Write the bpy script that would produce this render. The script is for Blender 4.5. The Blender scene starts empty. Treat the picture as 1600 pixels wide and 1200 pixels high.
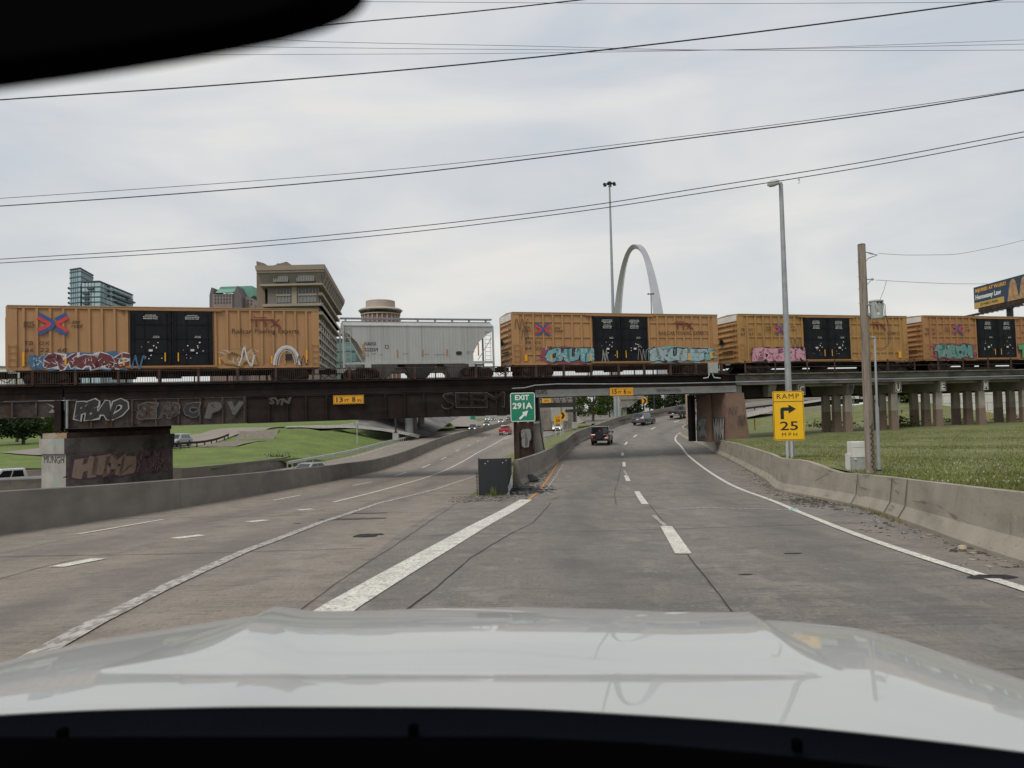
import bpy, bmesh, math, random
import numpy as np
from mathutils import Matrix, Vector
random.seed(7)
rnd = random.Random(11)
SC = bpy.context.scene
COL = SC.collection
# ---------------------------------------------------------------- camera, sky, sun, exposure
F = 1120.0
PITCH = math.atan(45.0 / F); ROLL = 0.0225
CR = Matrix.Rotation(math.pi / 2 + PITCH, 3, 'X') @ Matrix.Rotation(-ROLL, 3, 'Z')
cd = bpy.data.cameras.new('camera'); cam = bpy.data.objects.new('camera', cd); COL.objects.link(cam)
cam.matrix_world = CR.to_4x4()
cd.sensor_width = 36.0; cd.lens = 36.0 * F / 1600.0
cd.clip_start = 0.05; cd.clip_end = 6000
cd.dof.use_dof = True; cd.dof.focus_distance = 45.0; cd.dof.aperture_fstop = 5.2
SC.camera = cam
W = bpy.data.worlds.new('World'); SC.world = W; W.use_nodes = True
nt = W.node_tree; nt.nodes.clear()
SUN_EL = math.radians(52); SUN_AZ = math.radians(215)     # compass-like: 0 = +Y, clockwise; behind and to the left
out = nt.nodes.new('ShaderNodeOutputWorld'); bg = nt.nodes.new('ShaderNodeBackground')
sky = nt.nodes.new('ShaderNodeTexSky'); sky.sky_type = 'NISHITA'; sky.sun_disc = False
sky.sun_elevation = SUN_EL; sky.sun_rotation = SUN_AZ
tc = nt.nodes.new('ShaderNodeTexCoord'); mp = nt.nodes.new('ShaderNodeMapping')
mp.inputs['Scale'].default_value = (1.0, 1.0, 3.2); mp.inputs['Rotation'].default_value = (0.12, 0.25, 0.3)
n1 = nt.nodes.new('ShaderNodeTexNoise'); n1.inputs['Scale'].default_value = 2.2; n1.inputs['Detail'].default_value = 5; n1.inputs['Roughness'].default_value = .5; n1.inputs['Distortion'].default_value = .5
rp = nt.nodes.new('ShaderNodeValToRGB')
rp.color_ramp.elements[0].position = .36; rp.color_ramp.elements[0].color = (4.85, 5.25, 5.8, 1)
rp.color_ramp.elements[1].position = .66; rp.color_ramp.elements[1].color = (6.8, 6.72, 6.62, 1)
# the cloud layer is a touch warmer and brighter low down
sx = nt.nodes.new('ShaderNodeSeparateXYZ'); mr = nt.nodes.new('ShaderNodeMapRange')
mr.inputs['From Min'].default_value = 0.0; mr.inputs['From Max'].default_value = .42; mr.inputs['To Min'].default_value = 1; mr.inputs['To Max'].default_value = 0
mxw = nt.nodes.new('ShaderNodeMixRGB'); mxw.blend_type = 'MULTIPLY'; mxw.inputs[2].default_value = (1.05, 1.03, .96, 1)
mix = nt.nodes.new('ShaderNodeMixRGB'); mix.inputs[0].default_value = .95
L = nt.links.new
L(tc.outputs['Generated'], mp.inputs['Vector']); L(mp.outputs[0], n1.inputs['Vector']); L(n1.outputs['Fac'], rp.inputs[0])
L(tc.outputs['Generated'], sx.inputs[0]); L(sx.outputs['Z'], mr.inputs['Value']); L(mr.outputs[0], mxw.inputs[0]); L(rp.outputs[0], mxw.inputs[1])
L(sky.outputs[0], mix.inputs[1]); L(mxw.outputs[0], mix.inputs[2]); L(mix.outputs[0], bg.inputs['Color']); L(bg.outputs[0], out.inputs['Surface'])
bg.inputs['Strength'].default_value = 0.1
sl = bpy.data.lights.new('sun', 'SUN'); so = bpy.data.objects.new('sun', sl); COL.objects.link(so)
sl.energy = 1.5; sl.angle = math.radians(25); sl.color = (1.0, .93, .83)
sd = Vector((math.sin(SUN_AZ) * math.cos(SUN_EL), math.cos(SUN_AZ) * math.cos(SUN_EL), math.sin(SUN_EL)))
so.rotation_euler = sd.to_track_quat('Z', 'Y').to_euler(); so.location = (0, -20, 60)
SC.view_settings.view_transform = 'Standard'; SC.view_settings.look = 'None'; SC.view_settings.exposure = 0.22; SC.view_settings.gamma = 1
SC.view_settings.use_curve_mapping = False
SC.render.engine = 'CYCLES'
SC.cycles.max_bounces = 6; SC.cycles.diffuse_bounces = 3; SC.cycles.glossy_bounces = 3; SC.cycles.transparent_max_bounces = 6
SC.cycles.use_denoising = True

# ---------------------------------------------------------------- picture -> place helpers
def ray(px, py):
    d = CR @ Vector(((px - 800) / F, -(py - 600) / F, -1.0))
    return d / d.y
def at(px, py, Y):
    return ray(px, py) * Y
def curve(knots):
    xs = [k[0] for k in knots]; ys = [k[1] for k in knots]; n = len(xs)
    d = [(ys[i + 1] - ys[i]) / (xs[i + 1] - xs[i]) for i in range(n - 1)]
    m = [d[0]] + [0 if d[i - 1] * d[i] <= 0 else 2 / (1 / d[i - 1] + 1 / d[i]) for i in range(1, n - 1)] + [d[-1]]
    def f(x):
        if x <= xs[0]: return ys[0] + m[0] * (x - xs[0])
        if x >= xs[-1]: return ys[-1]
        i = 0
        while xs[i + 1] < x: i += 1
        h = xs[i + 1] - xs[i]; t = (x - xs[i]) / h
        return ((2*t**3 - 3*t*t + 1) * ys[i] + (t**3 - 2*t*t + t) * h * m[i] + (-2*t**3 + 3*t*t) * ys[i+1] + (t**3 - t*t) * h * m[i+1])
    return f
zr0 = curve([(-20, -.2), (0, -1.5), (11, -2.22), (16, -2.57), (23.2, -3.03), (30, -3.36), (35.4, -3.5), (47.6, -3.7), (59.8, -3.8), (72, -3.47), (84.2, -3.18), (96.4, -2.67), (108.6, -2.0), (120, -1.3), (135, -.2), (150, .7), (200, 1.5)])
zl0 = curve([(-20, -.2), (0, -1.5), (11, -2.22), (16, -2.57), (23.2, -3.03), (30, -3.40), (40.3, -3.9), (52.7, -4.47), (65.6, -4.86), (78.8, -4.96), (91, -4.8), (103, -4.6), (115, -4.5), (127, -4.4), (139, -4.38), (185, -4.36), (225, -4.2), (270, -4.0), (350, -3.3), (500, -2.6)])
zo0 = curve([(20, -4.2), (40, -4.8), (52, -5.0), (60, -5.2), (90, -5.1), (115, -4.6), (150, -4.42), (185, -4.36), (225, -4.2), (270, -4.0), (350, -3.3), (500, -2.6)])
def zr(x, y): return zr0(y) + (.045 * (x - 20) if x > 20 else 0)
def zl(x, y): return zl0(y)
def zo(x, y): return zo0(y)
def hit(px, py, fn, y0=5.0, y1=600.0):
    r = ray(px, py); Y = y0
    while Y < y1:
        if r.z * Y <= fn(r.x * Y, Y): break
        Y += .25 if Y < 150 else 1
    a, b = Y - 1, Y
    for _ in range(30):
        m = (a + b) / 2
        if r.z * m <= fn(r.x * m, m): b = m
        else: a = m
    return Vector((r.x * b, b, fn(r.x * b, b)))
def pl(pts):   # piecewise linear X(Y)
    def f(y):
        if y <= pts[0][0]: return pts[0][1]
        for a, b in zip(pts, pts[1:]):
            if y <= b[0]: return a[1] + (b[1] - a[1]) * (y - a[0]) / (b[0] - a[0])
        return pts[-1][1]
    return f
# track frame: s along the line, n away from the camera, h above the underside of the car bodies
TO = Vector((-31.0, 44.1)); TA = math.atan2(26.3, 81.6); TD = Vector((math.cos(TA), math.sin(TA))); TN = Vector((-TD.y, TD.x)); TG = .0093; TZ = 3.33
def T(s, n, h):
    p = TO + TD * s + TN * n
    return Vector((p.x, p.y, TZ + TG * s + h))
def hitT(px, py, n=0.0):
    r = ray(px, py); o = TO + TN * n
    a = r.x * TN.x + r.y * TN.y
    Y = o.dot(TN) / a
    p = r * Y; s = (Vector((p.x, p.y)) - o).dot(TD)
    return s, p.z - TZ - TG * s
TM = Matrix.Translation(Vector((TO.x, TO.y, TZ))) @ Matrix.Rotation(TA, 4, 'Z') @ Matrix.Rotation(-math.atan(TG), 4, 'Y')

# ---------------------------------------------------------------- materials
MATS = {}
def mat(name, col, rough=.7, metal=0.0, var=.18, scale=3.0, col2=None, mask=(.45, .6), mscale=None, stretch=None, bump=0.0, bscale=None, coat=0.0, emit=None, detail=5, spec=None):
    if name in MATS: return MATS[name]
    m = bpy.data.materials.new(name); m.use_nodes = True; MATS[name] = m
    t = m.node_tree; N = t.nodes; b = N['Principled BSDF']; lk = t.links.new
    b.inputs['Roughness'].default_value = rough; b.inputs['Metallic'].default_value = metal
    if spec is not None: b.inputs['Specular IOR Level'].default_value = spec
    if coat: b.inputs['Coat Weight'].default_value = coat; b.inputs['Coat Roughness'].default_value = .03
    c = N.new('ShaderNodeTexCoord'); mpn = N.new('ShaderNodeMapping'); lk(c.outputs['Object'], mpn.inputs[0])
    if stretch: mpn.inputs['Scale'].default_value = stretch
    nz = N.new('ShaderNodeTexNoise'); nz.inputs['Scale'].default_value = scale; nz.inputs['Detail'].default_value = detail; lk(mpn.outputs[0], nz.inputs['Vector'])
    r = N.new('ShaderNodeValToRGB'); e = r.color_ramp.elements
    e[0].position = .3; e[1].position = .7
    e[0].color = tuple(x * (1 - var) for x in col) + (1,); e[1].color = tuple(min(1, x * (1 + var)) for x in col) + (1,)
    lk(nz.outputs['Fac'], r.inputs[0]); last = r.outputs[0]
    if col2:
        n2 = N.new('ShaderNodeTexNoise'); n2.inputs['Scale'].default_value = mscale or scale * .6; n2.inputs['Detail'].default_value = 8; n2.inputs['Roughness'].default_value = .65
        lk(mpn.outputs[0], n2.inputs['Vector'])
        r2 = N.new('ShaderNodeMapRange'); r2.inputs['From Min'].default_value = mask[0]; r2.inputs['From Max'].default_value = mask[1]
        lk(n2.outputs['Fac'], r2.inputs['Value']); mx = N.new('ShaderNodeMixRGB'); mx.inputs[2].default_value = tuple(col2) + (1,)
        lk(r2.outputs[0], mx.inputs[0]); lk(last, mx.inputs[1]); last = mx.outputs[0]
    lk(last, b.inputs['Base Color'])
    if bump:
        n3 = N.new('ShaderNodeTexNoise'); n3.inputs['Scale'].default_value = bscale or scale * 6; n3.inputs['Detail'].default_value = 6; lk(mpn.outputs[0], n3.inputs['Vector'])
        bp = N.new('ShaderNodeBump'); bp.inputs['Strength'].default_value = bump; bp.inputs['Distance'].default_value = .03
        lk(n3.outputs['Fac'], bp.inputs['Height']); lk(bp.outputs[0], b.inputs['Normal'])
    if emit:
        b.inputs['Emission Color'].default_value = tuple(emit[:3]) + (1,); b.inputs['Emission Strength'].default_value = emit[3]
    return m
def add_layer(m, col, scale, lo, hi, stretch=(1, 1, 1), coord='Object', fac=1.0, off=(0, 0, 0)):
    """one more noise-masked colour layer on a material (stains, wear)"""
    t = m.node_tree; N = t.nodes; lk = t.links.new; b = N['Principled BSDF']
    src = b.inputs['Base Color'].links[0].from_socket
    c = N.new('ShaderNodeTexCoord'); mpn = N.new('ShaderNodeMapping'); mpn.inputs['Scale'].default_value = stretch; mpn.inputs['Location'].default_value = off; lk(c.outputs[coord], mpn.inputs[0])
    nz = N.new('ShaderNodeTexNoise'); nz.inputs['Scale'].default_value = scale; nz.inputs['Detail'].default_value = 6; nz.inputs['Roughness'].default_value = .6; lk(mpn.outputs[0], nz.inputs['Vector'])
    r2 = N.new('ShaderNodeMapRange'); r2.inputs['From Min'].default_value = lo; r2.inputs['From Max'].default_value = hi; r2.inputs['To Max'].default_value = fac; lk(nz.outputs['Fac'], r2.inputs['Value'])
    mx = N.new('ShaderNodeMixRGB'); mx.inputs[2].default_value = tuple(col) + (1,)
    lk(r2.outputs[0], mx.inputs[0]); lk(src, mx.inputs[1]); lk(mx.outputs[0], b.inputs['Base Color'])

M_roadL = mat('road_concrete_brown', (.25, .213, .17), .85, scale=.5, var=.10, bump=.25, bscale=30)
add_layer(M_roadL, (.15, .13, .118), .35, .45, .75, (1.6, .12, 1), fac=.6)
add_layer(M_roadL, (.28, .255, .23), .8, .52, .72, (1, .15, 1), fac=.5, off=(3, 9, 0))
add_layer(M_roadL, (.16, .14, .13), 14, .5, .7, (1.2, .5, 1), fac=.45)
add_layer(M_roadL, (.12, .105, .10), .5, .55, .66, (.25, 1.2, 1), fac=.35, off=(7, 1, 0))
M_roadR = mat('road_concrete_grey', (.208, .184, .155), .85, scale=.5, var=.10, bump=.25, bscale=30)
add_layer(M_roadR, (.125, .117, .108), .35, .45, .72, (1.8, .10, 1), fac=.65, off=(1.4, 0, 0))
add_layer(M_roadR, (.21, .205, .195), .8, .52, .72, (1, .15, 1), fac=.5)
add_layer(M_roadR, (.13, .122, .116), 14, .5, .7, (1.2, .5, 1), fac=.45)
add_layer(M_roadR, (.09, .085, .083), .5, .56, .66, (.25, 1.1, 1), fac=.4, off=(2, 5, 0))
for _m, _c, _d in ((M_roadL, (.39, .73), (.12, .105, .096)), (M_roadR, (.35, .76), (.095, .09, .084))):
    add_layer(_m, tuple(x * .6 for x in _d), 26, .56, .66, (1, .6, 1), fac=.6)       # aggregate specks
    add_layer(_m, (.33, .305, .265), 20, .56, .68, (1, .7, 1), fac=.5, off=(3, 1, 0)); add_layer(_m, _d, 1.6, .5, .66, (1, .8, 1), fac=.5, off=(5, 5, 0)); add_layer(_m, (.30, .275, .24), 2.6, .53, .66, (1, .5, 1), fac=.4, off=(8, 5, 0))
    add_layer(_m, _d, 5, .54, .62, (.4, 3.0, 1), fac=.55, off=(9, 2, 0))             # tined grooves
    t_ = _m.node_tree; N_ = t_.nodes; b_ = N_['Principled BSDF']; src_ = b_.inputs['Base Color'].links[0].from_socket
    at_ = N_.new('ShaderNodeAttribute'); at_.attribute_name = 'lane'; acc = None
    for cc in _c:                                                                     # oil-dark strip down the middle of each lane
        a1_ = N_.new('ShaderNodeMath'); a1_.operation = 'SUBTRACT'; a1_.inputs[1].default_value = cc; t_.links.new(at_.outputs['Fac'], a1_.inputs[0])
        a2_ = N_.new('ShaderNodeMath'); a2_.operation = 'ABSOLUTE'; t_.links.new(a1_.outputs[0], a2_.inputs[0])
        a3_ = N_.new('ShaderNodeMapRange'); a3_.interpolation_type = 'SMOOTHSTEP'; a3_.inputs['From Min'].default_value = .13; a3_.inputs['From Max'].default_value = .0; t_.links.new(a2_.outputs[0], a3_.inputs['Value'])
        if acc is None: acc = a3_.outputs[0]
        else:
            a4_ = N_.new('ShaderNodeMath'); a4_.operation = 'ADD'; t_.links.new(acc, a4_.inputs[0]); t_.links.new(a3_.outputs[0], a4_.inputs[1]); acc = a4_.outputs[0]
    nz_ = N_.new('ShaderNodeTexNoise'); nz_.inputs['Scale'].default_value = .9; nz_.inputs['Detail'].default_value = 6; tc_ = N_.new('ShaderNodeTexCoord'); mp_x = N_.new('ShaderNodeMapping'); mp_x.inputs['Scale'].default_value = (1.5, .25, 1); t_.links.new(tc_.outputs['Object'], mp_x.inputs[0]); t_.links.new(mp_x.outputs[0], nz_.inputs['Vector'])
    mu_ = N_.new('ShaderNodeMath'); mu_.operation = 'MULTIPLY'; t_.links.new(acc, mu_.inputs[0]); mr_ = N_.new('ShaderNodeMapRange'); mr_.inputs['From Min'].default_value = .3; mr_.inputs['From Max'].default_value = .7; mr_.inputs['To Min'].default_value = .15; mr_.inputs['To Max'].default_value = .75; t_.links.new(nz_.outputs['Fac'], mr_.inputs['Value']); t_.links.new(mr_.outputs[0], mu_.inputs[1])
    mx_ = N_.new('ShaderNodeMixRGB'); mx_.inputs[2].default_value = _d + (1,); t_.links.new(mu_.outputs[0], mx_.inputs[0]); t_.links.new(src_, mx_.inputs[1]); t_.links.new(mx_.outputs[0], b_.inputs['Base Color'])
M_line = mat('worn_white_paint', (.66, .64, .57), .7, scale=4, var=.12)
add_layer(M_line, (.2, .185, .17), 22, .52, .6, (1, 1, 1), fac=.75)
add_layer(M_line, (.3, .28, .25), 3, .52, .7, (1, 1, 1), fac=.6)
M_linebad = mat('very_worn_white_paint', (.45, .43, .39), .8, scale=6, var=.15)
add_layer(M_linebad, (.2, .175, .155), 16, .45, .56, (1, .4, 1), fac=.9)
M_orange = mat('worn_orange_paint', (.52, .22, .045), .7, scale=5)
add_layer(M_orange, (.17, .15, .13), 14, .5, .62, (1, 1, 1), fac=.7)
M_jnt = mat('barrier_joint_scuff', (.15, .132, .11), .9)  # dark tone of the barrier joint grooves and scuff marks
M_crack = mat('crack_dark', (.035, .032, .03), .9)
M_tarseam = mat('tar_seam', (.07, .065, .06), .8)
M_barr = mat('barrier_concrete', (.33, .297, .238), .9, scale=1.2, var=.12, bump=.3, bscale=18)
add_layer(M_barr, (.20, .175, .145), .9, .5, .7, (.5, .5, 2.5), fac=.7)
add_layer(M_barr, (.10, .09, .08), 2.2, .62, .68, (.3, .3, 3), fac=.6, off=(2, 2, 2))
add_layer(M_barr, (.34, .32, .275), 3.5, .55, .7, (1, 1, 1), fac=.5, off=(5, 2, 1))
add_layer(M_barr, (.11, .10, .088), 6, .62, .7, (1, 1, .15), fac=.45)
M_barrd = mat('barrier_concrete_dark', (.19, .17, .145), .9, scale=1.2, var=.12, bump=.3, bscale=18)
add_layer(M_barrd, (.105, .098, .09), .5, .45, .7, (.6, .6, 2), fac=.75)
add_layer(M_barrd, (.215, .2, .18), 3, .55, .72, (1, 1, .4), fac=.4)
M_grass = mat('lawn_grass', (.135, .15, .045), .95, scale=.8, var=.25, bump=.6, bscale=9)
add_layer(M_grass, (.20, .18, .085), .28, .48, .66, (1, 1, 1), fac=.75)
add_layer(M_grass, (.05, .085, .018), 2.5, .5, .68, (1, 1, 1), fac=.6, off=(4, 4, 0))
M_grassL = mat('bank_grass', (.12, .17, .030), .95, scale=.25, var=.22, bump=.5, bscale=4)
add_layer(M_grassL, (.085, .12, .02), .35, .5, .68, (1, 1, 1), fac=.7)
add_layer(M_grassL, (.06, .085, .02), 4, .5, .62, (1, .5, 1), fac=.5, off=(1, 1, 0))
add_layer(M_grassL, (.19, .17, .09), .6, .6, .7, (1, 1, 1), fac=.6, off=(6, 1, 0))
add_layer(M_grassL, (.13, .135, .05), .9, .58, .75, (1, 1, 1), fac=.5)
M_ground = mat('ground_soil_grass', (.10, .115, .05), .95, scale=.08, var=.3, col2=(.15, .14, .10), mask=(.45, .6))
M_dirt = mat('dirt', (.17, .145, .115), .95, scale=2, var=.25, bump=.5, bscale=20)
M_gravel = mat('riprap_stone', (.33, .31, .28), .95, scale=4, var=.4, bump=1.0, bscale=6, col2=(.12, .115, .10), mask=(.5, .58), mscale=6)
M_steel = mat('bridge_steel_dark', (.022, .017, .0155), .8, spec=.12, scale=1.2, var=.3, bump=.15, bscale=8)
add_layer(M_steel, (.034, .029, .027), .8, .5, .7, (.4, .4, 2), fac=.7)
add_layer(M_steel, (.035, .02, .016), 2.0, .55, .7, (1, 1, .3), fac=.6)
M_steelg = mat('bridge_steel_panel', (.072, .060, .053), .8, spec=.12, scale=.9, var=.25, col2=(.045, .032, .028), mask=(.5, .6), mscale=1.4)
add_layer(M_steelg, (.06, .03, .02), 1.3, .54, .64, (1, 1, .4), fac=.8, off=(4, 0, 0))
add_layer(M_steel, (.07, .035, .024), .7, .6, .7, (1, 1, .5), fac=.5, off=(9, 3, 0))
add_layer(M_steelg, (.12, .115, .11), 5, .56, .7, (1, 1, .5), fac=.5)
M_rust = mat('rust_steel', (.075, .047, .037), .85, spec=.12, scale=2, var=.3, col2=(.05, .035, .03), mask=(.48, .6))
M_gray = mat('grey_painted_beam', (.21, .21, .205), .6, scale=1.5, var=.15, col2=(.13, .12, .115), mask=(.6, .75), stretch=(1, 1, 3))
M_pier = mat('pier_concrete', (.24, .225, .20), .9, scale=.8, var=.2, bump=.3, bscale=12)
add_layer(M_pier, (.12, .11, .10), .8, .48, .68, (1, 1, .35), fac=.8)
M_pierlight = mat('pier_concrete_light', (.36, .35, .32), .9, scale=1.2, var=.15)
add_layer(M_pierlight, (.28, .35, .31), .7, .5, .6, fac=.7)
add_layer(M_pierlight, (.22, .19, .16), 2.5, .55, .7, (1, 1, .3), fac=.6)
M_pierrust = mat('pier_rust_stain', (.30, .20, .13), .9, scale=2, var=.25, col2=(.38, .32, .25), mask=(.5, .6))
M_brown = mat('brown_painted_concrete', (.20, .125, .092), .85, scale=1, var=.12, bump=.2, bscale=10, col2=(.15, .09, .066), mask=(.5, .65))
add_layer(M_brown, (.10, .07, .055), 2.2, .58, .72, (1, 1, .25), fac=.6)
M_box = mat('boxcar_yellow_paint', (.385, .212, .092), .6, scale=.7, var=.07)
add_layer(M_box, (.31, .158, .065), 1.2, .5, .72, (1, 1, .25), fac=.55)
add_layer(M_box, (.24, .11, .05), 3.0, .64, .76, (1, 1, .12), fac=.55, off=(1, 3, 2))
M_boxd = mat('boxcar_yellow_worn', (.34, .178, .07), .65, scale=.9, var=.12, col2=(.24, .12, .055), mask=(.55, .75), stretch=(1, 1, .3))
M_boxw = mat('boxcar_white_panel', (.62, .60, .55), .7, scale=1.5, var=.1, col2=(.35, .28, .22), mask=(.6, .75))
M_doorblk = mat('boxcar_door_black', (.014, .015, .018), .75, spec=.15, scale=1.2, var=.25)
add_layer(M_doorblk, (.028, .028, .029), 2.5, .55, .75, (1, 1, .3), fac=.8)
M_under = mat('undercarriage_black', (.012, .011, .011), .85, spec=.1, scale=3, var=.4, col2=(.05, .038, .03), mask=(.52, .65))
M_boxB = mat('boxcar_yellow_paint_fresh', (.40, .218, .09), .55, scale=.6, var=.06); add_layer(M_boxB, (.30, .15, .06), 2.0, .56, .72, (1, 1, .2), fac=.6); add_layer(M_boxB, (.16, .075, .04), 4, .66, .76, (1, 1, .1), fac=.6)
M_boxC = mat('boxcar_ochre_paint', (.38, .215, .075), .65, scale=.6, var=.08); add_layer(M_boxC, (.25, .13, .055), 1.4, .5, .7, (1, 1, .3), fac=.7); add_layer(M_boxC, (.13, .07, .04), 3.5, .62, .74, (1, 1, .12), fac=.6, off=(7, 1, 0))
M_boxD = mat('boxcar_faded_paint', (.36, .185, .075), .7, scale=.6, var=.1); add_layer(M_boxD, (.26, .12, .06), .9, .48, .7, (1, 1, .4), fac=.7, off=(3, 3, 0)); add_layer(M_boxD, (.13, .06, .04), 3, .6, .75, (1, 1, .12), fac=.5)
M_roofbox = mat('boxcar_roof_metal', (.33, .25, .16), .6, scale=1, var=.2)
M_hop = mat('hopper_grey_paint', (.385, .392, .385), .55, scale=.6, var=.06)
add_layer(M_hop, (.26, .265, .262), 2.4, .5, .7, (1.6, 1, .05), fac=.7)
add_layer(M_hop, (.47, .48, .465), 1.0, .52, .7, (1.2, 1, .1), fac=.5, off=(3, 0, 0))
M_ltxt = mat('lettering_dark_brown', (.045, .022, .016), .7)
M_lblk = mat('lettering_black', (.02, .02, .02), .7)
M_lwht = mat('lettering_white', (.62, .62, .60), .7)
M_lred = mat('logo_maroon', (.16, .032, .028), .7, col2=(.3, .12, .06), mask=(.6, .75))
M_logor = mat('logo_red', (.55, .045, .05), .6); M_logob = mat('logo_blue', (.03, .085, .27), .6)
M_yel = mat('reflective_yellow', (.75, .36, .01), .5, var=.05)
M_ylsign = mat('sign_yellow', (.82, .47, .004), .5, var=.04, scale=2, coat=.2)
M_ogsign = mat('sign_amber', (.72, .34, .015), .5, var=.08, scale=2)
M_grsign = mat('sign_green', (.0, .19, .105), .45, var=.06, scale=2, coat=.2)
M_whsign = mat('sign_white', (.72, .74, .72), .5, var=.04)
M_blsign = mat('sign_black', (.012, .012, .012), .5)
M_signback = mat('sign_back_metal', (.33, .34, .34), .5, metal=.5)
M_galv = mat('galvanised_steel', (.31, .33, .345), .5, metal=.35, scale=4, var=.12)
M_galvl = mat('galvanised_steel_light', (.50, .51, .51), .45, metal=.3, scale=4, var=.1)
M_dkmetal = mat('dark_painted_metal', (.03, .03, .032), .5, metal=.2)
M_wood = mat('weathered_pole_wood', (.24, .20, .165), .9, scale=3, var=.25, stretch=(5, 5, .35), bump=.6, bscale=8)
add_layer(M_wood, (.12, .08, .055), 3.0, .5, .66, (4, 4, .3), fac=.7)
M_cab = mat('cabinet_white', (.60, .61, .58), .5, var=.05); M_cabg = mat('cabinet_grey', (.33, .35, .33), .5, var=.08)
M_trafo = mat('transformer_grey', (.42, .46, .44), .45, var=.06)
M_wire = mat('cable_black', (.022, .022, .026), .6); M_wirethin = mat('cable_thin_grey', (.10, .10, .11), .6)
M_arch = mat('stainless_steel', (.47, .48, .49), .38, metal=.75, scale=.05, var=.08)
M_glass = mat('tinted_glass', (.015, .018, .022), .08, coat=.6)
M_rubber = mat('tyre_rubber', (.018, .018, .018), .85); M_rim = mat('wheel_rim', (.35, .36, .37), .35, metal=.8)
M_tail = mat('tail_lamp', (.35, .01, .012), .3, emit=(1, .10, .08, .12)); M_taild = mat('tail_lamp_off', (.28, .012, .015), .3)
M_head = mat('headlamp', (.8, .8, .78), .2, emit=(1, .97, .9, 1.2))
M_hood = mat('white_car_paint', (.43, .44, .432), .5, coat=.8, var=.012, scale=1.0)
M_dash = mat('black_plastic', (.0012, .0012, .0015), 1.0, spec=0.0); M_cowl = mat('cowl_plastic_shaded', (.003, .0035, .006), 1.0, spec=.03, bump=.2, bscale=60)  # cowl is near black: the shade it sits in is put into its colour
M_mirror = mat('mirror_housing', (.0015, .0015, .002), 1.0, spec=.02)
M_leaf = mat('leaf_green', (.055, .085, .020), .9, scale=1.2, var=.5, spec=.1); M_leafd = mat('leaf_dark_green', (.034, .054, .022), .9, scale=1.0, var=.5, spec=.1)
M_leafl = mat('leaf_light_green', (.085, .105, .03), .9, scale=1.2, var=.45, spec=.1)
M_bark = mat('bark', (.075, .06, .045), .95, scale=6, var=.3)
for _m in (M_leaf, M_leafd, M_leafl):
    _m.node_tree.nodes['Principled BSDF'].inputs['Subsurface Weight'].default_value = 0

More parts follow.
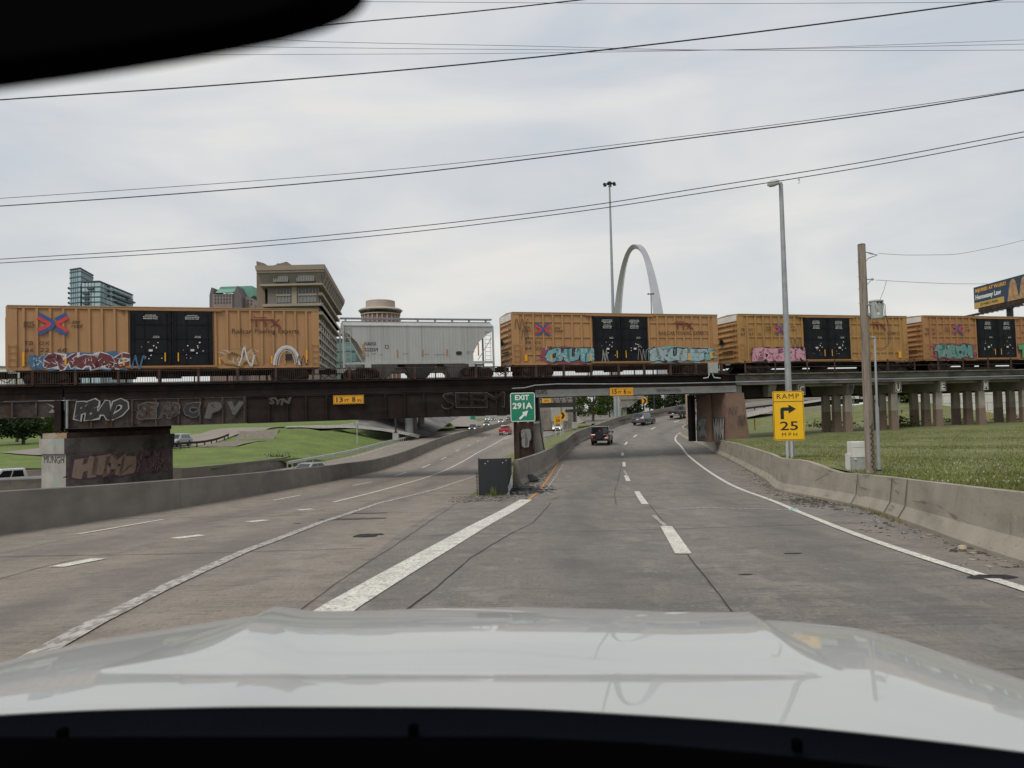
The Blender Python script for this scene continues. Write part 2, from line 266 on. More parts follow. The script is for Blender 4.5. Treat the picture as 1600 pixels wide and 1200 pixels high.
# ---------------------------------------------------------------- mesh building
WM = {}       # world matrix of each parent
class MB:
    def __init__(s): s.v = []; s.f = []; s.m = []; s.mi = 0
    def q(s, *p):
        b = len(s.v); s.v += [tuple(x) for x in p]; s.f.append(tuple(range(b, b + len(p)))); s.m.append(s.mi); return s
    def grid(s, rows):
        b = len(s.v); n = len(rows[0])
        for r in rows: s.v += [tuple(p) for p in r]
        for i in range(len(rows) - 1):
            for j in range(n - 1):
                a = b + i * n + j; s.f.append((a, a + 1, a + n + 1, a + n)); s.m.append(s.mi)
        return s
    def hexa(s, p):      # 8 points: bottom 4 ccw, top 4 ccw
        b = len(s.v); s.v += [tuple(x) for x in p]
        for f in ((3, 2, 1, 0), (4, 5, 6, 7), (0, 1, 5, 4), (1, 2, 6, 5), (2, 3, 7, 6), (3, 0, 4, 7)):
            s.f.append(tuple(b + i for i in f)); s.m.append(s.mi)
        return s
    def box(s, x0, x1, y0, y1, z0, z1):
        return s.hexa([(x0, y0, z0), (x1, y0, z0), (x1, y1, z0), (x0, y1, z0), (x0, y0, z1), (x1, y0, z1), (x1, y1, z1), (x0, y1, z1)])
    def tbox(s, s0, s1, n0, n1, h0, h1):   # box in the track frame
        return s.hexa([T(s0, n0, h0), T(s1, n0, h0), T(s1, n1, h0), T(s0, n1, h0), T(s0, n0, h1), T(s1, n0, h1), T(s1, n1, h1), T(s0, n1, h1)])
    def prism(s, poly, ax, a, b):          # poly = 2-D ring, extruded along axis ax ('x','y','z')
        def P(u, v, w): return {'x': (w, u, v), 'y': (u, w, v), 'z': (u, v, w)}[ax]
        k = len(s.v); n = len(poly)
        s.v += [P(u, v, a) for u, v in poly] + [P(u, v, b) for u, v in poly]
        s.f.append(tuple(range(k, k + n))); s.f.append(tuple(range(k + 2 * n - 1, k + n - 1, -1))); s.m += [s.mi] * 2
        for i in range(n):
            j = (i + 1) % n; s.f.append((k + i, k + n + i, k + n + j, k + j)); s.m.append(s.mi)
        return s
    def tube(s, pts, r, n=8, r2=None, cap=True):
        pts = [Vector(p) for p in pts]; b = len(s.v); m = len(pts)
        for i, p in enumerate(pts):
            d = (pts[min(i + 1, m - 1)] - pts[max(i - 1, 0)]).normalized()
            up = Vector((0, 0, 1)) if abs(d.z) < .9 else Vector((1, 0, 0))
            a = d.cross(up).normalized(); c = d.cross(a)
            rr = r if r2 is None else r + (r2 - r) * i / (m - 1)
            if not isinstance(rr, (int, float)): rr = rr[i]
            for k in range(n):
                t = 2 * math.pi * k / n; s.v.append(tuple(p + (a * math.cos(t) + c * math.sin(t)) * rr))
        for i in range(m - 1):
            for k in range(n):
                k2 = (k + 1) % n; s.f.append((b + i*n + k, b + i*n + k2, b + (i+1)*n + k2, b + (i+1)*n + k)); s.m.append(s.mi)
        if cap:
            s.f.append(tuple(b + k for k in range(n))[::-1]); s.f.append(tuple(b + (m-1)*n + k for k in range(n))); s.m += [s.mi] * 2
        return s
    def lathe(s, prof, cx=0, cy=0, n=24):   # prof = [(r,z)]
        b = len(s.v)
        for r, z in prof:
            for k in range(n):
                t = 2 * math.pi * k / n; s.v.append((cx + r * math.cos(t), cy + r * math.sin(t), z))
        for i in range(len(prof) - 1):
            for k in range(n):
                k2 = (k + 1) % n; s.f.append((b + i*n + k, b + i*n + k2, b + (i+1)*n + k2, b + (i+1)*n + k)); s.m.append(s.mi)
        s.f.append(tuple(b + k for k in range(n))[::-1]); s.f.append(tuple(b + (len(prof)-1)*n + k for k in range(n))); s.m += [s.mi] * 2
        return s
    def build(s, name, m, parent=None, world=False, bevel=0, smooth=False, segs=2, M=None):
        me = bpy.data.meshes.new(name)
        v = s.v
        if M is not None: v = [tuple(M @ Vector(p)) for p in v]
        if parent is not None and world:
            inv = WM[parent.name].inverted(); v = [tuple(inv @ Vector(p)) for p in v]
        me.from_pydata(v, [], s.f)
        for x in (m if isinstance(m, (list, tuple)) else [m]): me.materials.append(x)
        if isinstance(m, (list, tuple)): me.polygons.foreach_set('material_index', s.m)
        bm = bmesh.new(); bm.from_mesh(me)
        if not getattr(s, 'flat', False): bmesh.ops.recalc_face_normals(bm, faces=bm.faces)
        if bevel:
            bmesh.ops.remove_doubles(bm, verts=bm.verts, dist=1e-5)
            bmesh.ops.bevel(bm, geom=[e for e in bm.edges if len(e.link_faces) == 2 and e.calc_face_angle(0) > .5], offset=bevel, segments=segs, affect='EDGES', profile=.6)
        bm.to_mesh(me); bm.free()
        if smooth:
            me.polygons.foreach_set('use_smooth', [True] * len(me.polygons))
            try: me.set_sharp_from_angle(angle=math.radians(35))
            except Exception: pass
        o = bpy.data.objects.new(name, me); COL.objects.link(o)
        if parent is not None: o.parent = parent
        WM[o.name] = WM[parent.name] if parent is not None else Matrix.Identity(4)
        return o
def tag(o, label=None, cat=None, group=None, kind=None):
    if label: o['label'] = label
    if cat: o['category'] = cat
    if group: o['group'] = group
    if kind: o['kind'] = kind
    return o
def empty(name, loc, rz=0.0, label=None, cat=None, group=None, M=None):
    o = bpy.data.objects.new(name, None); COL.objects.link(o); o.empty_display_size = .3
    mtx = M if M is not None else Matrix.Translation(Vector(loc)) @ Matrix.Rotation(rz, 4, 'Z')
    o.matrix_world = mtx; WM[o.name] = mtx.copy()
    return tag(o, label, cat, group)
def setting(mb, name, m, smooth=False, world=True):
    o = mb.build(name, m, smooth=smooth); o['kind'] = 'structure'; return o
_tc = {}
def text_data(body, bold=0.0, space=1.0):
    k = (body, bold, space)
    if k not in _tc:
        cu = bpy.data.curves.new('t', 'FONT'); cu.body = body; cu.size = 1; cu.offset = bold; cu.align_x = 'LEFT'; cu.resolution_u = 2; cu.space_character = space
        ob = bpy.data.objects.new('t', cu); me = bpy.data.meshes.new_from_object(ob)
        v = [tuple(p.co) for p in me.vertices]; f = [tuple(p.vertices) for p in me.polygons]
        bpy.data.objects.remove(ob); bpy.data.meshes.remove(me); bpy.data.curves.remove(cu)
        xs = [p[0] for p in v] or [0]; ys = [p[1] for p in v] or [0]
        _tc[k] = (v, f, min(xs), max(xs), min(ys), max(ys))
    return _tc[k]
def add_text(mb, body, x0, x1, z0, z1, y, bold=.0, shear=0.0, warp=0.0, seed=0, space=1.0, M=None):
    """lettering in the local x-z plane at depth y, fitted to the box x0..x1, z0..z1"""
    v, f, a, b, c, d = text_data(body, bold, space)
    k = len(mb.v); sx_ = (x1 - x0) / (b - a); sz_ = (z1 - z0) / (d - c)
    for p in v:
        x = x0 + (p[0] - a) * sx_; z = z0 + (p[1] - c) * sz_
        x += shear * (z - z0)
        if warp:
            t = (x - x0) * 2.3 + seed
            x += warp * math.sin(z * 4.1 + seed * 1.7 + x * 1.3); z += warp * (math.sin(t * 1.9) + .5 * math.sin(t * 4.3 + 1))
        q = (x, y, z)
        mb.v.append(tuple(M @ Vector(q)) if M is not None else q)
    for ff in f: mb.f.append(tuple(k + i for i in ff)); mb.m.append(mb.mi)
    mb.flat = True
    return mb
def strip(mb, pts, w, y, zs=None):
    """thick polyline in the x-z plane"""
    pts = [Vector(p) for p in pts]
    L_, R_ = [], []
    for i, p in enumerate(pts):
        a = pts[max(i - 1, 0)]; b = pts[min(i + 1, len(pts) - 1)]
        d0 = (p - a).normalized() if i else (b - p).normalized(); d1 = (b - p).normalized() if i < len(pts) - 1 else d0
        nn = Vector((-(d0.y + d1.y), d0.x + d1.x)).normalized(); k = max(.45, nn.dot(Vector((-d0.y, d0.x))))
        L_.append(p + nn * w / 2 / k); R_.append(p - nn * w / 2 / k)
    for i in range(len(pts) - 1):
        mb.q((R_[i].x, y, R_[i].y), (R_[i+1].x, y, R_[i+1].y), (L_[i+1].x, y, L_[i+1].y), (L_[i].x, y, L_[i].y))
    mb.flat = True
    return mb
# ---------------------------------------------------------------- ground, roads
def smooth_line(pts, step=1.0):
    """resample a plan polyline with Catmull-Rom"""
    P = [Vector(p[:2]) for p in pts]; out_ = []
    for i in range(len(P) - 1):
        p0 = P[max(i-1, 0)]; p1 = P[i]; p2 = P[i+1]; p3 = P[min(i+2, len(P)-1)]
        n = max(1, int((p2 - p1).length / step))
        for k in range(n):
            t = k / n
            out_.append(.5 * ((2*p1) + (p2-p0)*t + (2*p0-5*p1+4*p2-p3)*t*t + (3*p1-p0-3*p2+p3)*t**3))
    out_.append(P[-1]); return out_
def ss(x, a, b):
    t = max(0, min(1, (x - a) / (b - a))); return t * t * (3 - 2 * t)
XLB = pl([(-20, -12.6), (18, -12.4), (34, -12.1), (53, -12.2), (83, -11.5), (110, -10.3), (140, -8.6), (190, -6.0), (240, -3.2), (350, 3), (500, 14)])   # left barrier
XGl = pl([(-20, -1.8), (7.3, -2.1), (15, -2.5), (22, -2.46), (28.5, -1.9), (34.8, .31), (46, 2.1), (63, 4.5), (81.5, 8.0), (103, 14.7), (112, 19.0), (123, 27.7)])
XI = pl([(-20, -1.8), (7.3, -2.1), (15, -2.5), (22, -2.46), (28.5, -1.9), (34, -1.7), (80, -1.3), (98, 1.9), (105, 3.9), (140, 8), (184, 13), (230, 20), (400, 50), (500, 60)])
RB = [(3.2, -9), (4.0, -2), (6.4, 9), (7.85, 14), (9.3, 19), (10.0, 23.5), (10.4, 28.5), (12.0, 34.5), (14.4, 46), (16.6, 58), (18.0, 68), (18.9, 79), (20.6, 88), (25.5, 98), (34, 108), (50, 117), (90, 128)]
XR = pl([(y, x) for x, y in RB[:12]])
# far-reaching ground sheet
def gz(x, y):
    z = -5.9 + 2.4 * ss(y, 250, 420)
    z = max(z, -5.9 + 3.4 * ss(abs(x), 170, 300))
    return z
mb = MB(); xs = [-4000, -2000, -900, -450] + list(range(-300, 301, 25)) + [450, 900, 2000, 4000]; ys = [-1500, -500, -200] + list(range(-100, 600, 25)) + [700, 900, 1300, 2000, 3200, 4500]
mb.grid([[(x, y, gz(x, y)) for x in xs] for y in ys]); setting(mb, 'ground', M_ground)
# left carriageway (also carries the gore up to the divider)
ysl = [-15 + i for i in range(0, 130)] + [115 + 5 * i for i in range(0, 78)]
mb = MB(); mb.grid([[(XLB(y) - .3 + (XI(y) - XLB(y) + .3) * k / 6, y, zl0(y)) for k in range(7)] for y in ysl]); o_ = setting(mb, 'road_left', M_roadL)
def lane_attr(o):
    a_ = o.data.attributes.new('lane', 'FLOAT', 'POINT'); a_.data.foreach_set('value', [(i % 7) / 6 for i in range(len(o.data.vertices))])
lane_attr(o_)
# right ramp
mb = MB(); rows = []
for y in range(-15, 80):
    a = XGl(y); b = XR(y); rows.append([(a + (b - a) * k / 6, y, zr0(y)) for k in range(7)])
Lc = smooth_line([(8.0, 80), (14.7, 103), (19.0, 112), (27.7, 123), (40, 134), (62, 144), (100, 152)], 2)
Rc = smooth_line([(18.9, 80), (20.6, 88), (25.5, 98), (34, 108), (50, 117), (90, 128)], 2)
for i in range(41):
    a = Lc[min(len(Lc) - 1, round(i / 40 * (len(Lc) - 1)))]; b = Rc[min(len(Rc) - 1, round(i / 40 * (len(Rc) - 1)))]
    rows.append([(a.x + (b.x - a.x) * k / 6, a.y + (b.y - a.y) * k / 6, zr(a.x + (b.x - a.x) * k / 6, a.y + (b.y - a.y) * k / 6)) for k in range(7)])
mb.grid(rows); lane_attr(setting(mb, 'road_right', M_roadR))
# opposing carriageway
mb = MB(); XOo = pl([(58, -28.8), (60, -28.4), (69, -24.8), (91, -21.3), (130, -19.4), (190, -20.0), (240, -18), (350, -14), (500, -6)])
rows = []
for y in [58 + 2 * i for i in range(60)] + [180 + 8 * i for i in range(40)]:
    a = XOo(y); b = XLB(y) - .3; rows.append([(a + (b - a) * k / 4, y, zo0(y)) for k in range(5)])
mb.grid(rows)
mb.grid([[(-110, 34 + 4, -4.6), (-110, 59, -4.8)], [(-60, 42, -4.7), (-60, 59.5, -4.85)], [(-44, 45, -4.85), (-43, 60, -4.95)], [(-31, 47, -5.0), (-33, 60.5, -5.1)], [(-20, 53, -5.1), (-28.8, 61, -5.2)], [(-13, 58, -5.2), (-28.4, 61, -5.2)]])
setting(mb, 'road_opposing', M_roadL)
# median dirt between carriageways (mostly hidden by the barrier)
mb = MB(); mb.grid([[(-12.9, y, zl0(y) - .02), (-20, y, -5.0 if y > 30 else zl0(y) - .3), (-60, y, -5.05 if y > 20 else -4)] for y in range(-15, 64, 3)]); setting(mb, 'median_dirt', M_dirt)
# right lawn
Lk = curve([(-12, -.1), (0, -.8), (9, -1.2), (14, -1.62), (18, -1.88), (25, -2.05), (45, -2.45), (57, -2.55), (67, -2.55), (80, -2.75), (90, -2.6), (100, -1.9), (108, -1.25), (128, -.4)])
def lawnz(x, y, xb):
    w = ss(x, xb, xb + 28); z = Lk(y) * (1 - w) + w * (-2.05 if y > 20 else -2.05 + (20 - y) * .03)
    return z + 3.0 * ss(y, 84, 106) * ss(72 - x, 0, 18) * w + .05 * math.sin(x * .5 + y * .3)
Bl = [p for p in smooth_line(RB, 1.5)]
Fl = smooth_line([(120, -40), (170, -10), (230, 40), (270, 90), (270, 124), (270, 140)], 4)
def lawn_pt(t, v):
    i = t * (len(Bl) - 1); b = Bl[min(len(Bl) - 1, int(i))]; b2 = Bl[min(len(Bl) - 1, int(i) + 1)]; b = b + (b2 - b) * (i % 1)
    j = t * (len(Fl) - 1); f = Fl[min(len(Fl) - 1, int(j))]; f2 = Fl[min(len(Fl) - 1, int(j) + 1)]; f = f + (f2 - f) * (j % 1)
    p = b + Vector((.42, 0)) + (f - b) * v
    return (p.x, p.y, lawnz(p.x, p.y, b.x))
mb = MB(); mb.grid([[lawn_pt(i / 110, (j / 40) ** 2) for j in range(41)] for i in range(111)]); setting(mb, 'lawn', M_grass, smooth=True)
# left bank
OUT = [(-120, 56), (-60, 58), (-43, 60.6), (-33, 61), (-28.6, 61.6), (-24.9, 69), (-21.5, 91), (-19.6, 130), (-20.2, 190), (-18.2, 240), (-14, 350)]
ANCH = [(-60, 58, -3.7), (-43, 61, -3.7), (-28.4, 62, -4.3), (-24.8, 70, -4.3), (-21.3, 92, -4.7), (-19.4, 130, -4.3), (-20, 190, -4.3), (-18, 240, -4.1), (-14, 350, -3.2),
        (at(30, 732, 64)[0], 64, at(30, 732, 64)[2])]
for px, py, Y in [(30, 696, 90), (80, 688, 98), (290, 722, 76), (350, 700, 90), (280, 700, 95), (330, 680, 112), (400, 669, 128), (450, 669, 112), (560, 670, 118), (557, 691, 98), (617, 683, 116), (642, 679, 124), (450, 700, 90), (500, 690, 98), (390, 690, 96), (600, 676, 128), (700, 668, 190), (560, 655, 190), (400, 655, 220), (200, 660, 180)]:
    ANCH.append(tuple(at(px, py, Y)))
ANCH += [(-150, 100, -1.5), (-250, 120, -1), (-250, 300, -1), (-100, 250, -1.5), (-60, 160, -1.4)]
def bankz(x, y):
    sw = s_ = 0
    for a in ANCH:
        w = 1 / (((x - a[0]) ** 2 + (y - a[1]) ** 2) ** 1.6 + 1); sw += w; s_ += w * a[2]
    return s_ / sw
Bo = smooth_line(OUT, 3); Fo = smooth_line([(-260, 62), (-280, 90), (-280, 160), (-220, 260), (-120, 330), (-60, 350)], 6)
mb = MB(); rows = []
for i in range(101):
    t = i / 100; b = Bo[round(t * (len(Bo) - 1))]; f = Fo[round(t * (len(Fo) - 1))]
    q_ = b + (b - f).normalized() * (.5 * ss(b.y, 76, 80) + .001)
    rows.append([(q_.x, q_.y, (zo0(max(58, q_.y)) - .15) if b.y > 76 else bankz(q_.x, q_.y) - .05)] + [(lambda p, d_: (p.x, p.y, zo0(max(58, p.y)) + .03 + (bankz(p.x, p.y) - zo0(max(58, p.y)) - .03) * (1 - ss(b.y, 75, 86) * (1 - ss(d_, 0, 10)))))(b + (f - b) * (j / 40) ** 1.6, (f - b).length * (j / 40) ** 1.6) for j in range(41)])
mb.grid(rows); setting(mb, 'grass_bank', M_grassL, smooth=True)
# ramp road curving up the bank
def ribbon(name, pts, w, fn, m, dz=.05):
    P = smooth_line(pts, 2); mb = MB(); rows = []
    for i, p in enumerate(P):
        d = (P[min(i+1, len(P)-1)] - P[max(i-1, 0)]).normalized(); nn = Vector((-d.y, d.x)); ww = w if not callable(w) else w(i / (len(P)-1))
        c = fn(p.x, p.y)
        rows.append([(p.x + nn.x * k * ww / 4, p.y + nn.y * k * ww / 4, max(c, fn(p.x + nn.x * k * ww / 4, p.y + nn.y * k * ww / 4)) + dz) for k in (-2, -1, 0, 1, 2)])
    mb.grid(rows); return setting(mb, name, m)
M_road2 = mat('road_far_tan', (.24, .21, .18), .9, scale=.3, var=.12)
ribbon('ramp_road', [(-52, 78), (-46.8, 98), (-46, 112), (-46, 130), (-38, 160), (-30, 200)], 9.5, bankz, M_road2, .12)
ribbon('dirt_path', [(-38, 92), (-36.5, 99), (-38, 108)], 5.5, bankz, M_dirt, .05)
# the tan ramp farther on, beside the opposing road
mb = MB(); q = [at(742, 668, 200), at(700, 668, 190), at(690, 650, 300), at(725, 650, 300), at(752, 662, 235)]
a1, a2, a3, a4, a5 = [Vector(p) for p in q]
mb.grid([[a2 + Vector((0, 0, .3)), a1 + Vector((0, 0, .3))], [(a2 + a3) / 2 + Vector((1, 0, .5)), a5 + Vector((0, 0, .3))], [a3, a4]]); setting(mb, 'ramp_far', M_road2)
mb = MB(); mb.grid([[at(640, 682, 160), at(742, 669, 200)], [at(640, 667, 185), at(722, 655, 260)], [at(630, 655, 260), at(700, 652, 330)]]); setting(mb, 'far_slope', M_ground)
mb = MB(); mb.grid([[at(668, 671, 178), at(712, 669, 186)], [at(668, 660, 200), at(702, 659, 205)], [at(680, 654, 215), at(696, 655, 218)]]); setting(mb, 'far_lawn', M_grassL)
# median island between left road and ramp, then the verge behind it
mb = MB(); rows = []
for y in [28.6, 30.5, 32.5] + [34.5 + 1.75 * i for i in range(51)]:
    a = XI(y); b = XGl(y) + (-.05 if y > 34 else .02)
    rows.append([(a + (b - a) * t, y, zl0(y) + .008 + (zr(b, y) + .75 - zl0(y)) * (t ** .8) * ss(y, 36, 46)) for t in (0, .15, .35, .6, .85, 1)])
mb.grid(rows)
rows = []
for y in [123.5 + 6 * i for i in range(20)]:
    a = XI(y); b = 28 + (y - 123) * 1.25
    rows.append([(a + (b - a) * t, y, zl0(y) + .03 + (2.6 * ss(y, 118, 150) + .6) * t ** .6) for t in (0, .1, .25, .5, .75, 1)])
mb.grid(rows); setting(mb, 'verge', M_grass)
mb = MB(); mb.grid([[at(920, 663, 128), at(952, 657, 128)], [at(905, 655, 150), at(965, 652, 150)], [at(905, 648, 185), at(985, 649, 185)]]); setting(mb, 'street', M_roadR)

# ---------------------------------------------------------------- road markings and cracks
def decal(name, pts, w, fn, m, dz=.012, w2=None, n=1, jag=0.0):
    """a strip laid on the road; pts in plan"""
    mb = MB(); P = [Vector(p[:2]) for p in pts]; Q = []
    for a, b in zip(P, P[1:]):
        k = max(1, int((b - a).length / .5)); Q += [a + (b - a) * i / k for i in range(k)]
    Q.append(P[-1]); rows = []
    for i, p in enumerate(Q):
        d = (Q[min(i+1, len(Q)-1)] - Q[max(i-1, 0)]).normalized(); nn = Vector((-d.y, d.x)); t = i / max(1, len(Q) - 1)
        ww = (w + ((w2 if w2 is not None else w) - w) * t) * (1 + jag * (rnd.random() - .5)); j = nn * (rnd.random() - .5) * jag * .03
        rows.append([(p.x + j.x + nn.x * ww / 2 * s_, p.y + j.y + nn.y * ww / 2 * s_, fn(p.x, p.y) + dz) for s_ in (-1, 1)])
    mb.grid(rows); mb.flat = True; return mb
def paint(mbs, name, m):
    M_ = MB()
    for b in mbs:
        k = len(M_.v); M_.v += b.v; M_.f += [tuple(k + i for i in f) for f in b.f]; M_.m += b.m
    M_.flat = True; o = M_.build(name, m); o['kind'] = 'structure'; return o
def hp(pts, fn, smooth=True):
    P = [hit(x, y, fn) for x, y in pts]; P = [(p.x, p.y) for p in P]
    return smooth_line(P, 1.0) if smooth else P
lines = []
# left road: long edge line, lane dashes
lines.append(decal('', hp([(521, 785), (600, 765), (650, 751), (700, 733), (740, 711), (770, 695), (797, 680)], zl), .16, zl, None))
e2 = hp([(40, 1034), (150, 973), (265, 915), (382, 862), (500, 817), (590, 787), (680, 765), (742, 744)], zl, False)
bad = decal('', e2, .21, zl, None, jag=.12)
for y in range(9):
    pass
dashesL = [((122, 835), (255, 812)), ((427, 782), (470, 774)), ((551, 759), (581, 753)), ((617, 744), (635, 738)), ((660, 731), (672, 725.5)), ((689, 718), (697, 714.5)), ((712, 705), (718, 702)), ((731, 697), (735, 695)), ((745, 690), (748, 688.5)), ((757, 685), (759.5, 683.5)), ((768, 681), (770, 680))]
for a, b in dashesL: lines.append(decal('', hp([a, b], zl, False), .14, zl, None))
for a, b, w in [((88, 886.5), (155, 873.5), .28), ((272, 842), (316, 836.5), .28), ((388, 816), (416, 813), .28), ((466, 797.5), (488, 795.5), .28)]: lines.append(decal('', hp([a, b], zl, False), w, zl, None))
lines.append(decal('', hp([(797, 680), (830, 668)], zl, False), .2, zl, None)); lines.append(decal('', hp([(789, 686), (815, 677), (850, 670)], zl, False), .2, zl, None))
# opposing road edge lines
lines.append(decal('', [(XOo(y) + 1.2, y) for y in range(66, 260, 4)], .15, zo, None, .02)); lines.append(decal('', [(XLB(y) - 1.0, y) for y in range(120, 280, 5)], .15, zo, None, .02))
# gore stripe
lines.append(decal('', hp([(482, 982), (538, 945), (610, 902), (688, 857), (754, 819), (822, 781)], zr), .42, zr, None, w2=.46))
# right road
dashesR = [((1068, 866), (1041, 823)), ((1008, 788), (995, 768)), ((982, 752), (978, 743)), ((975.5, 729), (974.5, 722)), ((972.5, 712), (973, 707.5)), ((976.5, 695), (980, 690.5)), ((990, 683), (995, 679.5)), ((1017, 671), (1024, 667.5)), ((1053, 660), (1061, 657))]
for i, (a, b) in enumerate(dashesR):
    lines.append(decal('', hp([a, b], zr, False), (.22 if i else .25), zr, None))
lines.append(decal('', hp([(1690, 952), (1600, 921), (1450, 874), (1350, 840), (1260, 805), (1200, 780), (1130, 751), (1090, 724), (1066, 700), (1055.5, 688), (1057, 681), (1063, 676)], zr), .17, zr, None))
paint(lines, 'road_marking', M_line); paint([bad], 'worn_edge_marking', M_linebad)
paint([decal('', hp([(826, 781), (850, 757), (868, 730), (880, 712)], zr), .12, zr, None, dz=.014, jag=.2)], 'orange_marking', M_orange)
paint([decal('', hp([(850, 768), (870, 742), (880, 725)], zr), .06, zr, None, jag=.3), decal('', hp([(1022, 806), (1040, 823)], zr, False), .10, zr, None, jag=.3), decal('', hp([(975, 735), (981, 745)], zr), .10, zr, None, jag=.3), decal('', hp([(1040, 795), (1110, 794), (1200, 796), (1230, 797)], zr), .09, zr, None, jag=.5)], 'faded_marking', M_linebad)
cr = []
def crack(pts, fn, w=.025, jag=.6): cr.append(decal('', hp(pts, fn, False), w * .55, fn, None, dz=.009, jag=jag))
crack([(1150, 965), (1112, 915), (1075, 868), (1040, 820), (1015, 788)], zr, .03); crack([(1028, 800), (1070, 801)], zr, .02)
crack([(625, 962), (680, 920), (735, 872), (800, 833), (832, 818), (861, 785)], zr, .03)
crack([(455, 965), (520, 915), (610, 857), (675, 812), (720, 782)], zl, .022)
crack([(963, 789), (960, 770), (966, 750), (970, 730), (974, 715)], zr, .03, .9); crack([(853, 783), (866, 780), (875, 775)], zr, .035, .9)
crack([(0, 865), (110, 842), (250, 822), (370, 802), (470, 790), (560, 772)], zl, .02)
crack([(300, 820), (400, 803), (500, 800), (580, 800)], zl, .03, 1.0); crack([(420, 808), (470, 802), (508, 797)], zl, .06, 1.0)
crack([(975, 695), (985, 684), (1005, 674)], zr, .06); crack([(0, 905), (60, 888), (130, 872)], zl, .03)
for y in (14.8, 26.5, 33.2, 52): cr.append(decal('', [(XGl(y) + .2, y), ((XGl(y) + XR(y)) / 2, y + .3), (XR(y) - .3, y + .7)], .022, zr, None, dz=.008, jag=.5))
for y in (13, 22, 31, 41, 55, 70): cr.append(decal('', [(XLB(y) + .3, y), (-6, y - .4), (XI(y) - .3, y - .2)], .022, zl, None, dz=.008, jag=.5))
paint(cr, 'road_crack', M_crack)
# dark tar patches on the left road
def blob(cx, cy, a, b, fn, dz, n=22, seed=0, rot=0.0):
    r = random.Random(seed); mb = MB(); P = []
    for k in range(n):
        t = 2 * math.pi * k / n; q = 1 + .35 * (r.random() - .5); x = a * q * math.cos(t); y = b * q * math.sin(t)
        x, y = x * math.cos(rot) - y * math.sin(rot), x * math.sin(rot) + y * math.cos(rot)
        P.append((cx + x, cy + y, fn(cx + x, cy + y) + dz))
    mb.q(*P); mb.flat = True; return mb
pt = []
for px, py, a, b in [(551, 811, .9, .28), (575, 802, .6, .12), (1165, 898, .10, .04), (465, 818, .12, .06), (1240, 865, .14, .05)]:
    h = hit(px, py, zl if px < 800 else zr); pt.append(blob(h.x, h.y, a, b, zl if px < 800 else zr, .010, seed=px))
paint(pt, 'tar_patch', M_tarseam)

# ---------------------------------------------------------------- barriers
def sweep(P, prof, side=1):
    """P: list of (x,y,z,H); prof(H) -> list of (offset, height); offset to the right of travel * side"""
    mb = MB(); rows = []
    for i, p in enumerate(P):
        a = P[max(i-1, 0)]; b = P[min(i+1, len(P)-1)]; d = Vector((b[0]-a[0], b[1]-a[1])).normalized(); nn = Vector((d.y, -d.x)) * side
        rows.append([(p[0] + nn.x * o, p[1] + nn.y * o, p[2] + h) for o, h in prof(p[3])])
    mb.grid(rows); mb.f.append(tuple(range(len(rows[0])))); mb.m.append(0)
    k = (len(rows) - 1) * len(rows[0]); mb.f.append(tuple(k + i for i in range(len(rows[0])))); mb.m.append(0)
    return mb
jersey = lambda H: [(0, -.3), (0, .07), (.16, .32), (.24, H), (.42, H), (.44, -.6)]
wallp = lambda H: [(0, -.3), (.02, H - .02), (.05, H), (.30, H), (.32, -.6)]
Rl = smooth_line(RB[:15], 1.0); hR = pl([(-9, .92), (22.8, .90), (25.8, 1.25), (48, 1.28), (70, 1.1), (90, .95)])
P = [(p.x, p.y, zr(p.x, p.y), hR(p.y)) for p in Rl if p.y < 92]
o = sweep(P, jersey, 1).build('concrete_barrier', M_barr); tag(o, 'long tan concrete barrier curving along the right edge of the road, lawn behind it', 'barrier')
# joints cut in the barrier: dark thin grooves
mb = MB()
for px in (1292, 1334, 1357, 1438, 1523):
    mb = MB(); h = hit(px, 775 + (px - 1245) * .36, zr); x = XR(h.y); Hh = hR(h.y); z = zr(x, h.y)
    pr = jersey(Hh)[1:5]
    for (o1, h1), (o2, h2) in zip(pr, pr[1:]):
        if o2 > .3: continue
        mb.hexa([(x + o1 - .003, h.y, z + h1), (x + o1 + .02, h.y, z + h1), (x + o1 + .02, h.y + .016, z + h1), (x + o1 - .003, h.y + .016, z + h1), (x + o2 - .003, h.y, z + h2), (x + o2 + .02, h.y, z + h2), (x + o2 + .02, h.y + .016, z + h2), (x + o2 - .003, h.y + .016, z + h2)])
    mb.build('joint', M_jnt, o)
def onface(y, hh, e=-.004):
    pr = jersey(hR(y))[1:4]; x = XR(y); z = zr(x, y); hh = max(pr[0][1], min(pr[-1][1], hh))
    for (o1, h1), (o2, h2) in zip(pr, pr[1:]):
        if hh <= h2: return Vector((x + o1 + (o2 - o1) * (hh - h1) / (h2 - h1) + e, y, z + hh))
for (ya, ha, yb, hb, w_) in [(25.2, .98, 25.9, .72, .03), (26.3, .75, 26.7, .62, .02), (26.0, .55, 26.3, .4, .025), (23.3, .86, 25.4, .38, .018), (20.3, .72, 20.7, .70, .02), (16.5, .62, 16.8, .60, .02), (14.2, .5, 15.2, .47, .015), (12.2, .40, 12.5, .42, .02), (29.5, .7, 30.4, .62, .03), (34, .5, 35, .55, .03)]:
    mb = MB(); n_ = 5; mb.grid([[onface(ya + (yb - ya) * k / n_, ha + (hb - ha) * k / n_ + s_ * w_ * (.3 + .7 * math.sin(3.14 * (k + .3) / (n_ + .6)))) for s_ in (-.5, .5)] for k in range(n_ + 1)]); mb.flat = True; mb.build('scuff_mark', M_jnt, o)
P = [(XLB(y), y, zl0(y), 1.05 + .12 * ss(y, 60, 100)) for y in [-12 + 1.5 * i for i in range(80)] + [110 + 6 * i for i in range(60)]]
o = sweep(P, wallp, -1).build('concrete_barrier', M_barrd)
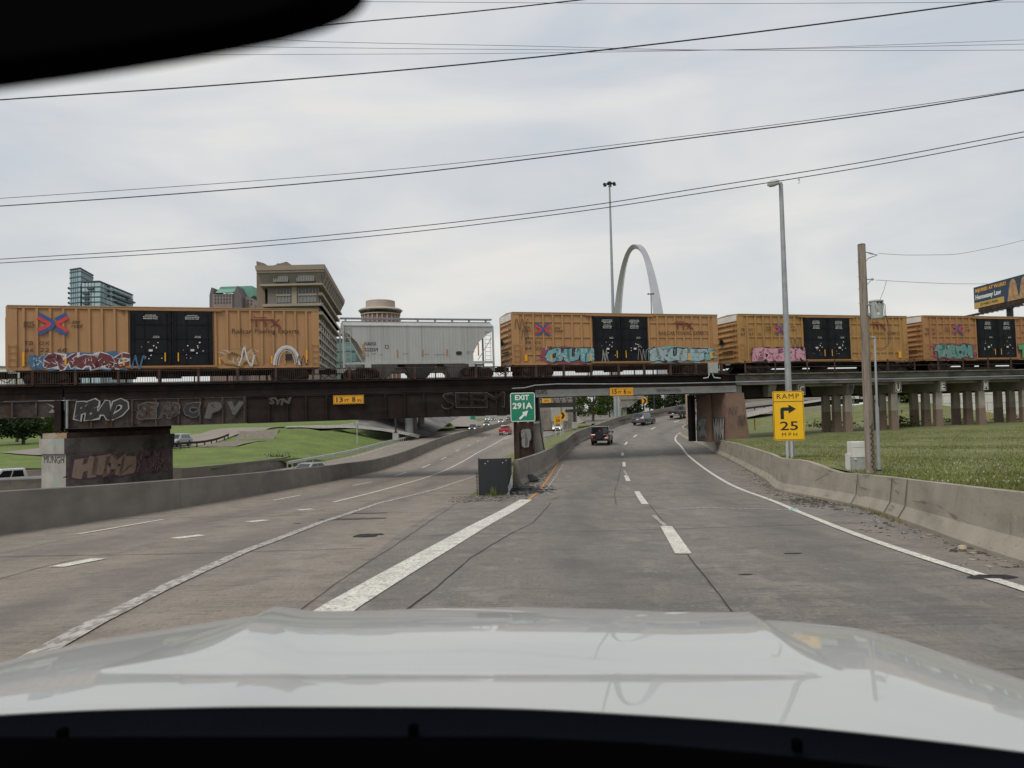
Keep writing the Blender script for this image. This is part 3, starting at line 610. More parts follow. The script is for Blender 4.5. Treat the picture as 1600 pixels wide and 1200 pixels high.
for y in [8 + 9.2 * i for i in range(8)]:
    mb = MB(); x = XLB(y); z = zl0(y); mb.hexa([(x + .004, y, z + .01), (x - .05, y, z + .01), (x - .05, y + .018, z + .01), (x + .004, y + .018, z + .01), (x - .016, y, z + 1.03), (x - .05, y, z + 1.03), (x - .05, y + .018, z + 1.03), (x - .016, y + .018, z + 1.03)]); mb.build('joint', M_jnt, o)
tag(o, 'tall dark grey concrete barrier along the left edge of the left carriageway', 'barrier')
G = smooth_line([(.18, 34.2), (.85, 38), (2.1, 46), (4.5, 63), (8.0, 81.5), (14.7, 103), (19.0, 112), (27.7, 123), (40, 134), (62, 144), (100, 152)], 1.5)
P = [(p.x, p.y, zr(p.x, p.y), 1.22) for p in G]
o = sweep(P, lambda H: [(.22, -.3), (.22, .1), (.10, .3), (.03, H), (-.2, H), (-.3, -1.2)], 1).build('concrete_barrier', M_barrd); tag(o, 'grey concrete divider curving away between the two roads, behind the black crash shield', 'barrier')
# low wall in front of the white car at the far left and the retaining wall behind it
P = [(x, y, z, .95) for x, y, z in [(-80, 44, -4.55), (-50, 44.5, -4.6), (-40, 45, -4.55), (-30, 46, -4.5), (-27.5, 46.5, -4.55)]]
o = sweep(P, wallp, -1).build('concrete_barrier', M_barr); tag(o, 'low tan concrete wall left of the graffiti pier, in front of a white pickup', 'barrier')
Po = smooth_line([(-70, 57.5), (-43, 60.2), (-33, 60.7), (-28.4, 61.5), (-24.9, 69), (-23.8, 76)], 1.5)
o = sweep([(p.x, p.y, -5.0 if p.y < 61 else -5.2, 1.12) for p in Po], wallp, -1).build('retaining_wall', M_barrd); tag(o, 'dark low retaining wall at the foot of the green bank, right of the graffiti pier', 'wall')
# guard rails
def guardrail(pts, fn, label, hgt=.72, step=1.9, side=1, m=M_galvl, off=0.0, group='steel guard rails'):
    P = smooth_line(pts, step); t = empty('guard_rail', (P[0].x, P[0].y, fn(P[0].x, P[0].y)), 0, label, 'guard rail', group)
    Q = [(p.x, p.y, fn(p.x, p.y), 0) for p in P]
    o = sweep(Q, lambda H: [(0, hgt - .31), (.05, hgt - .27), (.05, hgt - .2), (0, hgt - .155), (.05, hgt - .11), (.05, hgt - .04), (0, hgt), (-.03, hgt - .15)], side).build('rail', m, t, world=True)
    for k, p in enumerate(P):
        if k > 70: break
        mb = MB(); z = fn(p.x, p.y); mb.box(p.x - .14, p.x - .02, p.y - .07, p.y + .07, z - .2, z + hgt - .03); mb.build('post', M_dkmetal if m is not M_galvl else M_galv, t, world=True)
    return t
guardrail([(-23.2, 74), (-21.9, 86), (-19.9, 110), (-19.0, 130), (-19.4, 160), (-19.7, 190)], lambda x, y: zo0(y), 'long steel guard rail on the near edge of the green bank, behind the opposing road')
guardrail([(-42.5, 82), (-41.6, 90), (-41.2, 100), (-41.2, 104)], lambda x, y: bankz(x, y) + .1, 'dark short guard rail beside the curving ramp, right of the small silver car', step=1.8, m=M_rust)
guardrail([(3.2, 96), (4.2, 105), (6.2, 115), (9.0, 130), (13, 148)], lambda x, y: zl0(y) + .25, 'guard rail with close posts on the grass strip behind the ramp divider', step=1.5)
guardrail([(30, 107), (36, 111), (42, 114.5), (50, 118.5), (62, 122)], lambda x, y: zr(x, y) + .25, 'dark guard rail between the brown pier and the yellow ramp sign', hgt=.9, step=2.0, m=M_rust)
# gravel under that guard rail
mb = MB(); A = smooth_line([(29, 104.5), (36, 109), (42, 112.5), (50, 116.5), (64, 120)], 2)
mb.grid([[(p.x, p.y, zr(p.x, p.y) + .22), (p.x + 1.2, p.y - 2.2, lawnz(p.x + 1.2, p.y - 2.2, 25) + .2), (p.x + 2.5, p.y - 5.0, lawnz(p.x + 2.5, p.y - 5, 25) + .06)] for p in A]); setting(mb, 'riprap_slope', M_gravel)
# rocks on the crest of the left bank
mb = MB(); R = [at(448, 668, 112), at(500, 667, 115), at(560, 669, 118), (at(600, 673, 124)), at(640, 680, 128), at(655, 684, 134)]
mb.grid([[Vector(p) + Vector((0, -1.5, .02)), Vector(p) + Vector((0, 1, .25)), Vector(p) + Vector((0, 5, .2))] for p in R]); setting(mb, 'stone_slope', M_gravel)
mb = MB(); mb.grid([[at(560, 669, 119), at(600, 676, 124), at(668, 682, 140)], [at(560, 652, 140), at(600, 651, 145), at(700, 662, 170)], [at(540, 640, 160), at(600, 640, 170), at(720, 650, 190)]]); setting(mb, 'paved_slope', mat('slope_paving', (.13, .125, .12), .9, scale=.4, var=.25, col2=(.2, .19, .18), mask=(.5, .6)))
# ---------------------------------------------------------------- railway bridge
BR = empty('railway_bridge', T(32, -1.5, -6), 0, 'long dark steel railway bridge carrying the freight train over both roads', 'bridge')
S0, S1 = -45.0, 150.0
SA = hitT(99, 640, -1.5)[0]; SBend = hitT(836, 640, -1.5)[0]; SC_ = hitT(1150, 610, -1.5)[0]
# deck slab and ballast
def seg(mbx, s0, s1, n0, n1, h0, h1): mbx.tbox(s0, s1, n0, n1, h0, h1)
mb = MB(); mb.tbox(S0, SC_, -1.2, 4.6, -1.6, -1.22); mb.build('deck', M_steel, BR, world=True)
mb = MB(); mb.tbox(SC_ + .01, S1, -1.2, 4.6, -1.6, -1.22); mb.build('deck', M_pier, BR, world=True)
# fascia beam with flanges
def fascia(s0, s1, m, name='edge_beam'):
    mb = MB(); mb.tbox(s0, s1, -1.45, -1.2, -1.9, -1.1); mb.tbox(s0, s1, -1.78, -1.2, -1.14, -1.05); mb.tbox(s0, s1, -1.62, -1.2, -1.97, -1.88); mb.tbox(s0, s1, -1.52, -1.2, -1.52, -1.46)
    return mb.build(name, m, BR, world=True)
mb = MB(); mb.tbox(SC_ + .1, S1, 4.3, 4.55, -3.1, -1.62); mb.build('cross_beam', M_steel, BR, world=True)
M_conc2 = mat('deck_edge_concrete', (.15, .14, .125), .8, scale=.8, var=.25, col2=(.07, .065, .06), mask=(.48, .62), stretch=(1, 1, 3))
fascia(S0, SA - .05, M_steel); fascia(SA + .02, SBend, M_steel); fascia(SBend + .03, SC_, M_steel); fascia(SC_ + .03, S1, M_conc2)
# plate girders
def girder(s0, s1, hb, m, n=-1.5, ribs=None, name='plate_girder'):
    mb = MB(); mb.tbox(s0, s1, n, n + .05, hb, -1.99); mb.tbox(s0, s1, n - .16, n + .2, hb - .05, hb + .0); mb.tbox(s0, s1, n - .10, n + .0, -2.06, -1.99)
    for s in ribs or []: mb.tbox(s - .05, s + .05, n - .13, n, hb + .005, -2.065)
    return mb.build(name, m, BR, world=True)
rb = [hitT(px, 640, -1.5)[0] for px in (20, 57, 95)]
girder(S0, SA - .1, -2.93, M_steelg, ribs=rb + [-6, -9, -12])
pxr = [107, 143, 175, 207, 244, 279, 313, 348, 382]
ribs = [hitT(px, 640, -1.5)[0] for px in pxr]; sg = hitT(386, 640, -1.5)[0]
girder(SA + .05, sg - .02, -3.70, M_steelg, ribs=ribs)
ribs2 = [hitT(px, 640, -1.5)[0] for px in (420, 449, 478, 510, 602, 632, 662, 700, 740, 775)]
girder(sg + .005, SBend, -3.72, M_steel, ribs=ribs2)
for n_ in (1.4, 4.3):
    mb = MB(); mb.tbox(SA + .05, SBend, n_, n_ + .06, -3.70, -1.6); mb.tbox(SA + .05, SBend, n_ - .15, n_ + .2, -3.75, -3.705); mb.build('plate_girder', M_steel, BR, world=True)
mb = MB(); mb.tbox(SBend + .05, SC_ - .05, -1.60, -1.42, -2.50, -1.99); mb.tbox(SBend + .05, SC_ - .05, -1.66, -1.36, -2.54, -2.50)
mb.build('grey_beam', M_gray, BR, world=True)
for n_ in (1.4, 4.3):
    mb = MB(); mb.tbox(SBend + .05, SC_ - .05, n_, n_ + .2, -2.5, -1.6); mb.build('cross_beam', M_steel, BR, world=True)
# hinge post at the left pier
mb = MB(); mb.tbox(SA - .42, SA - .08, -1.75, -1.0, -3.85, -1.99); mb.build('bearing_post', M_steel, BR, world=True)
mb = MB(); mb.tube([T(SA + .25, -1.72, -3.7), T(SA + .25, -1.72, -2.0)], .07, 8); mb.build('drain_pipe', M_galv, BR, world=True)
# conduits on the fascia
mb = MB(); pA = [T(hitT(px, py, -1.85)[0], -1.85, hitT(px, py, -1.85)[1]) for px, py in [(800, 607), (820, 606), (836, 602), (870, 600), (960, 600), (1060, 599), (1150, 597), (1260, 594), (1400, 592), (1600, 587)]]
mb.tube(pA, .045, 6); mb.build('conduit', M_galv, BR, world=True)
# electrical box on the railing with two bent conduits
eb = empty('junction_box', T(hitT(1113, 590, -1.95)[0], -1.95, hitT(1113, 590, -1.95)[1]), TA, 'light grey junction box on the bridge railing above the brown pier', 'electrical box')
mb = MB(); s_, h_ = hitT(1106, 590, -1.95); s2, h2 = hitT(1119, 567, -1.95); mb.tbox(s_, s2, -2.2, -1.98, h_ + .35, h2 + .0); mb.build('box', M_cabg, eb, world=True, bevel=.02)
for px, dx in ((1108, -9), (1113.5, 12)):
    p = [T(hitT(x, y, -2.08)[0], -2.08, hitT(x, y, -2.08)[1]) for x, y in [(px, 578), (px, 586), (px + dx * .2, 590), (px + dx, 591)]]
    mb = MB(); mb.tube(p, .05, 6); mb.build('conduit', M_galvl, eb, world=True)
# rails
for n_ in (.8, 2.25):
    mb = MB(); mb.tbox(S0, S1, n_ - .035, n_ + .035, -1.2, -1.02); mb.build('rail', M_rust, BR, world=True)
mb = MB()
for i in range(int((S1 - S0) / .55)):
    s = S0 + i * .55; mb.tbox(s, s + .22, .2, 2.85, -1.3, -1.2)
o = mb.build('sleeper', M_under, BR, world=True)
mb = MB(); mb.tbox(SC_, S1, 4.35, 4.5, -1.22, -.42); mb.build('parapet', M_conc2, BR, world=True)
mb = MB(); mb.tbox(S0, SC_ - .01, 4.4, 4.45, -.75, -.70); mb.tbox(S0, SC_ - .01, 4.4, 4.45, -.30, -.25)
for k_ in range(int((SC_ - S0) / 2.2)): mb.tbox(S0 + k_ * 2.2, S0 + k_ * 2.2 + .09, 4.46, 4.54, -1.22, -.2)
mb.build('far_railing', M_rust, BR, world=True)
mb = MB(); mb.tbox(S0, SC_ - .01, 3.4, 4.2, -1.218, -1.0); mb.build('ballast_curb', M_under, BR, world=True)
# railing: posts one by one, pickets as surface pattern of each panel
posts = [-8.2, -4.6, -1.0, 1.0] + [hitT(px, 590, -1.8)[0] for px in (51, 118, 185, 249, 310, 371, 431, 489, 546, 599, 648, 697, 744, 790, 838, 881, 924, 967, 1007, 1048, 1088, 1128)]
posts = sorted(set(round(p, 2) for p in posts if p > 1.2 or p < 0)); ln = []
for i, s in enumerate(posts):
    mb = MB(); mb.tbox(s - .07, s + .07, -1.86, -1.72, -1.06, -.16); mb.build('railing_post', M_rust, BR, world=True)
for a, b in zip(posts, posts[1:]):
    mb = MB(); mb.tbox(a + .08, b - .08, -1.81, -1.77, -.27, -.22); mb.tbox(a + .08, b - .08, -1.81, -1.77, -1.0, -.96)
    k = int((b - a) / .13)
    for j in range(1, k): s = a + (b - a) * j / k; mb.tbox(s - .011, s + .011, -1.80, -1.78, -.955, -.275)
    mb.build('railing_panel', M_rust, BR, world=True)
posts2 = [hitT(px, 590, -1.8)[0] for px in (1165, 1212, 1262, 1305, 1352, 1388, 1430, 1467, 1506, 1545, 1581, 1620)]
for s in posts2:
    mb = MB(); mb.tbox(s - .045, s + .045, -1.84, -1.75, -1.06, .02); mb.build('railing_post', M_rust, BR, world=True)
for hh in (-.1, -.55):
    mb = MB(); mb.tbox(posts2[0], posts2[-1], -1.74, -1.70, hh, hh + .045); mb.build('hand_rail', M_rust, BR, world=True)
mb = MB(); mb.tbox(posts[-1] + .1, posts2[0], -1.80, -1.77, -.26, -.22); mb.build('hand_rail', M_rust, BR, world=True)
# left pier (skewed, painted)
A_, B_, C_ = at(65, 700, 43.6), at(103, 700, 43.2), at(270, 700, 51.0)
dv = Vector((C_.x - B_.x, C_.y - B_.y, 0)); D_ = Vector((A_.x, A_.y, 0)) + dv
A2, B2, C2 = Vector((A_.x, A_.y, 0)), Vector((B_.x, B_.y, 0)), Vector((C_.x, C_.y, 0))
zc_top = at(103, 685, 43.2).z; zc_bot = at(103, 709, 43.2).z; zpl = at(103, 676.5, 43.2).z
def ring(P, z, e=0.0):
    c = sum((p for p in P), Vector()) / 4; return [Vector((p.x, p.y, z)) + (p - c).normalized() * e for p in P]
Q = [A2, B2, C2, D_]
M_piershade = mat('pier_side_shaded_concrete', (.125, .11, .098), .9, scale=.7, var=.25, col2=(.045, .04, .036), mask=(.46, .6))  # all faces but the front carry the shade under the bridge in their colour
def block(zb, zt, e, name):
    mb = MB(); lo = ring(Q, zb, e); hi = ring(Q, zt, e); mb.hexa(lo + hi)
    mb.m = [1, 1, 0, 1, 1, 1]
    return mb.build(name, [M_pierlight, M_piershade], BR, world=True)
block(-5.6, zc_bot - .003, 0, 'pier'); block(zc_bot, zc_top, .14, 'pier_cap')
mb = MB(); mb.hexa([p for p in ring([A2, B2, B2 + dv * .98, A2 + dv * .98], zc_top + .003, -.05)] + [p for p in ring([A2, B2, B2 + dv * .98, A2 + dv * .98], zpl, -.05)]); mb.m = [1, 1, 0, 1, 1, 1]
mb.build('bearing_shelf', [M_pierrust, M_rust], BR, world=True)
mb = MB(); mb.hexa([p for p in ring([B2 + dv * .12 - Vector((.9, 0, 0)), B2 + dv * .12 + Vector((.05, 0, 0)), C2, D_ + Vector((.4, 0, 0))], zpl + .003, -.1)] + [T(0, 0, 0) * 0 + Vector((p.x, p.y, T(0, 0, 0).z - 3.68)) for p in ring([B2 + dv * .12 - Vector((.9, 0, 0)), B2 + dv * .12 + Vector((.05, 0, 0)), C2, D_ + Vector((.4, 0, 0))], 0, -.1)])
mb.build('pier_pedestal', M_steel, BR, world=True)
# centre pier: rusty steel column
s0_, _ = hitT(808, 680, -1.3); s1_, _ = hitT(834, 680, -1.3)
for k, n_ in enumerate((-1.3, 1.2, 3.6)):
    q0_, q1_ = s0_ + .36 * (n_ + 1.3), s1_ + .36 * (n_ + 1.3)
    mb = MB(); mb.tbox(q0_, q1_, n_, n_ + .8, -9.0, -3.8 if k else -2.55)
    if not k:
        for sx_ in (s0_, s1_ - .12): mb.tbox(sx_, sx_ + .12, n_ - .14, n_ - .003, -8.9, -5.0)
        mb.tbox(s0_ + .13, s1_ - .13, n_ - .12, n_ - .003, -5.05, -4.9)
    mb.build('steel_column', M_rust, BR, world=True)
mb = MB(); mb.tbox(s1_ + .05, s1_ + .5, -1.2, 4.5, -4.3, -2.5); mb.build('bracket', M_steel, BR, world=True)  # black recess right of the column: its shade built as a dark block
mb = MB(); mb.tube([T(s1_ + .35, -1.6, -2.6), T(s1_ + .45, -1.6, -5), T(s1_ + 1.0, -1.6, -8.3)], .06, 6); mb.build('drain_pipe', M_dkmetal, BR, world=True)
mb = MB(); mb.tbox(s1_ + .05, s1_ + .9, -.9, -.3, -8.6, -4.5); mb.build('steel_column', M_pier, BR, world=True)
# right brown pier
sL, hT_ = hitT(1134, 613, -1.7); sR, _ = hitT(1162, 613, -1.7); hB_ = -6.6
mb = MB(); mb.hexa([T(sL - .02, -1.7, hB_), T(sR + .45, -1.7, hB_), T(sR + .3, 2.6, hB_), T(sL - .1, 2.6, hB_), T(sL, -1.7, -2.6), T(sR, -1.7, -2.6), T(sR, 2.6, -2.6), T(sL, 2.6, -2.6)]); mb.build('pier', M_brown, BR, world=True)
mb = MB(); mb.tbox(sL - .35, sL - .12, .2, .75, hB_, -2.6); mb.build('pilaster', M_brown, BR, world=True)
mb = MB(); mb.tbox(sL - .5, sL - .12, 2.7, 3.3, hB_, -2.6); mb.build('pilaster', M_steel, BR, world=True)
mb = MB(); mb.tbox(sL - .2, sR + .1, -1.3, 3.5, -2.58, -1.99); mb.build('bearing_block', M_pier, BR, world=True)
# black opening right of the pier: deep stub wall under the deck
s3, _ = hitT(1167, 605, -1.2); s4, _ = hitT(1198, 605, -1.2)
mb = MB(); mb.tbox(s3, s4, -.6, 4.5, -3.0, -1.65); mb.build('cross_beam', M_steel, BR, world=True)
# trestle bents
caps = [hitT(px, 606, -1.3)[0] for px in (1207, 1251, 1330, 1402, 1472, 1539, 1607, 1672)]
letters = 'B C R U E M N S'.split()
M_capdk = mat('bent_cap_concrete', (.19, .17, .145), .9, scale=1, var=.25)
def bandmat():
    m = mat('trestle_column_paint', (.27, .24, .20), .9, scale=1.2, var=.2)
    t = m.node_tree; N = t.nodes; b = N['Principled BSDF']; src = b.inputs['Base Color'].links[0].from_socket
    c = N.new('ShaderNodeTexCoord'); sp = N.new('ShaderNodeSeparateXYZ'); t.links.new(c.outputs['Object'], sp.inputs[0])
    mx = N.new('ShaderNodeMixRGB'); mx.inputs[2].default_value = (.175, .125, .097, 1)
    g = N.new('ShaderNodeMath'); g.operation = 'LESS_THAN'; g.inputs[1].default_value = 0.0; t.links.new(sp.outputs['Z'], g.inputs[0])
    n = N.new('ShaderNodeTexNoise'); n.inputs['Scale'].default_value = 1.5; mm = N.new('ShaderNodeMath'); mm.operation = 'MULTIPLY'; mr2 = N.new('ShaderNodeMapRange'); mr2.inputs['From Min'].default_value = .3; mr2.inputs['From Max'].default_value = .5; mr2.inputs['To Min'].default_value = .6
    t.links.new(n.outputs['Fac'], mr2.inputs['Value']); t.links.new(mr2.outputs[0], mm.inputs[1]); t.links.new(g.outputs[0], mm.inputs[0])
    t.links.new(mm.outputs[0], mx.inputs[0]); t.links.new(src, mx.inputs[1]); t.links.new(mx.outputs[0], b.inputs['Base Color']); return m
M_tcol = bandmat()
for i, s in enumerate(caps):
    mb = MB(); mb.hexa([T(s - .33, -1.1, -2.97), T(s + .33, -1.1, -2.97), T(s + .33, 3.1, -2.97), T(s - .33, 3.1, -2.97), T(s - .4, -1.35, -1.99), T(s + .4, -1.35, -1.99), T(s + .4, 3.5, -1.99), T(s - .4, 3.5, -1.99)])
    cp = mb.build('bent_cap', M_capdk, BR, world=True)
    if i in (1, 2, 3, 4, 5):
        l = MB(); Mx = TM @ Matrix.Translation(Vector((s, 0, 0))); 
        add_text(l, letters[i], -.22, .22, -2.8, -2.15, 0, bold=.03, M=Mx @ Matrix(((1,0,0,0),(0,1,0,-1.30),(0,-.25,1,-.5),(0,0,0,1))) if False else TM @ Matrix.Translation(Vector((s, -1.40, 0))))
        for (a, b, c, d) in ((-.33, .33, -2.9, -2.86), (-.33, .33, -2.08, -2.04), (-.33, -.30, -2.86, -2.08), (.30, .33, -2.86, -2.08)):
            l.q(*[TM @ Vector(p) for p in ((s + a, -1.40, c), (s + b, -1.40, c), (s + b, -1.40, d), (s + a, -1.40, d))])
        l.flat = True; l.build('painted_letter', M_lwht if i in (1, 5) else M_lblk if i == 2 else M_lwht, BR, world=True)
    for j, n_ in enumerate(() if i == 0 else (-.75, .55, 1.85)):
        zt = T(s, n_, -2.975).z; zb = -3.4; w = .29; zm = -.55
        c0 = T(s, n_, 0); mb = MB()
        mb.hexa([(c0.x - w * 1.2, c0.y - w, zb - zm), (c0.x + w * 1.2, c0.y - w, zb - zm), (c0.x + w * 1.2, c0.y + w, zb - zm), (c0.x - w * 1.2, c0.y + w, zb - zm), (c0.x - w, c0.y - w, zt - zm), (c0.x + w, c0.y - w, zt - zm), (c0.x + w, c0.y + w, zt - zm), (c0.x - w, c0.y + w, zt - zm)])
        inv = WM[BR.name].inverted(); me_o = mb.build('column', M_tcol, BR, bevel=.05); me_o.location = inv @ Vector((0, 0, zm))
    # beam stub between bents
for a, b in zip(caps[1:], caps[2:]):
    mb = MB(); mb.tbox(a + .42, b - .42, -.9, -.6, -2.2, -1.99); mb.build('stringer', M_pier, BR, world=True)

# ---------------------------------------------------------------- clearance signs (hang on the bridge)
def plate(name, px0, py0, px1, py1, n, m, label, cat, parent=None, thick=.03, r=.06, group=None):
    s0, h1 = hitT(px0, py0, n); s1, _ = hitT(px1, py0, n); _, h0 = hitT(px0, py1, n)
    t = empty(name, (0, 0, 0), 0, label, cat, group, M=TM @ Matrix.Translation(Vector((s0, n, h0))))
    w, h = s1 - s0, h1 - h0
    mb = MB(); mb.box(0, w, 0, thick, 0, h); mb.build('panel', m, t, bevel=.008)
    return t, w, h
t, w, h = plate('clearance_sign', 520, 618, 568, 632, -1.78, M_ogsign, 'yellow clearance sign reading 13 FT 8 IN on the dark girder', 'road sign')
mb = MB(); add_text(mb, '13', .16 * w / 2, .40 * w / 1.2 - .02, .24 * h, .80 * h, -.006, .02)
mb = MB(); add_text(mb, '13', .10 * w, .31 * w, .22 * h, .80 * h, -.006, .02); add_text(mb, 'FT', .37 * w, .51 * w, .22 * h, .56 * h, -.006, .01); add_text(mb, '8', .61 * w, .72 * w, .22 * h, .80 * h, -.006, .02); add_text(mb, 'IN', .79 * w, .91 * w, .22 * h, .56 * h, -.006, .01)
mb.build('lettering', M_blsign, t)
def frame2d(mb, w, h, m0, tk, y, r=0.0):
    for (a, b, c, d) in ((m0, w - m0, m0, m0 + tk), (m0, w - m0, h - m0 - tk, h - m0), (m0, m0 + tk, m0 + tk, h - m0 - tk), (w - m0 - tk, w - m0, m0 + tk, h - m0 - tk)):
        mb.q((a, y, c), (b, y, c), (b, y, d), (a, y, d))
    mb.flat = True
mb = MB(); frame2d(mb, w, h, .03, .025, -.005); mb.build('border', M_blsign, t)
t, w, h = plate('clearance_sign', 952.5, 606, 989, 618.5, -1.72, M_ogsign, 'yellow clearance sign reading 15 FT 6 IN on the light grey beam', 'road sign')
mb = MB(); add_text(mb, '15', .10 * w, .29 * w, .20 * h, .82 * h, -.006, .02); add_text(mb, 'FT', .35 * w, .49 * w, .20 * h, .56 * h, -.006, .01); add_text(mb, '6', .58 * w, .70 * w, .20 * h, .82 * h, -.006, .02); add_text(mb, 'IN', .76 * w, .89 * w, .20 * h, .56 * h, -.006, .01)
mb.build('lettering', M_blsign, t)

# ---------------------------------------------------------------- train
def strips_fit(mb, P, x0, x1, z0, z1, w, y):
    xs = [p[0] for p in P]; strip(mb, [(x0 + p[0] * (x1 - x0), z0 + p[1] * (z1 - z0)) for p in P], w, y)
def graffiti(parent, word, x0, x1, z0, z1, y, fill, outl, back=None, seed=0, shear=.2, warp=.06, bold=.12, name='graffiti', M=None, spikes=True, hl=None, step=1.0, nh=None):
    """painted piece: back cloud, outline, fill, highlights, drawn as thin layers of paint"""
    r = random.Random(seed); W_, H_ = x1 - x0, z1 - z0; e = .004 * step
    o = None
    def lay(mbx, m, nm, par):
        mbx.flat = True; return mbx.build(nm, m, par)
    if back:
        mb = MB(); n = 34; P = []
        for k in range(n):
            t = 2 * math.pi * k / n; q = 1 + (.22 if k % 2 else -.04) * r.random() * (1.5 if spikes else .3)
            cx, sy = math.cos(t), math.sin(t)
            sg_ = lambda v, p: math.copysign(abs(v) ** p, v)
            P.append(((x0 + x1) / 2 + W_ * .54 * q * sg_(cx, .55) + shear * H_ * .3 * sy, y - e, (z0 + z1) / 2 + H_ * .56 * q * sg_(sy, .6)))
        if M is not None: P = [tuple(M @ Vector(p)) for p in P]
        mb.q(*P); o = lay(mb, back, name, parent)
    mb = MB(); add_text(mb, word, x0 - .03, x1 + .03, z0 - .03, z1 + .03, y - 2 * e, bold * 1.5, shear, warp, seed, .82, M)
    o1 = lay(mb, outl, name, parent) if o is None else lay(mb, outl, 'outline', o); o = o or o1
    mb = MB(); add_text(mb, word, x0 + .03, x1 - .03, z0 + .03, z1 - .03, y - 3 * e, bold * .8, shear, warp, seed, .82, M); lay(mb, fill, 'letters', o)
    mb = MB()
    for k in range(int(8 + W_ * 7) if nh is None else nh):
        a = x0 + r.random() * W_; c = z0 + (.05 + .85 * r.random()) * H_; L2 = .15 * H_ + .32 * H_ * r.random(); ang = r.choice([.5, 1.2, 1.9, 2.6]) + r.random() * .4
        w = .014 + .022 * r.random(); dx, dz = math.cos(ang) * L2, math.sin(ang) * L2; nx, nz = -math.sin(ang) * w, math.cos(ang) * w
        P = [(a - nx, y - 4 * e, c - nz), (a + dx, y - 4 * e, c + dz), (a + nx, y - 4 * e, c + nz)]
        if M is not None: P = [tuple(M @ Vector(p)) for p in P]
        mb.q(*P)
    if mb.v: lay(mb, hl or outl, 'highlight', o)
    return o
def tagline(parent, x0, x1, z0, z1, y, m, seed, n=9, w=.03, name='graffiti_tag', M=None):
    r = random.Random(seed); P = []
    for k in range(n): P.append((x0 + (x1 - x0) * (k + .6 * r.random()) / n, z0 + (z1 - z0) * (r.random() if k % 2 else (1 if k % 4 else 0)) ))
    Q = []
    for i in range(len(P) - 1):
        p0 = P[max(i-1, 0)]; p1 = P[i]; p2 = P[i+1]; p3 = P[min(i+2, len(P)-1)]
        for k in range(4):
            t = k / 4; Q.append(tuple(.5 * ((2*p1[c]) + (p2[c]-p0[c])*t + (2*p0[c]-5*p1[c]+4*p2[c]-p3[c])*t*t + (3*p1[c]-p0[c]-3*p2[c]+p3[c])*t**3) for c in (0, 1)))
    mb = MB(); strip(mb, Q, w, y)
    if M is not None: mb.v = [tuple(M @ Vector(p)) for p in mb.v]
    return mb.build(name, m, parent)
def col(name, c, **k): return mat(name, c, .65, var=.08, **k)
G_mar = col('spray_maroon', (.13, .025, .03)); G_blue = col('spray_blue', (.05, .13, .24)); G_white = col('spray_white', (.55, .56, .58)); G_pink = col('spray_pink', (.55, .28, .36)); G_teal = col('spray_teal', (.16, .36, .38)); G_tealg = col('spray_green_teal', (.09, .25, .215)); G_blk = col('spray_black', (.02, .02, .022)); G_mag = col('spray_magenta', (.24, .055, .10)); G_grn = col('spray_green', (.09, .30, .13)); G_olive = col('spray_olive', (.23, .16, .05)); G_gray = col('spray_grey', (.13, .135, .14)); G_sil = col('spray_silver', (.24, .24, .235)); G_lt = col('spray_pale_blue', (.30, .40, .42))

def bogie(parent, x, yw=0.12):
    b = MB(); z0 = -1.03
    # side frame: cast truss outline
    for y in (yw, 2.86):
        out_ = [(x - 1.25, z0 + .42), (x - 1.2, z0 + .62), (x - .5, z0 + .80), (x + .5, z0 + .80), (x + 1.2, z0 + .62), (x + 1.25, z0 + .42), (x + .95, z0 + .36), (x + .35, z0 + .14), (x - .35, z0 + .14), (x - .95, z0 + .36)]
        b.prism(out_, 'y', y, y + .1)
    b.box(x - .3, x + .3, .1, 2.95, z0 + .35, z0 + .95)
    f = b.build('bogie', M_under, parent)
    for dx in (-.86, .86):
        for k, y in enumerate((.32, 2.6)):
            w = MB(); w.prism([(x + dx + .43 * math.cos(t * math.pi / 9), z0 + .43 + .43 * math.sin(t * math.pi / 9)) for t in range(18)], 'y', y, y + .13); w.prism([(x + dx + .13 * math.cos(t * math.pi / 5), z0 + .43 + .13 * math.sin(t * math.pi / 5)) for t in range(10)], 'y', y - .16, y)
            w.build('wheel', M_under if k else M_rust, f)
    s = MB()
    for q in (-.16, 0, .16): s.tube([(x + q, yw + .02, z0 + .2), (x + q, yw + .02, z0 + .62)], .06, 8)
    s.build('spring', M_under, f)
def coupler(parent, x, sgn):
    m = MB(); m.box(min(x, x + sgn * .75), max(x, x + sgn * .75), 1.38, 1.68, -.42, -.12); m.box(min(x + sgn * .55, x + sgn * .85), max(x + sgn * .55, x + sgn * .85), 1.28, 1.78, -.48, -.06)
    m.build('coupler', M_under, parent)
    m = MB(); m.tube([(x, 1.1, -.4), (x + sgn * .35, 1.0, -.75), (x + sgn * .8, 1.1, -.5)], .03, 6); m.build('air_hose', M_rubber, parent)
def ladder(parent, x, y, z0, z1, w=.42, m=None, axis='x', n=6):
    mb = MB()
    for k in range(n):
        z = z0 + (z1 - z0) * k / (n - 1)
        mb.tube([(x, y, z), (x + w, y, z)] if axis == 'x' else [(x, y, z), (x, y + w, z)], .018, 5)
    for q in (0, w):
        mb.tube([(x + q, y, z0 - .1), (x + q, y, z1 + .1)] if axis == 'x' else [(x, y + q, z0 - .1), (x, y + q, z1 + .1)], .02, 5)
    return mb.build('ladder', m or M_boxd, parent)
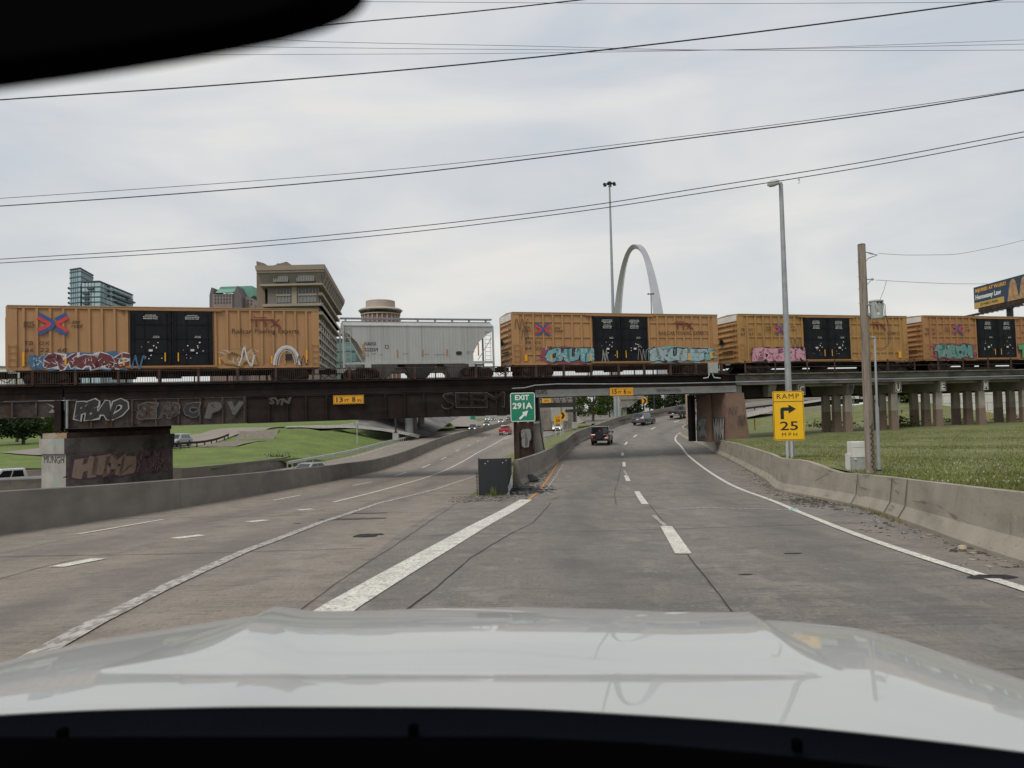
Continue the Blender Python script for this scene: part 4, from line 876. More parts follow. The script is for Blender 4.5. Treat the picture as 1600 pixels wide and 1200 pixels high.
def logoX(parent, x0, x1, z0, z1, y):
    w = (z1 - z0) * .15
    def S(P, ww, m, nm, par):
        mb = MB()
        for q in P: strip(mb, [(x0 + a * (x1 - x0), z0 + b * (z1 - z0)) for a, b in q], ww, y)
        return mb.build(nm, m, par)
    lo = S([[(.04, .95), (.47, .64), (.53, .5), (.47, .36), (.04, .05)], [(.60, .70), (.96, .95)], [(.60, .30), (.96, .05)]], w, M_logob, 'arrow_logo', parent)
    S([[(.0, .78), (.34, .57), (.38, .5), (.34, .43), (.0, .22)], [(1.0, .80), (.70, .56), (.66, .5), (.70, .44), (1.0, .20)]], w, M_logor, 'red_arrow', lo)
def ttx(parent, x0, x1, z0, z1, y):
    mb = MB(); W_, H_ = x1 - x0, z1 - z0; w = .2 * H_
    S = lambda P, ww=w: strip(mb, [(x0 + a * W_, z0 + b * H_) for a, b in P], ww, y)
    S([(0, .9), (.72, .9)]); S([(.19, .80), (.19, 0)]); S([(.50, .80), (.50, 0)])
    S([(.66, .0), (.79, .46), (.68, .80)], w * .55); S([(.72, .98), (.84, .5), (1.0, 0)], w); S([(.97, .98), (.84, .62)], w * .9)
    strip(mb, [(x0 + .13 * W_, z0 + 1.5 * H_), (x0 + .13 * W_, z0 + 1.18 * H_), (x0 + .55 * W_, z0 + 1.18 * H_)], .05, y)
    mb.build('company_logo', M_lred, parent)
def small_text(parent, x0, z0, rows, wd, y, m=None, hh=.07, seed=0, name='small_lettering'):
    r = random.Random(seed); mb = MB()
    lines_ = ['CLOSE THIS DOOR', 'BEFORE CLOSING', 'MAIN DOOR', 'CLOSE AND LOCK', 'BOTH DOORS BEFORE', 'MOVING CAR', 'LD LMT', 'LT WT']
    for k in range(rows):
        t = lines_[(k + seed * 3) % 6]; w = wd * (.75 + .05 * len(t) / 4 * .5); w = wd * (.7 + .3 * r.random())
        add_text(mb, t, x0 + (wd - w) / 2, x0 + (wd + w) / 2, z0 - k * hh * 1.6 - hh, z0 - k * hh * 1.6, y, .02)
    mb.build(name, m or M_lwht, parent)
def boxcar(px0, px1, pyt, label, hbars, doors, num, H=4.1, seed=0):
    M_box = {1: MATS['boxcar_yellow_paint'], 2: M_boxB, 3: M_boxC, 4: M_boxD}[seed]
    s0 = hitT(px0, 520)[0]; s1 = hitT(px1, 520)[0] if px1 else s0 + 18.0
    Lc_ = s1 - s0; H = hitT(px0, pyt)[1]; Wd = 3.08
    M = TM @ Matrix.Translation(Vector((s0, 0, 0)))
    t = empty('boxcar', (0, 0, 0), 0, label, 'railcar', 'freight cars of the train on the bridge', M=M)
    t['group'] = 'freight cars of the train on the bridge'
    lx = lambda px, py=520: hitT(px, py, -.09)[0] - s0
    d0, d1 = doors
    mb = MB(); mb.box(0, Lc_, .07, Wd - .07, 0, H - .1); mb.box(0, Lc_, 0, .07, -.04, .16); mb.box(0, Lc_, -.03, .07, H - .22, H - .09)
    mb.box(0, .5, .0, .07, .16, H - .22); mb.box(Lc_ - .5, Lc_, .0, .07, .16, H - .22)
    nL = 7 if hbars else 8
    def ribset(a, b, n):
        for k in range(n + 1):
            x = a + (b - a) * k / n; mb.box(x - .07, x + .07, -.02, .068, .161, H - .221)
        for hb in hbars:
            for k in range(n):
                xa = a + (b - a) * k / n + .071; xb = a + (b - a) * (k + 1) / n - .071
                mb.box(xa, xb, .005, .068, H * hb - .05, H * hb + .05)
    ribset(.85, d0 - .18, nL); ribset(d1 + .18, Lc_ - .85, nL)
    # end wall ribs (horizontal corrugation)
    for k in range(7):
        z = .35 + k * (H - 1.15) / 6.5; mb.prism([(.2, z), (.2, z + .3)] and [(-.002, z), (-.10, z + .12), (-.10, z + .2), (-.002, z + .32)], 'y', .15, Wd - .15)
    for y in (.0, Wd - .14): mb.box(-.1, -.001, y, y + .13, 0, H - .1)
    body = mb.build('body', M_box, t)
    mb = MB(); mb.box(-.09, -.002, .14, Wd - .15, H - .62, H - .12); mb.build('end_panel', M_boxw, t)
    mb = MB(); mb.prism([(-.06, H - .088), (Wd + .06, H - .088), (Wd + .06, H - .04), (Wd / 2, H + .06), (-.06, H - .04)], 'x', -.02, Lc_ + .02)
    for k in range(1, 12): mb.prism([(-.03, H - .03), (Wd + .03, H - .03), (Wd / 2, H + .085)], 'x', Lc_ * k / 12 - .04, Lc_ * k / 12 + .04)
    mb.build('roof', M_roofbox, t)
    dm = (d0 + d1) / 2
    for a, b in ((d0, dm - .02), (dm + .02, d1)):
        mb = MB(); mb.box(a, b, -.10, .065, .22, H - .26)
        for zf in (.235, .47, .70): mb.box(a + .06, b - .06, -.125, -.10, H * zf, H * zf + .045)
        for q in (a + .03, a + (b - a) * .33, b - .09): mb.box(q, q + .05, -.135, -.10, .26, H - .3)
        mb.tube([(b - .3, -.15, .35), (b - .3, -.15, H - .4)], .022, 5); mb.tube([(a + .22, -.15, .35), (a + .22, -.15, H - .4)], .022, 5)
        dr = mb.build('door', M_doorblk, t)
        h = MB(); h.box((a + b) / 2 - .12, (a + b) / 2 + .1, -.17, -.126, H * .27, H * .27 + .14); h.box((a + b) / 2 + .3, (a + b) / 2 + .36, -.17, -.126, H * .32, H * .32 + .1); h.build('door_handle', M_lwht, dr)
        small_text(dr, (a + b) / 2 - .45, H * .86, 3, .9, -.142, seed=seed)
        if hbars: small_text(dr, (a + b) / 2 - .45, H * .76, 3, .9, -.142, seed=seed + 1)
        small_text(dr, (a + b) / 2 + .1, H * .52, 2, .45, -.142, hh=.05, seed=seed + 2)
        r = random.Random(seed + int(a * 10)); sp = MB()
        for k in range(9):
            x = a + (b - a) * (.25 + .55 * r.random()); z = H * (.12 + .3 * r.random()); q = .03 + .06 * r.random(); sp.q((x, -.139, z), (x + q, -.139, z + .2 * q), (x + q * .9, -.139, z + q), (x - .2 * q, -.139, z + q * .8))
        sp.flat = True; sp.build('chalk_mark', M_lwht, dr)
        yl = MB(); yl.box(b - .42 if a == d0 else a + .32, (b - .42 if a == d0 else a + .32) + .07, -.142, -.137, H * .11, H * .25); yl.build('reflector', M_yel, dr)
    mb = MB(); mb.box(d0 - .25, d1 + .25, -.14, .0, .05, .17); mb.box(d0 - .6, d1 + .6, -.12, 0, H - .30, H - .24); mb.build('door_track', M_boxd, t)
    # underframe
    mb = MB(); mb.box(.3, Lc_ - .3, 1.2, 1.85, -.45, -.03); mb.box(3.6, Lc_ - 3.6, .25, .5, -.26, -.04); mb.tube([(3.5, .5, -.4), (Lc_ - 3.5, .5, -.35)], .04, 6); mb.box(Lc_ * .44, Lc_ * .52, .5, 1.1, -.62, -.1); mb.tube([(Lc_ * .3, .8, -.45), (Lc_ * .3 + 1.4, .8, -.45)], .2, 10)
    mb.build('underframe', M_under, t)
    bogie(t, 2.0); bogie(t, Lc_ - 2.0); coupler(t, 0, -1); coupler(t, Lc_, 1)
    for x in (.02, Lc_ - .5):
        mb = MB(); mb.tube([(x, -.03, 0), (x, -.03, -.45), (x + .46, -.03, -.45), (x + .46, -.03, 0)], .02, 5); mb.build('stirrup', M_under, t)
    ladder(t, Lc_ - .48, -.06, .25, 1.5, m=M_boxd, n=4); ladder(t, .05, -.06, .25, 1.5, m=M_boxd, n=4)
    ladder(t, -.17, .2, .3, H - .9, m=M_boxd, axis='y', n=9)
    mb = MB(); mb.box(-.24, -.14, .7, 2.2, 1.0, 1.06); mb.prism([(2.3 + .28 * math.cos(k * math.pi / 8), 1.9 + .28 * math.sin(k * math.pi / 8)) for k in range(16)], 'x', -.22, -.18); mb.build('brake_wheel', M_under, t)
    return t, lx, H, Lc_, s0
def lz(py, px): return hitT(px, py, -.09)[1]
def ltext(t, s0, items, m, name='lettering', y=-.05, bold=.02):
    mb = MB()
    for body, a, b, c, d, sh in items:     # px box: x0,x1,ytop,ybot
        xa = hitT(a, c, -.05)[0] - s0; xb = hitT(b, c, -.05)[0] - s0; z1 = hitT(a, c, -.05)[1]; z0 = hitT(a, d, -.05)[1]
        add_text(mb, body, xa, xb, z0, z1, y, bold, sh)
    mb.build(name, m, t)
def pxbox(s0, a, b, c, d, y=-.05): return hitT(a, c, y)[0] - s0, hitT(b, c, y)[0] - s0, hitT(a, d, y)[1], hitT(a, c, y)[1]
def yel(t, s0, L_):
    for a, b, c, d in L_:
        x0, x1, z0, z1 = pxbox(s0, a, b, c, d); mb = MB(); mb.box(x0, x1, -.062, -.05, z0, z1); mb.build('reflector', M_yel, t)
# car 1
s00 = hitT(12, 520)[0]; dd = (hitT(203, 520, -.1)[0] - s00, hitT(332, 520, -.1)[0] - s00)
t, lx, H, Lc1, s0 = boxcar(12.5, 499, 475.5, 'largest yellow boxcar, leftmost on the bridge, with a maroon and blue graffiti piece', [], dd, '', seed=1)
ltext(t, s0, [('next', 37.5, 53, 501, 507, .2), ('load', 37.5, 53, 506, 512, .2), ('any', 112, 125, 501, 508, .2), ('road', 112, 128.5, 506, 512, .2), ('TB', 37.5, 52, 533, 539, .2), ('OX', 61, 77, 533, 539, .2), ('66', 38.5, 53, 544, 550, .2), ('22', 62, 76.5, 544, 550, .2), ('60', 89.5, 104, 544, 550, .2)], M_ltxt, bold=.008)
ltext(t, s0, [('Railcar', 363, 394, 513.5, 521, 0), ('Pooling', 399, 431, 513.5, 523, 0), ('Experts', 435.5, 468, 513.5, 523, 0)], M_ltxt, name='slogan', bold=.006)
logoX(t, *pxbox(s0, 59.5, 106, 488.5, 524), -.05); ttx(t, *pxbox(s0, 392, 439, 498.5, 511.5), -.05)
yel(t, s0, [(35, 38.5, 550, 572), (101, 104, 560, 571), (192, 195, 560, 571), (342, 344.5, 558, 569), (423.5, 426, 556, 568), (478, 480.5, 547, 568)])
x0, x1, z0, z1 = pxbox(s0, 64, 200, 553, 579)
graffiti(t, 'SWARC', x0, x1, z0 + .08, z1, -.04, G_mar, G_white, G_blue, seed=3, shear=.35, warp=.09, bold=.1, step=.9)
x0, x1, z0, z1 = pxbox(s0, 38, 66, 556, 579); graffiti(t, 'EL', x0 + .3, x1, z0 + .1, z1, -.04, G_blue, G_blue, None, seed=4, shear=0, warp=.05, name='graffiti', hl=G_white)
x0, x1, z0, z1 = pxbox(s0, 345, 405, 545, 573); graffiti(t, 'CA', x0, x1, z0 + .05, z1, -.04, M_box, G_olive, None, seed=6, shear=.1, warp=.08, bold=.05, hl=G_white)
x0, x1, z0, z1 = pxbox(s0, 372, 400, 543, 573); tagline(t, x0, x1, z0 + .05, z1, -.062, G_white, 4, 6, .09, 'graffiti')
x0, x1, z0, z1 = pxbox(s0, 428, 468, 542, 573)
mb = MB()
for k, ww in ((0, .16), (1, .05), (2, .04)): strip(mb, [((x0 + x1) / 2 + (x1 - x0) * (.5 - .09 * k) * math.cos(a * math.pi / 10), z0 + .1 + (z1 - z0) * (.95 - .1 * k) * math.sin(a * math.pi / 10)) for a in range(11)], ww, -.062 - .002 * k)
mb.build('graffiti', G_white, t)
x0, x1, z0, z1 = pxbox(s0, 446, 457, 553, 562.5); mb = MB(); mb.box(x0, x1, -.075, -.067, z0, z1); mb.build('placard', M_blsign, t)
x0, x1, z0, z1 = pxbox(s0, 462, 482, 556, 570); tagline(t, x0, x1, z0, z1, -.07, G_blk, 9, 10, .04)
x0, x1, z0, z1 = pxbox(s0, 205, 230, 556, 576, -.15); tagline(t, x0, x1, z0, z1, -.145, G_blue, 12, 8, .1, 'graffiti')
# a hint of the next car's coupling at the left edge
# car 2
s0_ = hitT(802, 520)[0]; dd = (hitT(928, 520, -.1)[0] - s0_, hitT(1012, 520, -.1)[0] - s0_)
t, lx, H, L2_, s0 = boxcar(802, 1122, 486.5, 'yellow boxcar directly below the steel arch, teal and purple graffiti near its left end', (.19, .52, .81), dd, '', seed=2)
ltext(t, s0, [('next', 820, 829, 509.5, 513.5, .2), ('load', 820, 829, 514, 518, .2), ('any', 867, 876, 511, 516, .2), ('road', 867, 879, 515, 519, .2), ('TB', 820.5, 830, 533, 537.5, .2), ('OX', 836, 846, 533, 537.5, .2), ('64', 821, 830, 542, 546.5, .2), ('22', 837, 846, 542, 546.5, .2), ('28', 854, 862, 541, 546, .2)], M_ltxt, bold=.008)
ltext(t, s0, [('RAILCAR', 1030, 1055, 517.5, 523, 0), ('POOLING', 1057, 1081, 517.5, 523, 0), ('EXPERTS', 1084, 1107, 517.5, 523, 0)], M_ltxt, name='slogan', bold=.0)
logoX(t, *pxbox(s0, 837, 860, 504, 525), -.05); ttx(t, *pxbox(s0, 1053.5, 1083, 504, 515), -.05)
yel(t, s0, [(820, 824, 554, 564), (861, 863, 554, 564), (922, 924, 554, 564), (1075, 1078, 553, 562), (1110, 1113, 551, 560)])
x0, x1, z0, z1 = pxbox(s0, 850, 931, 544, 567); graffiti(t, 'CHUTE', x0, x1, z0 + .05, z1, -.04, G_teal, G_blk, G_mag, seed=8, shear=.1, warp=.07, bold=.12, hl=G_white)
x0, x1, z0, z1 = pxbox(s0, 1014, 1108, 544, 566); graffiti(t, 'SKUSET', x0, x1, z0 + .05, z1, -.04, G_lt, G_blk, G_teal, seed=9, shear=-.1, warp=.08, bold=.12, hl=G_white)
x0, x1, z0, z1 = pxbox(s0, 804, 828, 499, 530)
tagline(t, x0, x1, z0 + .8, z1, -.06, G_blk, 15, 12, .04); tagline(t, x0 + .5, x1, z0, z0 + .8, -.06, G_blk, 16, 9, .035)
x0, x1, z0, z1 = pxbox(s0, 996, 1014, 546, 562, -.15); tagline(t, x0, x1, z0, z1, -.146, G_sil, 17, 12, .05)
x0, x1, z0, z1 = pxbox(s0, 940, 951, 547, 565, -.15); tagline(t, x0, x1, z0, z1, -.146, G_sil, 18, 9, .08)
# car 3
s0_ = hitT(1155, 520)[0]; dd = (hitT(1258, 520, -.1)[0] - s0_, hitT(1328, 520, -.1)[0] - s0_)
t, lx, H, L3_, s0 = boxcar(1155, 1418, 489.5, 'yellow boxcar behind the street lamp pole, with pink bubble letter graffiti', (.19, .52, .81), dd, '', seed=3)
ltext(t, s0, [('TB', 1158.5, 1164, 513, 517, 0), ('OX', 1170.5, 1177, 513, 517, 0), ('63', 1158, 1164, 520, 524, 0), ('53', 1171, 1177, 520, 524, 0), ('32', 1185, 1190, 520, 524, 0), ('next', 1197, 1205, 509.5, 513, .1), ('load', 1197, 1205, 513.5, 517, .1), ('any', 1236, 1242, 509.5, 513, .1), ('road', 1236, 1244, 513.5, 517, .1)], M_ltxt, bold=.005)
ltext(t, s0, [('RAILCAR', 1345, 1362, 518.5, 523, 0), ('POOLING', 1364.5, 1383, 518.5, 523, 0), ('EXPERTS', 1387, 1406, 518.5, 523, 0)], M_ltxt, name='slogan', bold=.0)
logoX(t, *pxbox(s0, 1211, 1229, 505.5, 523), -.05); ttx(t, *pxbox(s0, 1361, 1384, 505.5, 515), -.05)
yel(t, s0, [(1404, 1408, 549, 559)])
x0, x1, z0, z1 = pxbox(s0, 1174, 1264, 543, 566); graffiti(t, 'EATERN', x0, x1, z0, z1, -.04, G_pink, G_blk, None, seed=12, shear=.05, warp=.06, bold=.17)
x0, x1, z0, z1 = pxbox(s0, 1230, 1254, 529, 545); tagline(t, x0, x1, z0, z1, -.06, G_blk, 21, 12, .04)
# car 4
s0_ = hitT(1444, 520)[0]; dd = (hitT(1529, 520, -.1)[0] - s0_, hitT(1587, 520, -.1)[0] - s0_)
t, lx, H, L4_, s0 = boxcar(1444, None, 492, 'rightmost yellow boxcar, below the billboard, with a green teal graffiti piece', (.19, .52, .81), dd, '', seed=4)
ltext(t, s0, [('TB', 1446, 1452, 513, 517, 0), ('OX', 1456, 1462, 513, 517, 0), ('63', 1446, 1452, 519.5, 523.5, 0), ('09', 1457, 1462, 519.5, 523.5, 0), ('71', 1468, 1472, 519.5, 523.5, 0), ('next', 1477, 1484, 511, 514, 0), ('load', 1477, 1484, 514.5, 518, 0), ('any', 1509, 1514, 510.5, 513.5, 0), ('road', 1509, 1516, 514, 517.5, 0)], M_ltxt, bold=.005)
ltext(t, s0, [('RAILCAR', 1597, 1612, 518, 522, 0)], M_ltxt, name='slogan', bold=.0)
logoX(t, *pxbox(s0, 1489, 1504, 506, 522), -.05)
x0, x1, z0, z1 = pxbox(s0, 1461, 1519, 538, 560); graffiti(t, 'THRON', x0, x1, z0, z1, -.04, G_tealg, G_blk, G_mag, seed=22, shear=.0, warp=.09, bold=.16, hl=G_pink)
x0, x1, z0, z1 = pxbox(s0, 1591, 1630, 537, 560); graffiti(t, 'TIO', x0, x1, z0, z1, -.04, G_grn, G_blk, None, seed=23, shear=.0, warp=.06, bold=.16)
# hopper car
hs0 = hitT(530, 540)[0]; hs1 = hitT(778, 540)[0]; HL = hs1 - hs0
t = empty('hopper_car', (0, 0, 0), 0, 'grey covered hopper car between the two boxcars, with curved ends and three chutes', 'railcar', 'freight cars of the train on the bridge', M=TM @ Matrix.Translation(Vector((hs0, 0, 0))))
HT = hitT(538, 497)[1]; xa, xb = .35, HL - .35; zb = .28
prof = [(xa, HT - .55), (xa, HT - .9), (xa + .35, HT - 1.15), (xa + .9, HT - 1.7), (xa + 1.3, HT - 2.4), (xa + 1.5, zb + .25), (xa + 1.5, zb), (xb - 1.55, zb), (xb - 1.55, zb + .6), (xb - 1.45, HT - 2.3), (xb - 1.1, HT - 1.7), (xb - .55, HT - 1.2), (xb, HT - .85), (xb, HT - .55)]
mb = MB(); mb.prism(prof, 'y', .05, 3.0)
for k in range(34): x = xa + 1.65 + (xb - xa - 3.4) * k / 33; mb.box(x - .012, x + .012, .035, .05, zb + .05, HT - .56)
mb.build('tank', M_hop, t)
mb = MB(); mb.prism([(.0, HT - .55), (3.05, HT - .55), (3.05, HT - .48), (2.2, HT - .1), (.85, HT - .1), (.0, HT - .48)], 'x', xa - .02, xb + .02); mb.build('roof', M_hop, t)
mb = MB(); mb.box(xa - .2, xb + .1, .55, .9, HT + .02, HT + .07); mb.box(xa - .2, xb + .1, .52, .56, HT + .07, HT + .12)
for k in range(9): x = xa + (xb - xa) * (k + .15) / 8.4; mb.box(x - .05, x + .05, .6, .85, HT - .28, HT + .02)
mb.build('roof_walk', M_galv, t)
mb = MB(); mb.box(xa - .05, xb + .05, -.02, .12, zb - .15, zb + .02); mb.box(xa - .05, xb + .05, 2.9, 3.05, zb - .15, zb + .02); mb.box(-.1, HL + .1, 1.2, 1.8, -.4, -.05)
for x in (xa - .1, xb - .05):
    for y in (.0, 2.9): mb.box(x, x + .12, y, y + .12, -.1, HT - .5)
mb.box(xa + 1.4, xa + 1.85, -.06, .1, -.15, zb - .151); mb.box(xb - 1.95, xb - 1.5, -.06, .1, -.15, zb - .151)
mb.tube([(xb - .1, .1, HT - 1.4), (xb - 1.2, .1, zb + .1)], .03, 5); mb.tube([(xa + .1, .1, HT - 1.0), (xa + 1.2, .1, zb + .1)], .05, 5)
mb.build('frame', M_hop, t)
for k in range(3):
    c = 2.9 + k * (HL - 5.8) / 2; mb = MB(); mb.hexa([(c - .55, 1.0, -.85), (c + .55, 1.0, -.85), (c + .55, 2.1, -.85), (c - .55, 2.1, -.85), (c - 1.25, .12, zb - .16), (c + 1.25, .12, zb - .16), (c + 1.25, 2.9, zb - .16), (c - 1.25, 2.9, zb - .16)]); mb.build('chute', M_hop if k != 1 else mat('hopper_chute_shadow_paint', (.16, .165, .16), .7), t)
bogie(t, 1.55); bogie(t, HL - 1.6); coupler(t, 0, -1); coupler(t, HL, 1)
for k in range(4): ladder(t, xb - .62 + .0 * k, .02, .4, HT - .9, m=M_hop, n=8) if k == 0 else None
ladder(t, xa + .08, -.02, .3, HT - .7, w=.38, m=M_hop, n=8)
mb = MB()
for a, b, c, d in [(566.5, 569, 537, 557), (620, 622, 546, 558), (659, 661.5, 546, 556), (697.5, 699.5, 546, 556), (746.5, 748.5, 536, 556)]:
    x0, x1, z0, z1 = pxbox(hs0, a, b, c, d, .03); q = MB(); q.box(x0, x1, .015, .03, z0, z1); q.build('reflector', mat('hopper_orange_reflector', (.42, .19, .06), .6), t)
mb = MB()
for body, a, b, c, d in [('NAHX', 570, 588.5, 534, 540), ('322559', 570, 591, 543.5, 549)]:
    x0, x1, z0, z1 = pxbox(hs0, a, b, c, d, .03); add_text(mb, body, x0, x1, z0, z1, .028, .01)
r = random.Random(5)
for a, b, c in [(570, 577, 552), (580, 588, 552), (593, 599, 553.5), (629, 638, 552), (664, 671, 553), (679, 696, 553.5), (729, 735, 549), (737, 743, 549), (729, 735, 552), (569, 577, 555)]:
    x0, x1, z0, z1 = pxbox(hs0, a, b, c, c + 1.4, .03); add_text(mb, 'LD LMT ' if b - a < 12 else 'CAPACITY CU', x0, x1, z0, z1, .028, .0)
x0, x1, z0, z1 = pxbox(hs0, 602, 607.5, 539, 544.5, .03)
for (a, b, c, d) in ((x0, x1, z0, z0 + .03), (x0, x1, z1 - .03, z1), (x0, x0 + .03, z0 + .03, z1 - .03), (x1 - .03, x1, z0 + .03, z1 - .03)): mb.q((a, .028, c), (b, .028, c), (b, .028, d), (a, .028, d))
mb.flat = True; mb.build('lettering', M_lblk, t)
x0, x1, z0, z1 = pxbox(hs0, 713.5, 721, 549, 554.5, .03); mb = MB()
for k in range(2): mb.prism([((x0 + (x1 - x0) * (.25 + .5 * k)) + .14 * math.cos(a * math.pi / 6), (z0 + z1) / 2 + .15 * math.sin(a * math.pi / 6)) for a in range(12)], 'y', .02, .03)
mb.build('round_placard', M_lblk, t)

# ---------------------------------------------------------------- graffiti on bridge parts
G_dim = col('spray_dim_grey', (.062, .056, .053)); G_silv = col('spray_dull_white', (.33, .32, .30)); G_sil2 = col('spray_dim_silver', (.10, .095, .088))
def TMo(n): return TM @ Matrix.Translation(Vector((0, n, 0)))
def bx(a, b, c, d, n): return hitT(a, c, n)[0], hitT(b, c, n)[0], hitT(a, d, n)[1], hitT(a, c, n)[1]
inv = WM[BR.name].inverted()
def gb(word, a, b, c, d, n, fill, outl, seed, **k):
    x0, x1, z0, z1 = bx(a, b, c, d, n); graffiti(BR, word, x0, x1, z0, z1, 0, fill, outl, None, seed=seed, nh=2, M=inv @ TMo(n), **k)
gb('PBAD', 113, 196, 626, 657, -1.66, G_blk, G_silv, 31, bold=.085, warp=.08)
gb('SE', 211, 242, 630, 655, -1.66, M_steelg, G_sil2, 32, bold=.06, warp=.05); gb('AB', 246, 277, 629, 654, -1.66, M_steelg, G_sil2, 33, bold=.06, warp=.05)
gb('C', 283, 309, 628, 652, -1.66, G_blk, G_sil2, 34, bold=.09, warp=.04); gb('P', 318, 343, 628, 654, -1.66, G_sil2, G_blk, 35, bold=.1, warp=.04); gb('V', 350, 377, 627, 650, -1.66, G_sil2, G_blk, 36, bold=.08, warp=.04)
gb('SYN', 420, 452, 622, 632, -1.66, G_dim, G_dim, 37, bold=.02, warp=.05); gb('SEEM', 690, 788, 614, 638, -1.66, M_steel, G_dim, 38, bold=.0, warp=.05, shear=0)
mb = MB(); x0, x1, z0, z1 = bx(72, 90, 630, 645, -1.66)
mb.q(*[inv @ TMo(-1.64) @ Vector(p) for p in ((x0, 0, z1), (x0 + .35, 0, (z0 + z1) / 2), (x0 + .1, 0, z0), (x1 - .15, 0, z0), (x1 - .3, 0, (z0 + z1) / 2 - .05), (x0 + .4, 0, (z0 + z1) / 2 + .08))]); mb.flat = True; mb.build('graffiti', G_sil, BR)
x0, x1, z0, z1 = bx(838, 855, 609.5, 616, -1.68); mb = MB(); add_text(mb, 'SLAPS', x0, x1, z0, z1, 0, .01, warp=.03, M=inv @ TMo(-1.68)); mb.build('graffiti', G_blk, BR)
x0, x1, z0, z1 = bx(1026, 1064, 607, 612, -1.68); mb = MB(); add_text(mb, 'MAYWORKS STEEL', x0, x1, z0, z1 - .05, 0, .0, M=inv @ TMo(-1.68)); mb.build('painted_lettering', M_steel, BR)
# left pier piece along its long side
sd_ = dv.normalized(); nrm = Vector((sd_.y, -sd_.x, 0))
PM = Matrix(((sd_.x, -nrm.x, 0, B2.x + nrm.x * .16), (sd_.y, -nrm.y, 0, B2.y + nrm.y * .16), (0, 0, 1, 0), (0, 0, 0, 1)))
PM0 = Matrix(((sd_.x, -nrm.x, 0, B2.x + nrm.x * .02), (sd_.y, -nrm.y, 0, B2.y + nrm.y * .02), (0, 0, 1, 0), (0, 0, 0, 1)))
G_pt = col('spray_faded_peach', (.30, .215, .165)); G_ppl = col('spray_faded_plum', (.10, .055, .07)); G_yel2 = col('spray_faded_yellow', (.27, .22, .12))
Ld = dv.length
graffiti(BR, 'HEME', .35, Ld * .60, -3.45, -2.15, 0, G_pt, G_ppl, G_ppl, seed=41, M=inv @ PM0, bold=.13, warp=.1, hl=G_yel2, step=2)
graffiti(BR, 'TMK', Ld * .61, Ld - .1, -3.55, -2.0, 0, G_ppl, G_ppl, None, seed=42, M=inv @ PM0, bold=.1, warp=.1, hl=G_pt, step=2)
fv = (B2 - A2); fd = fv.normalized(); fn_ = Vector((fd.y, -fd.x, 0)); FM = Matrix(((fd.x, -fn_.x, 0, A2.x + fn_.x * .012), (fd.y, -fn_.y, 0, A2.y + fn_.y * .012), (0, 0, 1, 0), (0, 0, 0, 1)))
mb = MB(); add_text(mb, 'MUNGH', .2, fv.length - .12, at(70, 724, 43.5).z, at(70, 713, 43.5).z, 0, .0, M=inv @ FM, warp=.02); mb.build('graffiti_tag', G_blk, BR)
# tags on the centre and right piers, trestle
gb('8P', 812, 830, 669, 700, -1.45, G_sil, G_blk, 45, bold=.16, warp=.05, shear=0)
x0, x1, z0, z1 = bx(1136, 1154, 637, 648, -1.76); tagline(BR, x0, x1, z0, z1, 0, G_blk, 51, 12, .03, M=inv @ TMo(-1.8))
x0, x1, z0, z1 = bx(1150, 1164, 650, 666, -1.76); tagline(BR, x0, x1, z0, z1, 0, G_blk, 52, 13, .03, M=inv @ TMo(-1.88)); tagline(BR, x0, x1, z0, z1, 0, G_blk, 53, 9, .03, M=inv @ TMo(-1.90))
# white bubble pieces on the left-hand face of the brown pier
LM = TM @ Matrix.Translation(Vector((sL - .06, 0, 0))) @ Matrix.Rotation(math.pi / 2, 4, 'Z') @ Matrix.Scale(-1, 4, (1, 0, 0))
LMf = TM @ Matrix(((0, 1, 0, sL - .125), (-1, 0, 0, 0), (0, 0, 1, 0), (0, 0, 0, 1)))     # local x runs towards the camera
graffiti(BR, 'OK', -2.5, -.85, -6.3, -4.6, -.03, G_sil, G_blk, G_gray, seed=55, M=inv @ LMf, bold=.14, warp=.08, shear=0, spikes=False)
graffiti(BR, 'WW', -.15, 1.55, -6.5, -4.6, -.03, G_sil, G_blk, None, seed=56, M=inv @ LMf, bold=.1, warp=.05, shear=0)
for k, s in enumerate(caps[1:4]):
    c0 = T(s, -.85, 0); mb = MB(); tagline(BR, -.25, .25, -4.9, -3.3, 0, G_sil, 60 + k, 12, .04, M=inv @ TM @ Matrix.Translation(Vector((s, -1.3, 0))))
